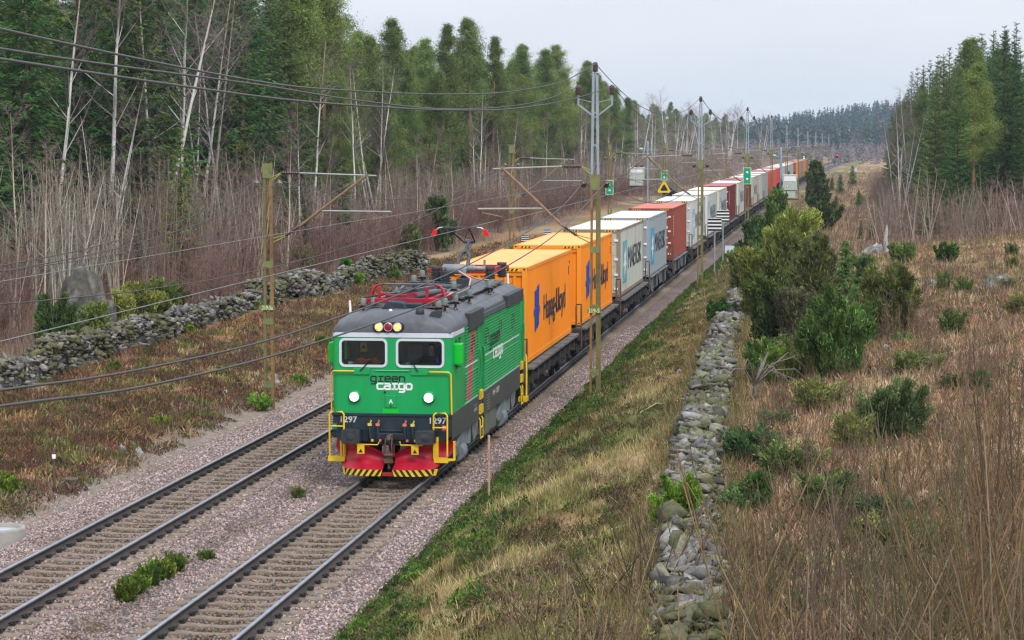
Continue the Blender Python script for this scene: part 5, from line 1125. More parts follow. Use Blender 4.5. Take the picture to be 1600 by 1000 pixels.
# three feeders on the tall masts
near_f = {0.0: [(4, 9.9), (13, 9.25), (21, 8.92), (30.5, 8.69), (37, 8.70), (45.7, 8.82), (54.7, 9.06), (65, 9.55), (73.7, 10.3)],
          -.52: [(4, 9.5), (13, 9.05), (22.6, 8.80), (32.6, 8.70), (39.6, 8.60), (48.8, 8.58), (58.4, 8.78), (66, 9.1), (73.7, 9.6)],
          .52: [(4, 9.1), (13, 8.75), (19.7, 8.60), (28.4, 8.46), (34.5, 8.44), (42.6, 8.48), (51, 8.62), (62, 9.0), (73.7, 9.6)]}
fn = {0.0: "topmost feeder cable, from the tip of the tall mast to the upper left", -.52: "middle feeder cable on the left outer insulator of the tall mast", .52: "lowest feeder cable on the right outer insulator of the tall mast"}
for dx, pts in near_f.items(): wire("feeder_cable", fn[dx], [(y, RL + dx, z) for y, z in pts], .0135, m_wire, cat="cable")
my = [73.7, 130, 193, 252, 308, 365, 425, 485]
for dx in (0.0, -.52, .52):
    for a, c in zip(my[:5], my[1:6]):
        d = 0.0 if dx == 0 else -.7
        wire("feeder_cable", "feeder cables sagging between the tall masts behind the train's fourth container", [(y, RL + dx, z) for y, z in span(a, 10.3 + d + (.3 if a in (193, 252) else 0), c, 10.3 + d + (.3 if c in (193, 252) else 0), 1.25)], .0135 if a < 100 else .02, m_wire, cat="cable")
# return wires low on the masts
wire("return_wire", "upper thick wire crossing in front of the locomotive's roof", [(y, RL - .36, z) for y, z in ((4, 6.9), (13, 6.15), (21.8, 5.64), (26.8, 5.38), (34.7, 5.19), (47.5, 5.26), (58, 5.55), (67.7, 6.05), (73.7, 6.68))], .0145, m_wire)
wire("return_wire", "lower thick wire crossing in front of the locomotive's cab", [(y, RL + .36, z) for y, z in ((4, 6.9), (13, 6.15), (20.1, 5.70), (24.7, 5.42), (32, 5.21), (43.8, 5.12), (54, 5.33), (62.4, 5.72), (73.7, 6.68))], .0145, m_wire)
for dx in (-.36, .36):
    for a, c in zip(my[:4], my[1:5]): wire("return_wire", "thin wires sagging low between the tall masts beside the containers", [(y, RL + dx, z) for y, z in span(a, 6.68, c, 6.68, 1.3)], .014, m_wire)
    wire("return_wire", "pair of wires from the rusty left mast's insulators towards the left edge", [(y, LLt + dx, z) for y, z in ((12, 6.3), (30, 5.5), (42, 5.24), (51, 5.22), (59, 5.36), (68, 5.85), (75, 6.68))], .0125, m_wire)
    for a, c in ((75, 131), (131, 186), (186, 241)): wire("return_wire", "thin wires sagging between the short masts left of the train", [(y, LLt + dx, z) for y, z in span(a, 6.68, c, 6.68, 1.15)], .013, m_wire)
# contact and messenger wires with droppers
def catenary(lat, ys_, zm, label, near):
    for a, c in zip(ys_, ys_[1:]):
        lb = label if a < 80 else "distant stretch of overhead contact wire with its messenger wire, beyond the second masts"
        t = thing("contact_line", lb, "contact line", P((a + c) / 2, lat, 5.5), 0, "overhead contact lines"); o0 = P((a + c) / 2, lat, 5.5)
        b = MB(); b.path([P(a + (c - a) * k / 8, lat + .12 * (1 - 2 * k / 8), 5.48) - o0 for k in range(9)], .0095 if a < 80 else .012, 5); b.build("contact_wire", m_cwire, t)
        mz = lambda f: zm - (zm - 5.62) * 4 * f * (1 - f)
        b = MB(); b.path([P(a + (c - a) * k / 14, lat, mz(k / 14)) - o0 for k in range(15)], .0085 if a < 80 else .012, 5); b.build("messenger_wire", m_wire, t)
        for f in (.12, .3, .5, .7, .88):
            b = MB(); y = a + (c - a) * f; b.tube(P(y, lat + .12 * (1 - 2 * f), 5.48) - o0, P(y, lat, mz(f)) - o0, .004, 4); b.build("dropper", m_wire, t)
catenary(0.0, [13, 73.7, 130, 193, 252, 308], 7.05, "contact wire and messenger above the train's track, meeting the raised pantograph", 1)
catenary(-SP, [18, 75, 131, 186, 241, 298], 6.87, "contact wire and messenger above the empty left-hand track", 1)
o = wire("guy_wire", "pale oblique stay wire right of the raised pantograph", [(92, -4.6, 3.4), (92.2, -4.2, 4.8), (92.4, -3.55, 7.0)], .010, m_cwire, None)

# ------------------------------------------------------------------ boards, cabinets and posts beside the line
m_sgn = mat("green_enamel_board", (.0, .30, .17), rough=.45, var=.05)
m_sgy = mat("yellow_enamel", (.78, .55, .01), rough=.45, var=.05)
m_cabn = mat("pale_grey_cabinet_paint", (.42, .46, .41), rough=.55, var=.08, dirt=(.28, .29, .24), dirt_amt=.4, dirt_scale=2)
def dot_board(y, lat, z, label, w=.62, h=1.25):
    t = thing("signal_board", label, "sign board", P(y, lat, z), -th(y), "green boards with two white dots")
    b = MB(); b.prism(rrect(-w / 2, w / 2, 0, h, .04), (0, -.20, 0), UX, UZ, (0, .03, 0)); b.build("board_rim", mat("yellow_board_rim", (.66, .62, .30), rough=.5), t)
    b = MB(); b.prism(rrect(-w / 2 + .05, w / 2 - .05, .05, h - .05, .03), (0, -.205, 0), UX, UZ, (0, .02, 0)); b.build("board_face", m_sgn, t)
    for k in (.3, .7):
        b = MB(); b.lathe([(.10, 0), (.10, .012), (0, .014)], (0, -.203, h * k), 14, (0, -1, 0)); b.build("white_dot", m_white, t)
dot_board(193, RL, 4.45, "green board with two white dots, on the third tall right mast", .66, 1.35)
dot_board(186, LLt, 3.75, "green board with two white dots, left of the grey pole-mounted transformer box", .62, 1.15)
dot_board(241, LLt, 3.95, "smallest green two-dot board, above the yellow warning triangle", .64, 1.05)
t = thing("warning_sign", "yellow triangular warning sign with black middle, left of the second tall mast", "sign", P(241, LLt, 2.75), -th(241))
for r_, y_, m_, nm in ((.72, -.20, m_sgy, "sign_rim"), (.40, -.206, m_ink, "sign_face")):
    b = MB(); b.prism([(r_ * math.cos(R(a)), .42 + r_ * math.sin(R(a))) for a0 in (90, 210, 330) for a in (a0 - 8, a0 + 8)], (0, y_, 0), UX, UZ, (0, .03, 0)); b.build(nm, m_, t)
def transformer(y, lat, zbox, w, h, label, pole_x):
    t = thing("transformer_box", label, "transformer", P(y, lat, T(y, lat)), -th(y)); zb = zbox - T(y, lat)
    b = MB(); b.bb(-w / 2, w / 2, -.5, .5, zb + h * .34, zb + h); b.bb(-w / 2 + .0, w / 2 - .12, -.42, .42, zb, zb + h * .32); b.build("cabinet", m_cabn, t, .03)
    b = MB(); b.bb(-w / 2 + .1, w / 2 - .1, -.512, -.506, zb + h * .72, zb + h * .92); b.build("white_panel", m_white, t)
    b = MB(); b.lathe([(.04, 0), (.04, .01), (0, .012)], (-.2, -.504, zb + h * .52), 10, (0, -1, 0)); b.build("lock_knob", m_white, t)
    b = MB(); b.lathe([(.10, 0), (.10, 2.4 + zb + h), (.09, 2.5 + zb + h), (0, 2.5 + zb + h)], (pole_x, .2, -.3), 12); b.bb(pole_x - .5, pole_x + .9, .15, .25, zb + h + 1.45, zb + h + 1.53); pl = b.build("pole", m_galv, t)
    b = MB(); b.bb(-w / 2 - .1, w / 2 + .1, -.55, .55, zb - .12, zb - .04); b.build("platform", m_wdark, t)
    for x in (-.1, .35):
        b = MB(); b.lathe([(.06, 0), (.09, .05), (.06, .1), (.09, .15), (.06, .2), (.03, .3), (0, .3)], (x, 0, zb + h), 10); b.build("bushing", m_ins, t)
    b = MB(); b.lathe([(.0, -.12), (.14, -.08), (.2, 0), (.14, .08), (0, .12)], (pole_x - .55, .2, zb + h + 1.55), 10); b.build("green_insulator", mat("pale_green_glass", (.30, .55, .42), rough=.3), t)
transformer(203, -6.85, 4.15, 1.25, 1.55, "pale grey transformer box on a pole left of the train, beside the green board", .85)
transformer(200, 6.2, 3.15, 1.18, 2.0, "pale grey transformer box on a pole right of the train, above the juniper tops", -.78)
def stripe_board(y, lat, z, label, zb=None, s=1.0):
    zb = T(y, lat) if zb is None else zb; t = thing("striped_board", label, "sign board", P(y, lat, zb), -th(y), "boards with black and white stripes")
    b = MB(); b.tube((0, .05, -.1), (0, .05, z - zb + .3), .05, 8); b.build("post", m_galv, t)
    b = MB(); b.bb(-.42 * s, .42 * s, -.03, .0, z - zb, z - zb + .80 * s); b.build("board", m_white, t)
    for k in range(4):
        b = MB(); b.bb(-.42 * s, .42 * s, -.036, -.031, z - zb + (.02 + k * .21) * s, z - zb + (.02 + k * .21 + .115) * s); b.build("black_stripe", m_ink, t)
stripe_board(144, 2.95, 2.5, "left one of two black-and-white striped boards on posts right of the second mast")
stripe_board(160, 2.65, 2.5, "right one of two black-and-white striped boards on posts right of the second mast")
stripe_board(132, -6.9, 2.35, "black-and-white striped board behind the first orange container's roof", s=.5)
stripe_board(142, -6.9, 2.35, "smaller black-and-white striped board above the second orange container's roof", s=.5)
def post(name, label, cat, px, py, h, r, m_, cap=None, capn="cap"):
    y, lat = G(px, py); z = T(y, lat); t = thing(name, label, cat, P(y, lat, z - .1), -th(y))
    b = MB(); b.lathe([(r, 0), (r, h + .09), (r * .8, h + .1), (0, h + .1)], (0, 0, 0), 8); b.build("post", m_, t)
    if cap: b = MB(); b.lathe([(r * 1.3, 0), (r * 1.3, .10), (0, .105)], (0, 0, h - .14 if capn == "white_band" else h + .1), 8); b.build(capn, cap, t)
    return t
post("marker_post", "thin rusty stake in the gravel right of the locomotive's plough", "stake", 764, 787, 1.52, .028, mat("rusty_pinkish_stake", (.36, .20, .14), rough=.9, var=.3, dirt=(.5, .45, .4), dirt_amt=.7, dirt_scale=6))
post("marker_post", "dark brown marker post with a white band on the left bank", "post", 85, 771, 1.03, .035, m_bronze, m_white, "white_band")
t = post("marker_post", "short post with a pale blue plate right of the striped boards", "post", 1140, 424, 1.35, .05, m_galv)
b = MB(); b.bb(-.28, .28, -.08, -.05, 1.15, 1.65); b.build("plate", mat("pale_blue_plate", (.55, .65, .72), rough=.5), t)
y, lat = G(0, 862); o = MB(); o.lathe([(.56, 0), (.56, .52), (.54, .56), (.46, .56), (.46, .40), (0, .40)], (0, 0, 0), 28); t = thing("concrete_ring", "round pale concrete well ring at the left edge of the picture", "well ring", P(y, lat - .02, T(y, lat) - .05))
o.build("ring", mat("pale_concrete", (.30, .285, .255), rough=.9, var=.15, scale=5, dirt=(.2, .19, .16), dirt_amt=.6, dirt_scale=3), t); b = MB(); b.lathe([(.455, 0), (.455, .03), (0, .04)], (0, 0, .47), 24); b.build("lid", mat("pale_plastic_lid", (.42, .44, .46), rough=.6), t)
y, lat = G(112, 762); o = tag(MB().__class__().build("x", m_white) if False else (lambda b: (b.lathe([(.10, 0), (.14, .03), (.15, .17), (.165, .19), (.165, .22), (.13, .22), (.12, .12), (0, .12)], (0, 0, 0), 16), b.build("clay_pot", mat("olive_clay", (.13, .12, .08), rough=.85, var=.2)))[1])(MB()), "small dark olive pot standing by the marker post on the left bank", "pot"); o.location = P(y, lat, T(y, lat))
# far signals and small things down the line
t = thing("disc_signal", "black round signal disc seen from behind, in front of the far orange container", "signal", P(268, 3.6, T(268, 3.6)), -th(268))
b = MB(); b.tube((0, 0, -.2), (0, 0, 3.4), .07, 8); b.build("post", m_galv, t); b = MB(); b.lathe([(.68, 0), (.68, .05), (0, .08)], (0, .05, 3.15), 22, (0, -1, 0)); b.build("disc", m_ink, t); b = MB(); b.bb(-.35, .35, -.15, .15, 1.3, 1.75); b.build("relay_box", m_cabn, t)
t = thing("relay_cabinet", "pale grey cabinet at the foot of the black disc signal", "cabinet", P(262, 4.3, T(262, 4.3)), -th(262)); b = MB(); b.bb(-.42, .42, -.3, .3, 0, 1.25); b.build("case", m_cabn, t, .03); b = MB(); b.bb(-.46, .46, -.34, .34, 1.25, 1.32); b.build("lid", m_galv, t)
def light_signal(y, lat, z, lamps, label):
    t = thing("colour_light_signal", label, "signal", P(y, lat, T(y, lat)), -th(y)); zz = z - T(y, lat)
    b = MB(); b.tube((0, .1, -.2), (0, .1, zz), .06, 6); b.build("post", m_galv, t); b = MB(); b.bb(-.3, .3, 0, .12, zz - .2, zz + .45 * len(lamps)); b.build("signal_head", m_ink, t)
    for k, c in enumerate(lamps): b = MB(); b.lathe([(.19, 0), (.16, .03), (0, .04)], (0, 0, zz + .1 + .45 * k), 12, (0, -1, 0)); b.build("lamp", c, t)
m_gl = mat("lit_green_lamp", (.03, .55, .30), rough=.3, var=.01, emit=1.2); m_yl = mat("lit_yellow_lamp", (.85, .62, .18), rough=.3, var=.01, emit=1.2); m_rl = mat("lit_red_lamp", (.8, .03, .05), rough=.3, var=.01, emit=1.2)
light_signal(520, -1.5 - 1.0 + 2.0, 4.0, [m_yl, m_gl], "distant signal showing green above yellow, above the column juniper")
light_signal(560, 6.0, 4.1, [m_ink, m_rl], "distant red signal light at the valley end of the railway")
t = thing("white_sheet", "small white plate lying by the rails below the rusty distant mast", "plate", P(236, 3.2, T(236, 3.2)), .3); b = MB(); b.box(0, 0, .14, .62, .5, .06, 0, Matrix.Rotation(.5, 3, 'X')); b.box(0, .1, .05, .5, .1, .14); b.build("plate", m_white, t)
t = thing("equipment_hut", "pale blue-grey hut far off in the valley, right of the red signal", "hut", P(640, 9.0, T(640, 9) ), -th(640)); b = MB(); b.bb(-.75, .75, -.8, .8, 0, 1.1); b.build("wall", mat("pale_blue_grey_sheet", (.45, .55, .55), rough=.5), t); b = MB(); b.prism([(-.85, 0), (.85, 0), (0, .18)], (0, -.9, 1.1), UX, UZ, (0, 1.8, 0)); b.build("roof", m_galv, t)
t = thing("trackside_hut", "small dark shed roof beyond the white containers", "shed", P(262, -8.6, T(262, -8.6)), -th(262)); b = MB(); b.bb(-.7, .7, -.8, .8, 0, 2.6); b.build("wall", m_wdark, t); b = MB(); b.prism([(-.95, 0), (.95, 0), (0, .75)], (0, -1, 2.6), UX, UZ, (0, 2, 0)); b.build("roof", m_ink, t)
# ================================================================== dry-stone walls and boulders
ROCKS = [hull_stone(100 + i, 9 + i % 4) for i in range(12)]
m_wall = col_mat("lichen_covered_stone", rough=.95, spec=.1, objvar=0, noise=.5, nscale=11.0)
def stone_wall(name, label, path, w, h, seed, per_m=95, cols=None):
    rng = np.random.default_rng(seed); p = np.array(path, float)
    seg = np.concatenate([[0], np.cumsum(np.hypot(np.diff(p[:, 0]), np.diff(p[:, 1])))]); n = int(seg[-1] * per_m)
    u = rng.random(n) * seg[-1]; y = np.interp(u, seg, p[:, 0]); lat = np.interp(u, seg, p[:, 1])
    hl = h * (.30 + 1.3 * fbm(y * .45, y * 0 + 3, seed, 3)); t = rng.random(n) ** .8; side = rng.uniform(-1, 1, n)
    edge = rng.random(n) < .55; side = np.where(edge, np.sign(side), side); t = np.where(~edge, .8 + .25 * rng.random(n), t)
    off = side * w * .5 * (1 - .35 * t) + rng.normal(0, .05, n)
    C = np.stack([xc(y) + lat + off, y + rng.normal(0, .05, n), terr(lat, y) + t * hl - .02], 1)
    S = rng.gamma(2.6, .045, (n, 1)).clip(.04, .24) * rng.uniform(.65, 1.4, (n, 3)); S[:, 2] *= .5
    base = np.array(cols or [(.20, .195, .185), (.155, .15, .14), (.25, .245, .225), (.20, .18, .14), (.165, .17, .10), (.10, .095, .085)])[rng.integers(0, 6, n)] * rng.uniform(.55, 1.25, (n, 1)); ms = fbm((xc(y) + lat) * 1.3, y * .9, seed + 9, 3); base = lerp(base, np.array((.095, .095, .035)), sstep(.55, .68, ms) * .75)
    ang = rng.uniform(-.5, .5, (n, 3)); Rm = rot_mats(rng, n); flat = rng.random(n) < .6; yaw = rng.uniform(0, 6.28, n)
    Rz = np.zeros((n, 3, 3)); Rz[:, 0, 0] = np.cos(yaw); Rz[:, 0, 1] = -np.sin(yaw); Rz[:, 1, 0] = np.sin(yaw); Rz[:, 1, 1] = np.cos(yaw); Rz[:, 2, 2] = 1; Rm[flat] = Rz[flat]
    V, Fq, Cv = scatter_stones(C, S, base, rng, ROCKS, Rm)
    k = len(V); uu = np.arange(1.2, seg[-1] - 1.2, .8); yy = np.interp(uu, seg, p[:, 0]); ll = np.interp(uu, seg, p[:, 1]); prof = ((-w * .38, -.2), (-w * .22, h * .28), (w * .22, h * .28), (w * .38, -.2))
    cv = np.array([(xc(a) + l + q[0], a, T(a, l) + q[1]) for a, l in zip(yy, ll) for q in prof]); m_ = len(prof)
    f = np.array([tri for i in range(len(uu) - 1) for j in range(m_ - 1) for tri in ((k + i * m_ + j, k + i * m_ + j + 1, k + (i + 1) * m_ + j + 1), (k + i * m_ + j, k + (i + 1) * m_ + j + 1, k + (i + 1) * m_ + j))])
    o = me_obj(name, np_mesh(name, np.concatenate([V, cv]), np.concatenate([Fq, f]), m_wall, np.concatenate([Cv, np.tile((.15, .145, .13), (len(cv), 1))]))); tag(o, label, "stone wall"); return o
stone_wall("dry_stone_wall", "broad grey dry-stone wall running along the bank right of the train", [(24, 9.0), (33, 8.3), (40, 7.9), (46, 7.65), (52, 7.4), (60, 7.2), (70, 6.9), (80, 6.6), (87, 6.5), (98, 6.4), (110, 6.1), (126, 5.6), (138, 5.4)], 0.95, .54, 61)
stone_wall("dry_stone_wall", "long grey dry-stone wall along the edge of the bare saplings left of the tracks", [(62, -15.6), (73, -15.3), (87, -15.6), (98, -15.9), (109, -16.1), (113, -15.7)], .95, .95, 62)
stone_wall("dry_stone_wall", "short far stretch of grey dry-stone wall left of the raised pantograph", [(113.2, -15.75), (116, -15.6), (126, -15.2), (134, -14.6), (141, -14.2)], .95, 1.05, 63)

def y_at(px, lat):
    k = (px - 800) / F_PX; A_, B_, C_ = .5 * TK, TYAW - k, TX0 + lat; return (-B_ + math.sqrt(max(0, B_ * B_ - 4 * A_ * C_))) / (2 * A_)
rng = np.random.default_rng(5); n_ = 5200; y = 26 * np.exp(rng.random(n_) * math.log(135 / 26)); wl = np.interp(y, [24, 33, 40, 46, 52, 60, 70, 80, 87, 98, 110, 126, 138], [9.0, 8.3, 7.9, 7.65, 7.4, 7.2, 6.9, 6.6, 6.5, 6.4, 6.1, 5.6, 5.4]); lat = wl + np.where(rng.random(n_) < .5, -1, 1) * (.50 + np.abs(rng.normal(0, .22, n_))); y = np.repeat(y, 8) + rng.normal(0, .1, n_ * 8); lat = np.repeat(lat, 8) + rng.normal(0, .1, n_ * 8)
blades("wall_grass", y, lat, rng.uniform(.15, .5, len(y)), rng.uniform(.010, .022, len(y)), pick(rng, len(y), [(.30, .225, .12), (.20, .17, .06), (.13, .14, .04), (.24, .13, .07), (.40, .31, .19)], [3, 3, 3, 2, 1.5]) * rng.uniform(.6, 1.3, (len(y), 1)), .7, "dry grass growing up against both sides of the right stone wall", "grass", seed=31)
k_ = rng.random(900); yw = 26 * np.exp(k_ * math.log(132 / 26)); lw = np.interp(yw, [24, 33, 40, 46, 52, 60, 70, 80, 87, 98, 110, 126, 138], [9.0, 8.3, 7.9, 7.65, 7.4, 7.2, 6.9, 6.6, 6.5, 6.4, 6.1, 5.6, 5.4]) + rng.normal(0, .3, 900)
cushions("wall_moss", yw, lw, rng.uniform(.08, .26, 900), rng.uniform(.05, .16, 900), 46, .018, [(.14, .15, .05), (.20, .18, .07), (.26, .20, .11), (.10, .13, .035)], [3, 2, 3, 2], "moss and dry tufts growing on top of the right stone wall", "moss", 33, zf=lambda l, y: terr(l, y) + .54 * (.26 + 1.15 * fbm(y * .45, y * 0 + 3, 61, 3)) - .04)
m_rock = col_mat("mossy_rock", rough=.95, spec=.1, objvar=.15, noise=.5, nscale=5.0)
def boulder_mesh(seed, sx_, sy_, sz_, moss, rock=(.25, .245, .23), rough_=.35):
    bm = bmesh.new(); bmesh.ops.create_icosphere(bm, subdivisions=4, radius=1.0); rnd = random.Random(seed); pl = [(Vector((rnd.gauss(0, 1), rnd.gauss(0, 1), rnd.gauss(0, .8))).normalized(), rnd.uniform(.5, .85)) for _ in range(16)]
    from mathutils import noise as mno
    for v in bm.verts:
        c = v.co
        for n_, d in pl:
            e = c.dot(n_) - d
            if e > 0: c -= n_ * e * .9
        c *= 1 + (mno.fractal(c * 2.3 + Vector((seed, 0, 0)), 1, 2, 4) * rough_ * .85)
        v.co = Vector((c.x * sx_, c.y * sy_, max(c.z, -.5) * sz_))
    bm.normal_update(); V = np.array([v.co[:] for v in bm.verts]); N_ = np.array([v.normal.z for v in bm.verts]); Fq = np.array([[q.index for q in f.verts] for f in bm.faces]); bm.free()
    nn = fbm(V[:, 0] * 3 / sx_, V[:, 1] * 3 / sx_ + V[:, 2] * 2, seed); k = sstep(.45, .6, nn + (N_ - .4) * .25) * moss
    k2 = sstep(.54, .60, fbm(V[:, 0] * 5, V[:, 2] * 6 + V[:, 1] * 4, seed + 5)) * .8
    col = lerp(np.tile(np.array(rock), (len(V), 1)), np.array((.075, .075, .025)), k); col = lerp(col, np.minimum(np.array(rock) * 2.6, .40), k2 * (1 - k)); return np_mesh("boulder", V, Fq, m_rock, col)
def boulder(px, py, wpx, hpx, label, seed, moss=.5, rock=(.25, .245, .23), group=None, lat=None):
    y, lat = G(px, py) if lat is None else (y_at(px, lat), lat); s = y / F_PX; o = me_obj("boulder", boulder_mesh(seed, wpx * s / 2 * 1.12, wpx * s / 2 * .9, hpx * s * .95, moss, rock)); tag(o, label, "rock", group); o.location = P(y + wpx * s * .3, lat, T(y, lat) + hpx * s * .05); o.rotation_euler = (0, 0, seed); return o
boulder(122, 512, 120, 118, "huge dark mossy boulder standing behind the left stone wall", 3, .25, (.075, .07, .065), lat=-17.6)
boulder(190, 712, 18, 12, "flat grey stone, left one of two at the foot of the left bank", 2, .1); boulder(216, 714, 17, 15, "pointed grey stone, right one of two at the foot of the left bank", 3, .1)
boulder(428, 606, 24, 20, "grey stone at the base of the rusty left mast", 4, .1); boulder(350, 618, 16, 10, "pale grey stone on the left bank between mast and rails", 5, .1)
boulder(1362, 402, 52, 22, "mossy grey rock beside the dead tree snag on the right crest", 6, .55); boulder(1560, 452, 80, 22, "broad mossy rock near the right edge of the dry field", 7, .75, (.2, .19, .17)); boulder(1452, 448, 32, 14, "small mossy rock in the dry grass left of the broad rock", 8, .6)
boulder(1386, 548, 14, 15, "small pale rock beside the round dark juniper", 9, .2, (.33, .32, .3)); boulder(1152, 418, 24, 17, "smooth whitish rock slab on the bank below the striped boards", 10, 0, (.42, .42, .44)); boulder(1062, 583, 16, 6, "flat stone lying in the grass left of the right wall", 11, .1)

# ================================================================== trees and bushes
m_bark = col_mat("bark", rough=.95, spec=.1, objvar=.15, noise=.3, nscale=6)
m_birch = col_mat("white_birch_bark", rough=.8, spec=.2, objvar=.12, noise=.25, nscale=9)
m_needle = col_mat("needles", rough=.7, spec=.2, objvar=.30, translucent=.28)
m_twig = col_mat("bare_twigs", rough=.9, spec=.1, objvar=.22)
def rnd_unit(rng, n):
    v = rng.normal(size=(n, 3)); return v / np.linalg.norm(v, axis=1)[:, None]
def trunk_mesh(name, pts, rad, colf, m_, n=7):
    b = MB(); b.path(pts, rad, n, cap=False); V = np.array(b.v); Fq = np.array(b.f); return np_mesh(name, V, Fq, m_, colf(V), smooth=True)
def sticks(S0, S1, r0, r1):
    """thin 3-sided sticks from arrays"""
    n = len(S0); d = S1 - S0; d = d / (np.linalg.norm(d, axis=1)[:, None] + 1e-9); a = np.cross(d, np.array((.31, .17, .93))); a /= np.linalg.norm(a, axis=1)[:, None] + 1e-9; b = np.cross(d, a)
    V = np.empty((n, 6, 3))
    for k in range(3):
        o = a * math.cos(k * 2.094) + b * math.sin(k * 2.094); V[:, k] = S0 + o * r0[:, None]; V[:, 3 + k] = S1 + o * r1[:, None]
    i = np.arange(n)[:, None] * 6; Fq = np.concatenate([i + np.array((k, (k + 1) % 3, 3 + (k + 1) % 3, 3 + k)) for k in range(3)]); return V.reshape(-1, 3), Fq
class Crown:
    def __init__(s): s.V = []; s.F = []; s.C = []; s.n = 0
    def quads(s, C, U, W, col):
        V, Fq = frame_quads(C, U, W); s.V.append(V); s.F.append(Fq + s.n); s.n += len(V); s.C.append(np.repeat(col, 4, 0))
    def sticks(s, A, B, r0, r1, col):
        V, Fq = sticks(A, B, r0, r1); s.V.append(V); s.F.append(Fq + s.n); s.n += len(V); s.C.append(np.repeat(col, 6, 0))
    def mesh(s, name, m_): return np_mesh(name, np.concatenate(s.V), np.concatenate(s.F), m_, np.concatenate(s.C))
def pine(seed, h=18.0, c0=.42, rmax=2.7):
    rng = np.random.default_rng(seed); bend = rng.normal(0, .25, 2)
    tp = [Vector((bend[0] * (t ** 2) * 2, bend[1] * (t ** 2) * 2, h * t)) for t in np.linspace(0, 1, 9)]
    def tc(V):
        t = V[:, 2] / h; k = sstep(.25, .5, t + (vnoise(V[:, 0] * 4, V[:, 2] * .8, seed) - .5) * .2); return lerp(np.tile((.16, .12, .10), (len(V), 1)), np.array((.33, .17, .085)), k)
    tm = trunk_mesh("trunk", tp, [.20 * (1 - .88 * t) + .01 for t in np.linspace(0, 1, 9)], tc, m_bark)
    cr = Crown(); nb = 104; t = np.sort(c0 + (1 - c0) * rng.random(nb) ** .72); az = rng.uniform(0, 6.28, nb)
    u = (t - c0) / (1 - c0); L = rmax * (np.clip(.42 + u * 2.4, 0, 1) * (1 - u) ** (.72 + .14 * (seed % 3)) + .05) * rng.uniform(.5, 1.25, nb); bt = rng.uniform(.62, 1.38, nb)
    A = np.stack([bend[0] * t ** 2 * 2, bend[1] * t ** 2 * 2, h * t], 1); d = np.stack([np.cos(az), np.sin(az), rng.uniform(-.05, .5, nb) + .9 * u ** 2], 1); B = A + d * L[:, None]
    cr.sticks(A, B, .035 + .012 * L, np.full(nb, .012), np.tile((.19, .11, .07), (nb, 1)))
    for i in range(nb):
        k = int(4 + L[i] * 2.3); f = rng.uniform(.35, 1.05, k); cc = A[i] + (B[i] - A[i]) * f[:, None] + rng.normal(0, .16, (k, 3)) * L[i] * .5
        tone = bt[i] * rng.uniform(.8, 1.2, k); q = 46; C = np.repeat(cc, q, 0) + rng.normal(0, 1, (k * q, 3)) * np.array((.36, .36, .27)) * (.55 + .45 * min(1.0, L[i] / 1.5)); U = rnd_unit(rng, k * q); U[:, 2] = np.abs(U[:, 2]) * .8 + .15; U /= np.linalg.norm(U, axis=1)[:, None]
        W = np.cross(U, rnd_unit(rng, k * q)); W /= np.linalg.norm(W, axis=1)[:, None] + 1e-9; col = np.repeat(tone, q)[:, None] * np.array((.155, .225, .058)) * rng.uniform(.75, 1.25, (k * q, 1))
        col += (rng.random((k * q, 1)) < .12) * np.array((.05, .05, .0)); cr.quads(C, U * rng.uniform(.05, .11, (k * q, 1)), W * rng.uniform(.012, .024, (k * q, 1)), col)
    return tm, cr.mesh("crown", m_needle)
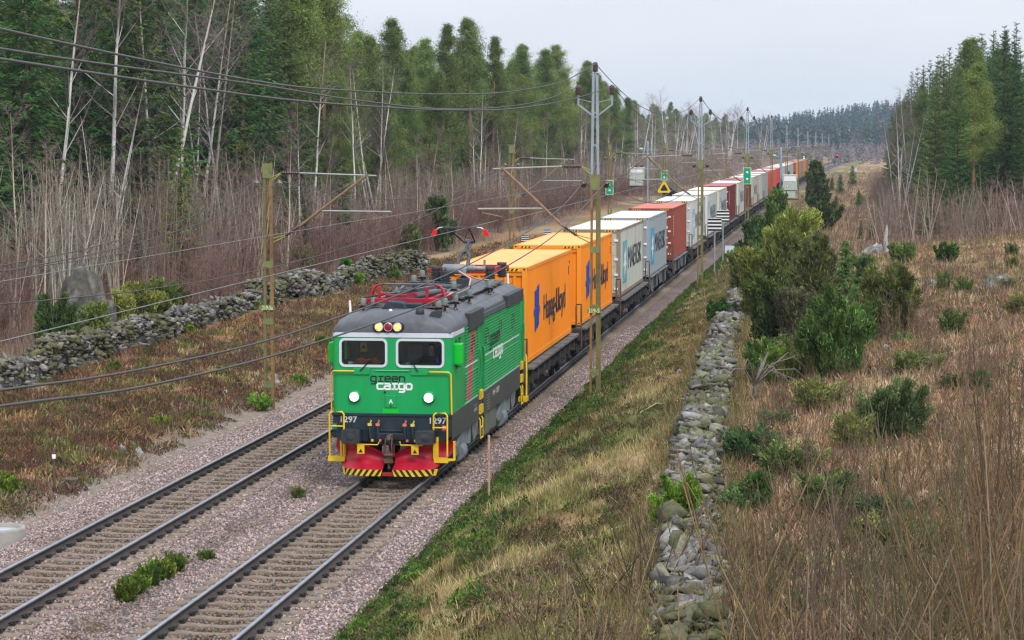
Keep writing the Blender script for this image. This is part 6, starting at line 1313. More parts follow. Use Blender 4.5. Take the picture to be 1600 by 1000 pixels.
def spruce(seed, h=18.0, rmax=2.5, c0=.06, col=(.062, .128, .036), dens=1.0, step=.42):
    rng = np.random.default_rng(seed); tm = trunk_mesh("trunk", [Vector((0, 0, h * t)) for t in np.linspace(0, .99, 8)], [.19 * h / 18 * (1 - .95 * t) + .008 for t in np.linspace(0, 1, 8)], lambda V: np.tile((.13, .095, .075), (len(V), 1)), m_bark)
    cr = Crown(); z = h * c0
    while z < h * .985:
        u = (z / h - c0) / (1 - c0); R_ = rmax * (1 - u) ** .85 * min(1, .55 + u * 4) + .10 * h / 18 + .05; nb = int(5 + 4 * (1 - u)); az = rng.uniform(0, 6.28) + np.arange(nb) * 6.283 / nb + rng.normal(0, .2, nb); L = R_ * rng.uniform(.65, 1.15, nb); zz = z + rng.normal(0, step * .3, nb)
        A = np.stack([np.zeros(nb), np.zeros(nb), zz], 1); dr = np.stack([np.cos(az), np.sin(az), np.zeros(nb)], 1); droop = -.32 * (1 - u) + .35 * u
        k = int(max(10, (15 * (R_ / 2.5) * dens + 4) * 3.4)); f = rng.uniform(.12, 1.0, (nb, k)); C = A[:, None] + dr[:, None] * (L[:, None] * f)[..., None]; C[..., 2] += L[:, None] * (droop * f + .22 * f ** 3); C = C.reshape(-1, 3); n = len(C)
        dd = np.repeat(dr, k, 0); side = np.cross(dd, np.array((0, 0, 1.0))) * rng.choice([-1, 1], n)[:, None]; U = dd * .75 + side * rng.uniform(.2, .8, (n, 1)) + np.array((0, 0, -1)) * rng.uniform(0, .55, (n, 1)); U /= np.linalg.norm(U, axis=1)[:, None]
        W = np.cross(U, np.array((0, 0, 1.0)) + rng.normal(0, .5, (n, 3))); W /= np.linalg.norm(W, axis=1)[:, None]; sc = .45 + .55 * min(1, R_ / 1.6); tone = np.repeat(rng.uniform(.65, 1.4, nb), k)[:, None] * rng.uniform(.75, 1.3, (n, 1)) * np.repeat((1 + .35 * f).ravel()[:, None] ** 0, 1, 0)
        cr.quads(C + side * rng.uniform(0, .16, (n, 1)) * sc + np.array((0, 0, -1)) * rng.uniform(0, .14, (n, 1)) * sc, U * rng.uniform(.08, .16, (n, 1)) * sc, W * rng.uniform(.018, .036, (n, 1)) * sc, np.array(col) * tone); z += step * rng.uniform(.8, 1.2)
    return tm, cr.mesh("crown", m_needle)
def bare_tree(seed, h=15.0, stems=1, spread=.25, r0=.11, trunk_col=(.50, .48, .44), twig_col=(.17, .13, .125), m_t=None, c0=.35, nbr=26, blen=.22, twigs=9, tw=.013, marks=True, up=1.1, stem_c=None, lean=.10):
    """leafless birch, aspen or sapling clump"""
    rng = np.random.default_rng(seed); b = MB(); TA, TB, R0, R1, CC = [], [], [], [], []
    for s in range(stems):
        a = rng.uniform(0, 6.28); base = np.array((math.cos(a), math.sin(a))) * (0 if stems == 1 else rng.uniform(.05, spread)); hh = h * (1 if s == 0 else rng.uniform(.6, 1.0)); ln = rng.normal(0, .05 if stems == 1 else lean, 2); wob = rng.normal(0, .04, (9, 2)).cumsum(0) * h * .04
        ts = np.linspace(0, 1, 9); pts = np.stack([base[0] + ln[0] * hh * ts + wob[:, 0], base[1] + ln[1] * hh * ts + wob[:, 1], hh * ts], 1); rr = r0 * (hh / h) * (1 - .9 * ts) + .006; b.path([Vector(p) for p in pts], list(rr), 6, cap=False)
        n = max(4, int(nbr * hh / h)); t = c0 + (1 - c0) * rng.random(n); A = np.stack([np.interp(t, ts, pts[:, i]) for i in range(3)], 1); az = rng.uniform(0, 6.28, n); L = hh * blen * rng.uniform(.5, 1.2, n) * (1.15 - .75 * (t - c0) / (1 - c0)); d = np.stack([np.cos(az), np.sin(az), up * rng.uniform(.6, 1.5, n)], 1); d /= np.linalg.norm(d, axis=1)[:, None]
        M = A + d * (L * .55)[:, None]; B = M + (d + np.array((0, 0, .25))) * (L * .45)[:, None]; rb = .004 + np.interp(t, ts, rr) * .35
        sc = np.array(stem_c if stem_c else twig_col) * rng.uniform(.85, 1.2, (n, 1)); bc = np.where((L > hh * blen * .8)[:, None], np.array(trunk_col) * .8, sc)
        TA += [A, M]; TB += [M, B]; R0 += [rb, rb * .65]; R1 += [rb * .65, rb * .25]; CC += [bc, sc]
        k = twigs; f = rng.uniform(.25, 1.0, (n, k)); Q = A[:, None] + (B - A)[:, None] * f[..., None]; Q = Q.reshape(-1, 3); dd = np.repeat(d, k, 0) + rng.normal(0, .65, (n * k, 3)); dd /= np.linalg.norm(dd, axis=1)[:, None]; l = np.repeat(L, k) * rng.uniform(.25, .6, n * k)
        E = Q + dd * l[:, None]; TA.append(Q); TB.append(E); R0.append(np.full(n * k, tw * .62)); R1.append(np.full(n * k, tw * .2)); tc2 = np.array(twig_col) * rng.uniform(.7, 1.35, (n * k, 1)); CC.append(tc2)
        Q2 = Q + (E - Q) * rng.uniform(.3, .9, (n * k, 1)); d2 = dd + rng.normal(0, .6, (n * k, 3)); E2 = Q2 + d2 * (l * .55)[:, None]; TA.append(Q2); TB.append(E2); R0.append(np.full(n * k, tw * .45)); R1.append(np.full(n * k, tw * .18)); CC.append(tc2)
    V = np.array(b.v); c = np.tile(np.array(trunk_col, float), (len(V), 1))
    if marks: mk = vnoise(V[:, 0] * 9, V[:, 2] * 3.1, seed) < .22; c[mk] *= .25; c *= lerp(np.ones((len(V), 3)), np.array((.55, .42, .38)), sstep(.62, .9, V[:, 2] / h) * .9)
    bv = V; tm = None; bb_ = MB(); bb_.v = b.v; bb_.f = b.f
    # finer rings so that bark marks show
    tm = np_mesh("trunk", V, np.array(b.f), m_t or m_bark, c, smooth=True)
    cr = Crown(); cr.sticks(np.concatenate(TA), np.concatenate(TB), np.concatenate(R0), np.concatenate(R1), np.concatenate(CC)); return tm, cr.mesh("crown", m_twig)
def bush(seed, w, h, shape='round', col=(.05, .085, .022), n=5200, size=.07, tips=(.10, .14, .035)):
    """dense juniper: upright sprays of short needles packed in and on an uneven body"""
    n = int(n * 3.2); rng = np.random.default_rng(seed); k = 130 if shape != 'spray' else 110; cl = rnd_unit(rng, k); cl[:, 2] = rng.uniform(0.02, 1, k); rad = np.sqrt(np.maximum(0, 1 - (2 * cl[:, 2] - 1) ** 2)) if shape == 'round' else (1 - cl[:, 2] ** 1.7) ** .8 * .95 + .05 if shape == 'column' else (.35 + .65 * cl[:, 2] ** .6) * (1 - .55 * cl[:, 2] ** 3)
    az = rng.uniform(0, 6.28, k); rr = rad * rng.uniform(.4, 1.12, k) * (.6 + .65 * vnoise(az * 1.3, cl[:, 2] * 4, seed)); ctr = np.stack([np.cos(az) * rr * w / 2, np.sin(az) * rr * w / 2, .06 * h + cl[:, 2] * h * .86], 1)
    tone = rng.uniform(.5, 1.5, k); i = rng.integers(0, k, n); s = .125 * w ** .4 * h ** .3 * (1.25 if shape == 'spray' else 1.0); up = np.stack([np.cos(az) * .5, np.sin(az) * .5, np.ones(k) * 1.1], 1); up = up + rng.normal(0, .22, (k, 3)); up = up[i] + rng.normal(0, .12, (n, 3)); up /= np.linalg.norm(up, axis=1)[:, None]; along = rng.random(n)
    pl = rng.random(k) < (.45 if shape != 'round' else .2); la = np.where(pl, 3.2, 1.4)[i]; sp_ = np.where(pl, .34, .55)[i]
    C = ctr[i] + up * (along * s * la)[:, None] + rng.normal(0, 1, (n, 3)) * (s * sp_ * (1.15 - along))[:, None]; C[:, 2] = np.maximum(C[:, 2], .02); U = up + rng.normal(0, .4, (n, 3)); U /= np.linalg.norm(U, axis=1)[:, None]; W = np.cross(U, rnd_unit(rng, n)); W /= np.linalg.norm(W, axis=1)[:, None] + 1e-9
    tipk = (rng.random(n) < .28)[:, None]; cc = np.where(tipk, np.array(tips) * 1.7, np.array(col) * 1.7) * tone[i][:, None] * rng.uniform(.7, 1.3, (n, 1))
    cr = Crown(); cr.quads(C, U * size * rng.uniform(.7, 1.4, (n, 1)), W * size * .24 * rng.uniform(.7, 1.3, (n, 1)), cc)
    b = MB()
    for q in range(7): a = rng.uniform(0, 6.28); b.path([Vector((0, 0, -.1)), Vector((math.cos(a) * w * .12, math.sin(a) * w * .12, h * .35)), Vector((math.cos(a) * w * .25, math.sin(a) * w * .25, h * .75))], [.03 * w + .01, .02 * w + .006, .006], 5, cap=False)
    V = np.array(b.v); return np_mesh("stems", V, np.array(b.f), m_bark, np.tile((.15, .12, .10), (len(V), 1))), cr.mesh("foliage", m_needle)

def put(name, meshes, label, cat, y, lat, scale=1.0, rot=0.0, group=None, sz=None, names=("trunk", "crown"), dz=0.0, tilt=0.0):
    t = thing(name, label, cat, P(y, lat, T(y, lat) - .05 + dz), rot, group); t.scale = (scale, scale, sz or scale); t.rotation_euler = (tilt, 0, rot)
    for nm, me in zip(names, meshes): me_obj(nm, me, t)
    return t
def px_of(y, lat): return 800 + F_PX * (xc(y) + lat) / y
PINES = [pine(s, 18.0, c, r) for s, c, r in ((1, .26, 3.3), (2, .34, 3.1), (3, .20, 3.5), (4, .42, 3.1), (5, .16, 3.3), (6, .30, 3.0))]
SPRUCES = [spruce(s, 18.0, r) for s, r in ((11, 2.6), (12, 2.9), (13, 2.2), (14, 3.1))]
SPR_G = [spruce(15, 18.0, 2.9, .10, (.10, .155, .045)), spruce(16, 18.0, 3.3, .05, (.12, .16, .04))]
BIRCHES = [bare_tree(s, 16.0, st, .5, .13, (.60, .58, .54), (.19, .15, .14), m_birch, .40, 24, .21, 8, .013) for s, st in ((21, 1), (22, 1), (23, 2), (24, 1), (25, 3))]
GREYS = [bare_tree(s, 12.0, 2, .6, .09, (.26, .245, .215), (.21, .175, .16), None, .25, 26, .24, 10, .016, marks=False) for s in (31, 32, 33)]
SAPS = [bare_tree(s, 7.0, st, 1.25, .032, c, tw_, None, .20, 10, .22, 5, .012, marks=False, stem_c=c) for s, st, c, tw_ in ((41, 12, (.38, .36, .29), (.25, .235, .19)), (42, 11, (.25, .215, .165), (.20, .145, .115)), (43, 13, (.27, .25, .19), (.20, .175, .125)), (44, 11, (.24, .17, .135), (.20, .13, .105)), (45, 12, (.25, .205, .16), (.20, .15, .115)), (46, 10, (.40, .33, .255), (.21, .15, .14)))]
YBIR = [bare_tree(s, 8.0, st, .7, .055, (.46, .385, .30), (.20, .14, .135), m_birch, .35, 22, .22, 8, .013) for s, st in ((47, 1), (48, 3), (49, 2))]
BRUSH = [bare_tree(s, 2.8, 16, .9, .014, (.20, .125, .10), (.205, .13, .105), None, .10, 10, .30, 6, .012, marks=False) for s in (51, 52, 53)]
rng = np.random.default_rng(77); taken = []
def spots(n, yr, latf, dmin, xr=(-90, 1690), tries=40):
    out = []
    for _ in range(n * tries):
        if len(out) >= n: break
        y = yr[0] * math.exp(rng.random() * math.log(yr[1] / yr[0])); lo, hi = latf(y); lat = lo + rng.random() * (hi - lo); p = px_of(y, lat)
        if not xr[0] < p < xr[1] or (55 < p < 275 and -21 < lat < -16): continue
        if any((a - y) ** 2 + (b - lat) ** 2 < dmin * dmin for a, b in taken): continue
        taken.append((y, lat)); out.append((y, lat, p))
    return out
def fit(p, y, lat, f, h0=18.0):
    """keep a tree's top under the skyline that the forest has in the photograph"""
    if p > 1250: yt = np.interp(p, [1330, 1385, 1420, 1490, 1600], [205, 180, 112, 66, 28])
    else: yt = np.interp(p, [525, 540, 600, 640, 720, 800, 880, 940, 985, 1060, 1240], [-60, 12, 38, 30, 12, 45, 72, 118, 160, 165, 215])
    hm = CAM_H + (220.3 - yt) * y / F_PX - T(y, lat); return min(f, hm / h0)
GF, GR = "conifers of the left forest", "conifers of the right forest"
# --- left forest
for y, lat, p in spots(34, (98, 185), lambda y: (-33, -28.0), 3.0, (-60, 450)): put("spruce_tree", (SPRUCES + SPR_G)[rng.integers(0, 6)], "dark drooping spruces at the upper left behind the bare birches", "tree", y, lat, rng.uniform(.95, 1.3), rng.uniform(0, 6.28), GF)
for y, lat, p in spots(120, (118, 425), lambda y: (-38, -27.5), 2.2, (425, 990)):
    if rng.random() < .42: put("spruce_tree", (SPRUCES + SPR_G)[rng.integers(0, 6)], "half-grown spruces filling in under the pines of the left forest", "tree", y, lat, rng.uniform(.38, .82), rng.uniform(0, 6.28), "half-grown spruces in the left forest")
    else: put("pine_tree", PINES[(0, 2, 4)[rng.integers(0, 3)]], "half-grown pines with low crowns filling in the left forest", "tree", y, lat, rng.uniform(.45, .8), rng.uniform(0, 6.28), "half-grown pines in the left forest")
for y, lat, p in spots(225, (96, 430), lambda y: (-50, -29), 2.9):
    tall = 1.22 if p < 470 else 1.0; k = rng.random(); h = rng.uniform(.90, 1.06) * tall; h = fit(p, y, lat, h) * rng.uniform(.86, 1.0); kind = 's' if k < (.72 if p < 430 else .14) else 'p'
    if kind == 's': put("spruce_tree", (SPRUCES + SPR_G)[rng.integers(0, 6)], "dark spruce trees in the tall forest left of the railway" if p > 430 else "dark drooping spruces at the upper left behind the bare birches", "tree", y, lat, h * rng.uniform(.9, 1.05), rng.uniform(0, 6.28), GF)
    else: put("pine_tree", PINES[rng.integers(0, 6)], "tall pines with bare reddish trunks and green tops in the left forest", "tree", y, lat, h, rng.uniform(0, 6.28), GF)
# the edge of the forest nearest the railway: taller pines on view
for px, lat, h in ((462, -30, 1.18), (505, -31, 1.20), (530, -30.5, 1.08), (615, -30, .98), (690, -29, 1.0), (735, -30, 1.10), (770, -28, 1.0), (815, -28.5, .98), (850, -28, 1.02), (880, -29, 1.10), (915, -28, 1.02), (940, -29, 1.0), (962, -28, .90), (978, -27, .78)):
    k = (px - 800) / F_PX; A_, B_, C_ = .5 * TK, TYAW - k, TX0 + lat; y = (-B_ + math.sqrt(B_ * B_ - 4 * A_ * C_)) / (2 * A_)
    put("pine_tree", PINES[rng.integers(0, 6)], "tall pines with bare reddish trunks and green tops in the left forest", "tree", y, lat, fit(px, y, lat, h), rng.uniform(0, 6.28), GF)
for px, lat, s, v, lb in ((78, -27, .95, 0, "slender white birch at the far left in front of dark spruces"), (168, -27.5, 1.12, 1, "tall white birch with forked limbs at the upper left"), (230, -27.5, 1.10, 2, "double-stemmed white birch right of the forked one"), (279, -27, 1.15, 3, "straight white birch beside the grey-crowned tree at the upper left"), (308, -28, 1.0, 4, "group of white stems of one birch below a wide bare crown"), (352, -26.5, .92, 0, "pale birch right of the wide bare crown"), (486, -27, .88, 1, "thin white birch below the tall pine at the sky gap"),
                      (556, -27, .80, 3, "slim birch left of the cluster with purplish crowns"), (578, -27.5, .95, 4, "many-stemmed birch with a purplish crown in front of the pines"), (597, -27, .90, 2, "forked birch at the right of the purplish crowns")):
    put("birch_tree", BIRCHES[v], lb, "tree", y_at(px, lat), lat, s, rng.uniform(0, 6.28))
put("bare_tree", GREYS[0], "wide grey leafless crown between the white birches at the upper left", "tree", y_at(318, -27.5), -27.5, 1.35, 1.0)
for y, lat, p in spots(13, (110, 400), lambda y: (-30, -25.5), 4): put("birch_tree", BIRCHES[rng.integers(0, 5)], "pale birches standing along the front of the left forest", "tree", y, lat, rng.uniform(.5, .85), rng.uniform(0, 6.28), "birches along the left forest")
# saplings in front of it
for y, lat, p in spots(120, (84, 330), lambda y: (-27.5, -19.0), 1.75):
    v = rng.integers(0, 3) if p < 180 else rng.integers(1, 6); hh = rng.uniform(.62, .98) * (1.0 if p < 420 else .85)
    put("bare_sapling", SAPS[v], "clumps of thin leafless saplings behind the left stone wall", "sapling", y, lat, 1.0, rng.uniform(0, 6.28), "bare saplings left of the railway", sz=hh)
for y, lat, p in spots(110, (80, 330), lambda y: (-23.5, -16.8), 1.3): put("leafless_bush", BRUSH[rng.integers(0, 3)], "low purplish leafless bushes just behind the left stone wall", "bush", y, lat, rng.uniform(.8, 1.25), rng.uniform(0, 6.28), "low bushes behind the left stone wall")
for y, lat, p in spots(22, (88, 300), lambda y: (-26, -18.5), 1.2): put("young_birch", YBIR[rng.integers(0, 3)], "young birches with thin pale stems among the bare saplings", "tree", y, lat, rng.uniform(.75, 1.1), rng.uniform(0, 6.28), "young birches among the saplings")
YSP = [spruce(61, 8.0, 1.5, .02, (.13, .185, .035), 1.0, .26), spruce(62, 5.0, 1.1, .02, (.085, .14, .04), 1.0, .22), spruce(63, 2.4, .75, .03, (.085, .16, .035), 1.0, .13)]
put("spruce_tree", YSP[0], "yellowish-green young spruce among the saplings at the upper left", "tree", y_at(283, -22), -22, .98, 0); put("spruce_tree", YSP[1], "dark young spruce just right of the rusty left mast", "tree", y_at(476, -20), -20, .75, 1)
for y, lat, p in spots(16, (95, 300), lambda y: (-26, -19), 3.5): put("spruce_tree", YSP[rng.integers(0, 2)], "young green spruces standing here and there among the bare saplings", "tree", y, lat, rng.uniform(.55, .95), rng.uniform(0, 6.28), "young spruces among the saplings")
put("spruce_tree", YSP[1], "narrow young spruce under the left mast's arm", "tree", y_at(535, -21), -21, 1.1, 2, sz=1.3)
def at_level(px, py, z):
    d = np.array([(px - 800) / F_PX, math.cos(PITCH) + (500 - py) / F_PX * math.sin(PITCH), -math.sin(PITCH) + (500 - py) / F_PX * math.cos(PITCH)]); t = (z - CAM_H) / d[2]; return float(d[1] * t), float(d[0] * t - xc(d[1] * t))
def bush_px(px, base, top, wpx, label, seed, shape='round', col=(.05, .085, .022), tips=(.10, .14, .035), n=4500, size=None, lat=None, name="juniper_bush", cat="bush", level=None):
    if level is not None: y, lat = at_level(px, base, level)
    elif lat is None: y, lat = G(px, base)
    else: y = y_at(px, lat)
    s = y / F_PX; w, h = wpx * s, (base - top) * s; return put(name, bush(seed, w, h, shape, col, n, size or max(.028, .00072 * y), tips), label, cat, y, lat, 1.0, seed, names=("stems", "foliage"), dz=0.0 if level is None else level - T(y, lat) + .02)
YG = dict(col=(.095, .125, .026), tips=(.18, .19, .045)); DG = dict(col=(.035, .075, .018), tips=(.07, .13, .03))
def bush_h(px, top, wpx, lat, *a, **k):
    y = y_at(px, lat); base = 220.3 + (CAM_H - T(y, lat)) * F_PX / y; bush_px(px, base, top, wpx, *a, lat=lat, **k)
bush_h(82, 478, 62, -16.7, "green juniper in front of the huge mossy boulder", 71, 'spray', n=6500); bush_h(148, 484, 36, -16.6, "yellow-green small juniper right of the huge boulder", 72, 'spray', **YG); bush_h(222, 456, 62, -17.2, "left part of the yellow-green junipers on the left stone wall", 73, 'spray', n=6000, **YG); bush_h(258, 450, 62, -17.4, "taller yellow-green juniper behind the left stone wall", 74, 'spray', n=6000, **YG); bush_h(112, 500, 40, -16.5, "grey-green low juniper below the huge boulder", 75, 'spray', col=(.08, .09, .05)); bush_h(190, 462, 30, -17.0, "narrow yellow-green juniper between the boulder and the others on the wall", 83, 'spray', **YG)
bush_px(541, 446, 410, 22, "bright green small spruce on the gap of the left stone wall", 76, 'column', col=(.05, .12, .012), tips=(.09, .19, .02)); bush_px(556, 447, 428, 20, "bright green cushion beside the small spruce at the left wall", 77, 'round', col=(.05, .12, .012), tips=(.09, .19, .02)); bush_px(614, 438, 420, 16, "small green bush in front of the far stretch of the left wall", 78, 'round'); bush_px(655, 425, 411, 14, "tiny green bush at the end of the far left wall", 79, 'round')
bush_px(640, 412, 366, 34, "left juniper of the pair beside the raised pantograph", 80, 'column', col=(.07, .085, .035), lat=-16.8); bush_px(684, 410, 335, 54, "tall dull-green juniper left of the raised pantograph", 81, 'column', col=(.06, .075, .028), tips=(.10, .11, .035), lat=-17); bush_px(470, 425, 392, 30, "brownish-green shrub behind the left wall near the mast", 82, 'spray', col=(.10, .10, .04))
for i, (px, py, w, h) in enumerate(((250, 668, 26, 12), (395, 482, 22, 14), (405, 640, 34, 20), (178, 578, 16, 10), (290, 520, 22, 12), (10, 775, 40, 30), (505, 540, 20, 10), (465, 600, 22, 10))): bush_px(px, py, py - h, w, ("fresh green dwarf shrub low on the left bank above the empty track", "green dwarf shrub at the foot of the left wall by the mast", "green dwarf shrub just below the rusty left mast", "small green dwarf shrub high on the left bank", "green tuft at the left wall below the yellow-green junipers", "green shrub at the left edge behind the marker post", "green dwarf shrub on the bank left of the locomotive's roof", "green dwarf shrub on the bank left of the locomotive's cab")[i], 90 + i, 'round', (.085, .13, .02), (.16, .22, .03), 1200, .05, name="dwarf_shrub")
b_ = [(196, 938, 34, 24), (212, 926, 34, 26), (232, 914, 38, 26), (252, 903, 38, 24), (272, 892, 30, 22)]
for i, (px, py, w, h) in enumerate(b_): bush_px(px, py, py - h, w, "low green shrubs growing in a row in the gravel between the two tracks", 110 + i, 'round', (.055, .095, .015), (.14, .17, .02), 1500, .03, name="dwarf_shrub", level=-.25)["group"] = "shrub row between the tracks"
bush_px(323, 874, 862, 22, "small green plant in the gravel beyond the shrub row between the tracks", 116, 'round', n=500, size=.03, name="dwarf_shrub", level=-.25); bush_px(465, 778, 764, 16, "single small green plant between the tracks before the locomotive", 117, 'round', n=500, size=.03, name="dwarf_shrub", level=-.25)
# --- right side: junipers and young conifers along the wall
for i, (px, base, top, w, sh, kw, lb) in enumerate(((1212, 425, 303, 58, 'column', {}, "tallest juniper above the right stone wall, below the grey transformer box"), (1240, 470, 345, 84, 'spray', YG, "broad light-green juniper in the middle of the clump right of the wall"), (1185, 500, 402, 66, 'spray', YG, "light-green juniper leaning over the right stone wall"), (1272, 505, 380, 62, 'spray', dict(col=(.07, .085, .03), tips=(.11, .12, .04)), "dull green juniper on the right side of the tall clump"), (1205, 540, 440, 70, 'spray', {}, "juniper at the front foot of the tall clump by the wall"), (1225, 500, 372, 60, 'spray', dict(col=(.08, .095, .025), tips=(.13, .145, .035)), "feathery olive juniper in the heart of the clump right of the wall"), (1165, 470, 392, 44, 'spray', dict(col=(.075, .09, .025)), "olive juniper at the left rim of the clump, over the wall"), (1255, 440, 338, 46, 'column', dict(col=(.06, .08, .022)), "upright juniper behind the broad light-green one"), (1240, 540, 462, 50, 'spray', dict(col=(.09, .095, .05), tips=(.12, .125, .06)), "greyish half-bare juniper in front of the clump, left of the round one"), (1178, 392, 345, 34, 'column', {}, "slim juniper on the bank at the left of the tall clump"), (1124, 512, 474, 36, 'round', DG, "dark green shrub on the grassy bank left of the right stone wall"), (1216, 612, 560, 44, 'spray', dict(col=(.06, .12, .015), tips=(.12, .19, .03)), "bright green small bush behind the right wall's bend"),
    (1190, 600, 545, 46, 'spray', dict(col=(.06, .10, .025)), "green juniper beside the grey dead branches"), (1307, 592, 466, 116, 'round', DG, "big round dark-green juniper in the dry field"), (1384, 532, 436, 92, 'spray', dict(col=(.055, .075, .02), tips=(.10, .11, .03)), "olive juniper to the right behind the big round one"), (1275, 328, 253, 30, 'column', dict(col=(.045, .06, .018), tips=(.085, .10, .03)), "dark column-shaped juniper standing alone at the end of the train"), (1288, 362, 318, 38, 'round', dict(col=(.05, .065, .022)), "dark round juniper below the column-shaped one"),
    (1396, 690, 622, 118, 'spray', dict(col=(.05, .085, .03), tips=(.09, .14, .05)), "low spreading juniper in the middle of the right field"), (1058, 848, 762, 62, 'spray', dict(col=(.055, .12, .012), tips=(.10, .19, .02)), "vivid green bush against the left face of the right stone wall"), (1182, 800, 750, 46, 'spray', dict(col=(.055, .11, .02)), "green bush right of the wall behind the foreground stems"), (1530, 615, 585, 24, 'round', DG, "small dark-green bush among the bracken near the right edge"), (1480, 410, 388, 30, 'round', {}, "low green juniper on the crest right of the snag"), (1410, 412, 390, 40, 'spray', {}, "green juniper in the field just right of the dead snag"))):
    bush_px(px, base, top, w, lb, 130 + i, sh, n=9000 if w > 60 else 4200, **kw)
def spruce_px(px, base, top, label, v, group=None, lat=None):
    if lat is None: y, lat = G(px, base)
    else: y = y_at(px, lat)
    h = (base - top) * y / F_PX; hh = (8.0, 5.0, 2.4)[v]; return put("spruce_tree", YSP[v], label, "tree", y, lat, h / hh, px, group)
spruce_px(1320, 472, 372, "young spruce with a long bare leading shoot in front of the snag", 2); 
t = put("pine_tree", bush(150, .75, 1.35, 'column', (.045, .095, .035), 1500, .07, (.08, .14, .05)), "small soft bluish-green pine right of the young spruce", "tree", *G(1352, 458), names=("trunk", "crown"))
for px, base, top, lb in ((1362, 374, 328, "bushy young spruce in the valley left of the snag"), (1345, 374, 342, "thin young spruce beside the bushy one in the valley"), (1332, 290, 258, "pointed small spruce far out in the valley"), (1313, 303, 272, "dark small spruce left of the pointed one in the valley"), (1300, 298, 276, "squat small spruce nearest the far track"), (1342, 322, 296, "small dark spruce in mid valley"), (1306, 330, 305, "small dark spruce near the column juniper"), (1372, 330, 310, "tiny spruce at the forest edge of the valley")): spruce_px(px, base, top, lb, 1 if base > 340 else 2)
# --- right forest
spruce_px(1595, 402, 350, "rounded young spruce at the right edge on the crest", 1, lat=20); spruce_px(1568, 352, 205, "bright green young spruce at the right edge", 0, lat=20); spruce_px(1536, 356, 290, "light-green young spruce at the foot of the right birches", 0, lat=19)
for px, lat, s, v, lb in ((1490, 20, .95, 0, "birch with a bright white stem in the middle of the right forest"), (1500, 18.5, .80, 1, "birch rooted just behind the crest, right of the bare thicket"), (1524, 18, .85, 2, "forked birch on the crest under a lone spruce top"), (1432, 19, .72, 3, "slender birch at the left edge of the right forest"), (1550, 21, .95, 4, "pale birch stems near the right edge of the picture")): put("birch_tree", BIRCHES[v], lb, "tree", min(260, max(150, y_at(px, lat))), lat, s, px)
for y, lat, p in spots(100, (165, 370), lambda y: (17.0, .22 * y - TYAW * y + 14), 2.5, (1388, 1700)):
    f = fit(p, y, lat, 1.1) * rng.uniform(.78, 1.0); kk = rng.random()
    if kk < .9: put("spruce_tree", (SPRUCES + SPR_G)[rng.integers(0, 6)], "dark spruces rising in the forest right of the railway", "tree", y, lat, f, rng.uniform(0, 6.28), GR)
    else: put("pine_tree", PINES[rng.integers(0, 6)], "green pines rising in the forest right of the railway", "tree", y, lat, f, rng.uniform(0, 6.28), GR)
for px, y, s in ((1430, 280, 1.0), (1440, 260, .95), (1462, 255, 1.1), (1515, 225, 1.1), (1530, 215, 1.1), (1548, 205, 1.1), (1565, 200, 1.1), (1583, 195, 1.1), (1410, 360, .8), (1392, 345, .80), (1402, 350, .98), (1422, 330, 1.05), (1412, 300, .75), (1480, 235, 1.06), (1496, 230, 1.10), (1398, 372, .88), (1450, 290, 1.0)): put("spruce_tree", SPRUCES[rng.integers(0, 4)], "dark spruces rising in the forest right of the railway", "tree", y, (px - 800) / F_PX * y - xc(y), fit(px, y, 18.0, s), px, GR)
for y, lat, p in spots(9, (170, 350), lambda y: (15.5, 26), 4.0, (1395, 1700)): put("birch_tree", BIRCHES[rng.integers(0, 5)], "pale birches along the front of the right forest", "tree", y, lat, rng.uniform(.42, .75), rng.uniform(0, 6.28), "birches along the right forest")
for y, lat, p in spots(75, (140, 400), lambda y: (14.0, 23), 1.8, (1360, 1700)): put("bare_sapling", SAPS[rng.integers(3, 6)], "purplish leafless thicket at the foot of the right forest", "sapling", y, lat, 1.0, rng.uniform(0, 6.28), "bare thicket at the right forest", sz=rng.uniform(.4, .72))
# --- further down the line
for y, lat, p in spots(62, (430, 1000), lambda y: (-95, -42), 5.0, (960, 1260)): put("pine_tree", PINES[rng.integers(0, 6)], "small hazy conifers along the line beyond the tall left forest", "tree", y, lat, rng.uniform(.72, .95), rng.uniform(0, 6.28), "distant conifers left of the line")
for y, lat, p in spots(46, (400, 800), lambda y: (-44, -22), 3.5, (960, 1250)): put("bare_tree", (GREYS + BIRCHES)[rng.integers(0, 8)], "greyish leafless trees beyond the end of the tall left forest", "tree", y, lat, rng.uniform(.75, 1.15), rng.uniform(0, 6.28), "distant leafless trees left of the line")
for y, lat, p in spots(70, (300, 720), lambda y: (-26, -10.5), 2.6, (900, 1270)): put("bare_sapling", SAPS[rng.integers(1, 6)], "hazy leafless thicket between the far masts and the forest", "sapling", y, lat, 1.2, rng.uniform(0, 6.28), "far thicket left of the line", sz=rng.uniform(.7, 1.1))
for y, lat, p in spots(40, (400, 900), lambda y: (20 + .01 * y, 60), 5.0, (1300, 1420)): put("spruce_tree", SPRUCES[rng.integers(0, 4)], "small hazy conifers closing the valley on the right", "tree", y, lat, rng.uniform(.5, .72), rng.uniform(0, 6.28), "distant conifers right of the valley")
for y, lat, p in spots(36, (380, 800), lambda y: (14 + .012 * y, 42), 3.5, (1290, 1420)): put("bare_tree", GREYS[rng.integers(0, 3)], "hazy leafless trees at the right side of the valley", "tree", y, lat, rng.uniform(.5, .85), rng.uniform(0, 6.28), "distant leafless trees right of the valley")
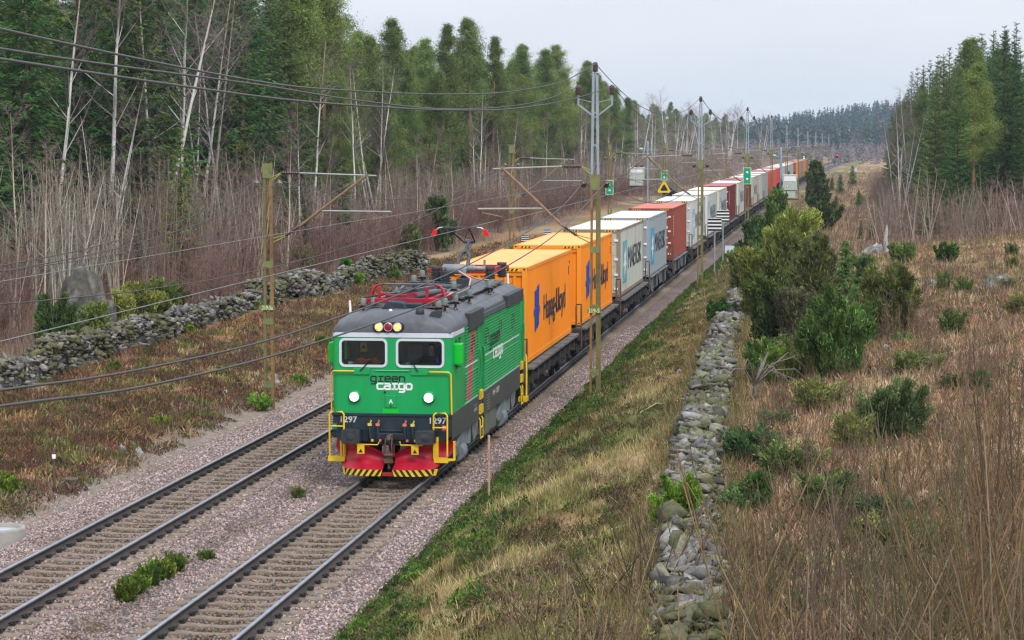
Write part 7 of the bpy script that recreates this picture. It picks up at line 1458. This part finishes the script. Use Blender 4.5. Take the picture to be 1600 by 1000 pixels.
# --- leafless stems in the right foreground
BRUSH_B = [bare_tree(s, 2.6, 11, .9, .011, (.16, .11, .075), (.17, .115, .08), None, .10, 8, .30, 5, .010, marks=False) for s in (54, 55)]
FORE = [bare_tree(s, 3.0, st, .55, .0075, c, tw_, None, .30, 4, .25, 2, .007, marks=False, stem_c=c, up=1.6, lean=.2) for s, st, c, tw_ in ((201, 14, (.15, .12, .055), (.12, .09, .05)), (202, 12, (.12, .09, .06), (.11, .08, .055)), (203, 13, (.12, .105, .055), (.10, .085, .05)), (204, 11, (.20, .13, .065), (.13, .09, .055)), (205, 14, (.19, .145, .09), (.14, .10, .07)))]
for k in range(36):
    y = rng.uniform(21, 36); p = 1640 - 830 * rng.random() ** 1.25; lat = (p - 800) / F_PX * y - xc(y); hs = rng.uniform(.55, 1.05) * (.65 + .5 * (p - 800) / 800)
    put("leafless_shrub", FORE[rng.integers(0, 5)], "tall thin leafless stems in the right foreground", "shrub", y, lat, 1.0, rng.uniform(0, 6.28), "bare stems in the right foreground", sz=hs * (1.05 if y < 28 else .8))
for k in range(16):
    y = rng.uniform(40, 95); lat = rng.uniform(8.5, .08 * y + 10); put("leafless_shrub", BRUSH_B[rng.integers(0, 2)], "brown leafless bushes scattered over the right field", "shrub", y, lat, rng.uniform(.35, .65), rng.uniform(0, 6.28), "bushes in the right field")
LOWJ = [bush(s, .9, .55, 'spray', c, 1800, .035, t_) for s, c, t_ in ((171, (.06, .085, .025), (.11, .14, .04)), (172, (.085, .10, .03), (.13, .15, .04)), (173, (.05, .09, .03), (.09, .14, .05)))]
for y, lat, p in spots(34, (32, 120), lambda y: (8.6, .085 * y + 10), 1.6, (1130, 1610)): put("juniper_bush", LOWJ[rng.integers(0, 3)], "low green juniper scrub scattered over the dry right field", "bush", y, lat, rng.uniform(.6, 1.5), rng.uniform(0, 6.28), "low junipers in the right field", sz=rng.uniform(.5, 1.1), names=("stems", "foliage"))
# snag and dead branches
y, lat = G(1384, 398); t = thing("dead_snag", "silvery broken dead tree trunk standing on the right crest", "dead tree", P(y, lat, T(y, lat))); b = MB(); s = y / F_PX
b.path([(0, 0, -.1), (.03, 0, .35), (-.02, 0, .8), (.02, 0, 1.2), (.05, 0, 1.62)], [.16, .13, .11, .09, .02], 8); o = b.build("trunk", mat("silvered_wood", (.36, .36, .37), rough=.9, var=.45, scale=7, stretch=(1, 1, .3)), t); b = MB(); b.path([(.02, 0, .95), (.16, -.05, 1.0), (.2, -.05, .98)], [.05, .04, .02], 6); b.path([(-.02, 0, .7), (-.1, -.04, .85)], [.04, .01], 5); b.build("branch_stub", m_bronze, t)
y, lat = G(1178, 622); t = thing("dead_branch", "grey dead branches lying over the right stone wall by the junipers", "dead wood", P(y, lat, T(y, lat)), .4); b = MB()
for i in range(9): a = -2.4 + i * .33; b.path([(0, 0, .3), (.5 * math.cos(a), .3 * math.sin(a), .75 + .1 * math.sin(i * 2)), (1.1 * math.cos(a), .7 * math.sin(a), .8 + .3 * math.sin(i)), (1.5 * math.cos(a) - .1, 1.0 * math.sin(a), .55 + .3 * math.sin(i))], [.028, .02, .014, .004], 5)
b.path([(.1, 0, -.1), (.05, 0, .25), (.25, .1, .7), (.5, .2, 1.1)], [.10, .08, .06, .02], 7); b.build("branch", mat("grey_dead_wood", (.16, .145, .12), rough=.95, var=.3, scale=8), t)
for i, (px, py, L, a, lb) in enumerate(((1030, 700, 2.6, .5, "long pale dead stick on the grass left of the right wall"), (1000, 650, 1.8, .9, "short pale stick high on the grassy bank"), (955, 835, 2.2, .35, "pale dead stick at the foot of the grassy bank near the vivid bush"), (900, 600, 1.4, 1.9, "bent whitish twig at the base of the near right mast"))):
    y, lat = G(px, py); b = MB(); b.path([(0, 0, .06), (L * .4 * math.cos(a), L * .4 * math.sin(a), .24), (L * math.cos(a), L * math.sin(a), .15)], [.018, .014, .005], 5); o = tag(b.build("dead_stick", mat("bleached_wood", (.40, .36, .28), rough=.9, var=.2)), lb, "stick"); o.location = P(y, lat, T(y, lat))
# ================================================================== far woods and haze
def far_wood(name, label, n, yr, latf, hr, seed, cols, zoff=0):
    rng = np.random.default_rng(seed); y = yr[0] + rng.random(n) * (yr[1] - yr[0]); lo, hi = latf(y); lat = lo + rng.random(n) * (hi - lo); h = rng.uniform(*hr, n); k = 46
    base = np.stack([xc(y) + lat, y, terr(lat, y)], 1); u = rng.random((n, k)) ** .8; az = rng.uniform(0, 6.28, (n, k)); rad = (h[:, None] * .16) * (1 - u * .92) * rng.uniform(.5, 1.1, (n, k))
    C = np.stack([base[:, 0, None] + np.cos(az) * rad, base[:, 1, None] + np.sin(az) * rad, base[:, 2, None] + h[:, None] * (.12 + .86 * u)], -1).reshape(-1, 3); m_ = n * k
    U = np.stack([np.cos(az), np.sin(az), rng.uniform(-.6, .2, (n, k))], -1).reshape(-1, 3); W = np.cross(U, rnd_unit(rng, m_)); W /= np.linalg.norm(W, axis=1)[:, None] + 1e-9; s = np.repeat(h, k)[:, None] * (1.15 - u.reshape(-1, 1) * .8)
    cr = Crown(); cr.quads(C, U * s * .075, W * s * .035, np.repeat(np.array(cols)[rng.integers(0, len(cols), n)] * rng.uniform(.75, 1.3, (n, 1)), k, 0) * rng.uniform(.7, 1.3, (m_, 1)))
    o = me_obj(name, cr.mesh(name, m_needle)); o["kind"] = "stuff"; tag(o, label, "forest"); return o
GC_ = [(.05, .08, .038), (.07, .10, .042), (.042, .072, .036), (.085, .11, .048)]
far_wood("hillside_forest", "blue hazy forest covering the hill at the end of the valley", 5200, (1250, 2300), lambda y: (np.full_like(y, -560.0), np.full_like(y, 330.0)), (10, 17), 301, GC_ + [(.11, .09, .08)])
far_wood("deep_left_forest", "dense conifers filling the depth of the forest left of the railway", 2100, (100, 1150), lambda y: (np.full_like(y, -190.0), np.full_like(y, -56.0) - np.clip((y - 420) * .1, 0, 40)), (13, 18), 302, GC_)
far_wood("deep_right_forest", "dense conifers filling the depth of the forest right of the railway", 900, (200, 1100), lambda y: (np.full_like(y, 46.0), np.full_like(y, 190.0)), (11, 15), 303, GC_)
far_wood("bare_valley_wood", "greyish leafless wood on the lower slope of the far hill", 2600, (780, 1500), lambda y: (np.full_like(y, -160.0), np.full_like(y, 160.0)), (4, 8), 304, [(.24, .20, .20), (.28, .23, .225), (.21, .18, .175)])
HAZE_D = .00011
me = bpy.data.meshes.new("haze"); b = MB(); b.bb(-1720, 2500, -12, 2760, -4, 60); hz = b.build("haze", bpy.data.materials.new("haze_air")); hm = hz.data.materials[0]; hm.use_nodes = True; nt = hm.node_tree; nt.nodes.clear()
out = nt.nodes.new("ShaderNodeOutputMaterial"); pv = nt.nodes.new("ShaderNodeVolumePrincipled"); pv.inputs["Color"].default_value = (.50, .74, 1.0, 1); pv.inputs["Density"].default_value = HAZE_D; pv.inputs["Anisotropy"].default_value = 0.0; nt.links.new(pv.outputs[0], out.inputs["Volume"]); hz["kind"] = "stuff"; hz["label"] = "thin bluish haze filling the valley air"; hz["category"] = "haze"
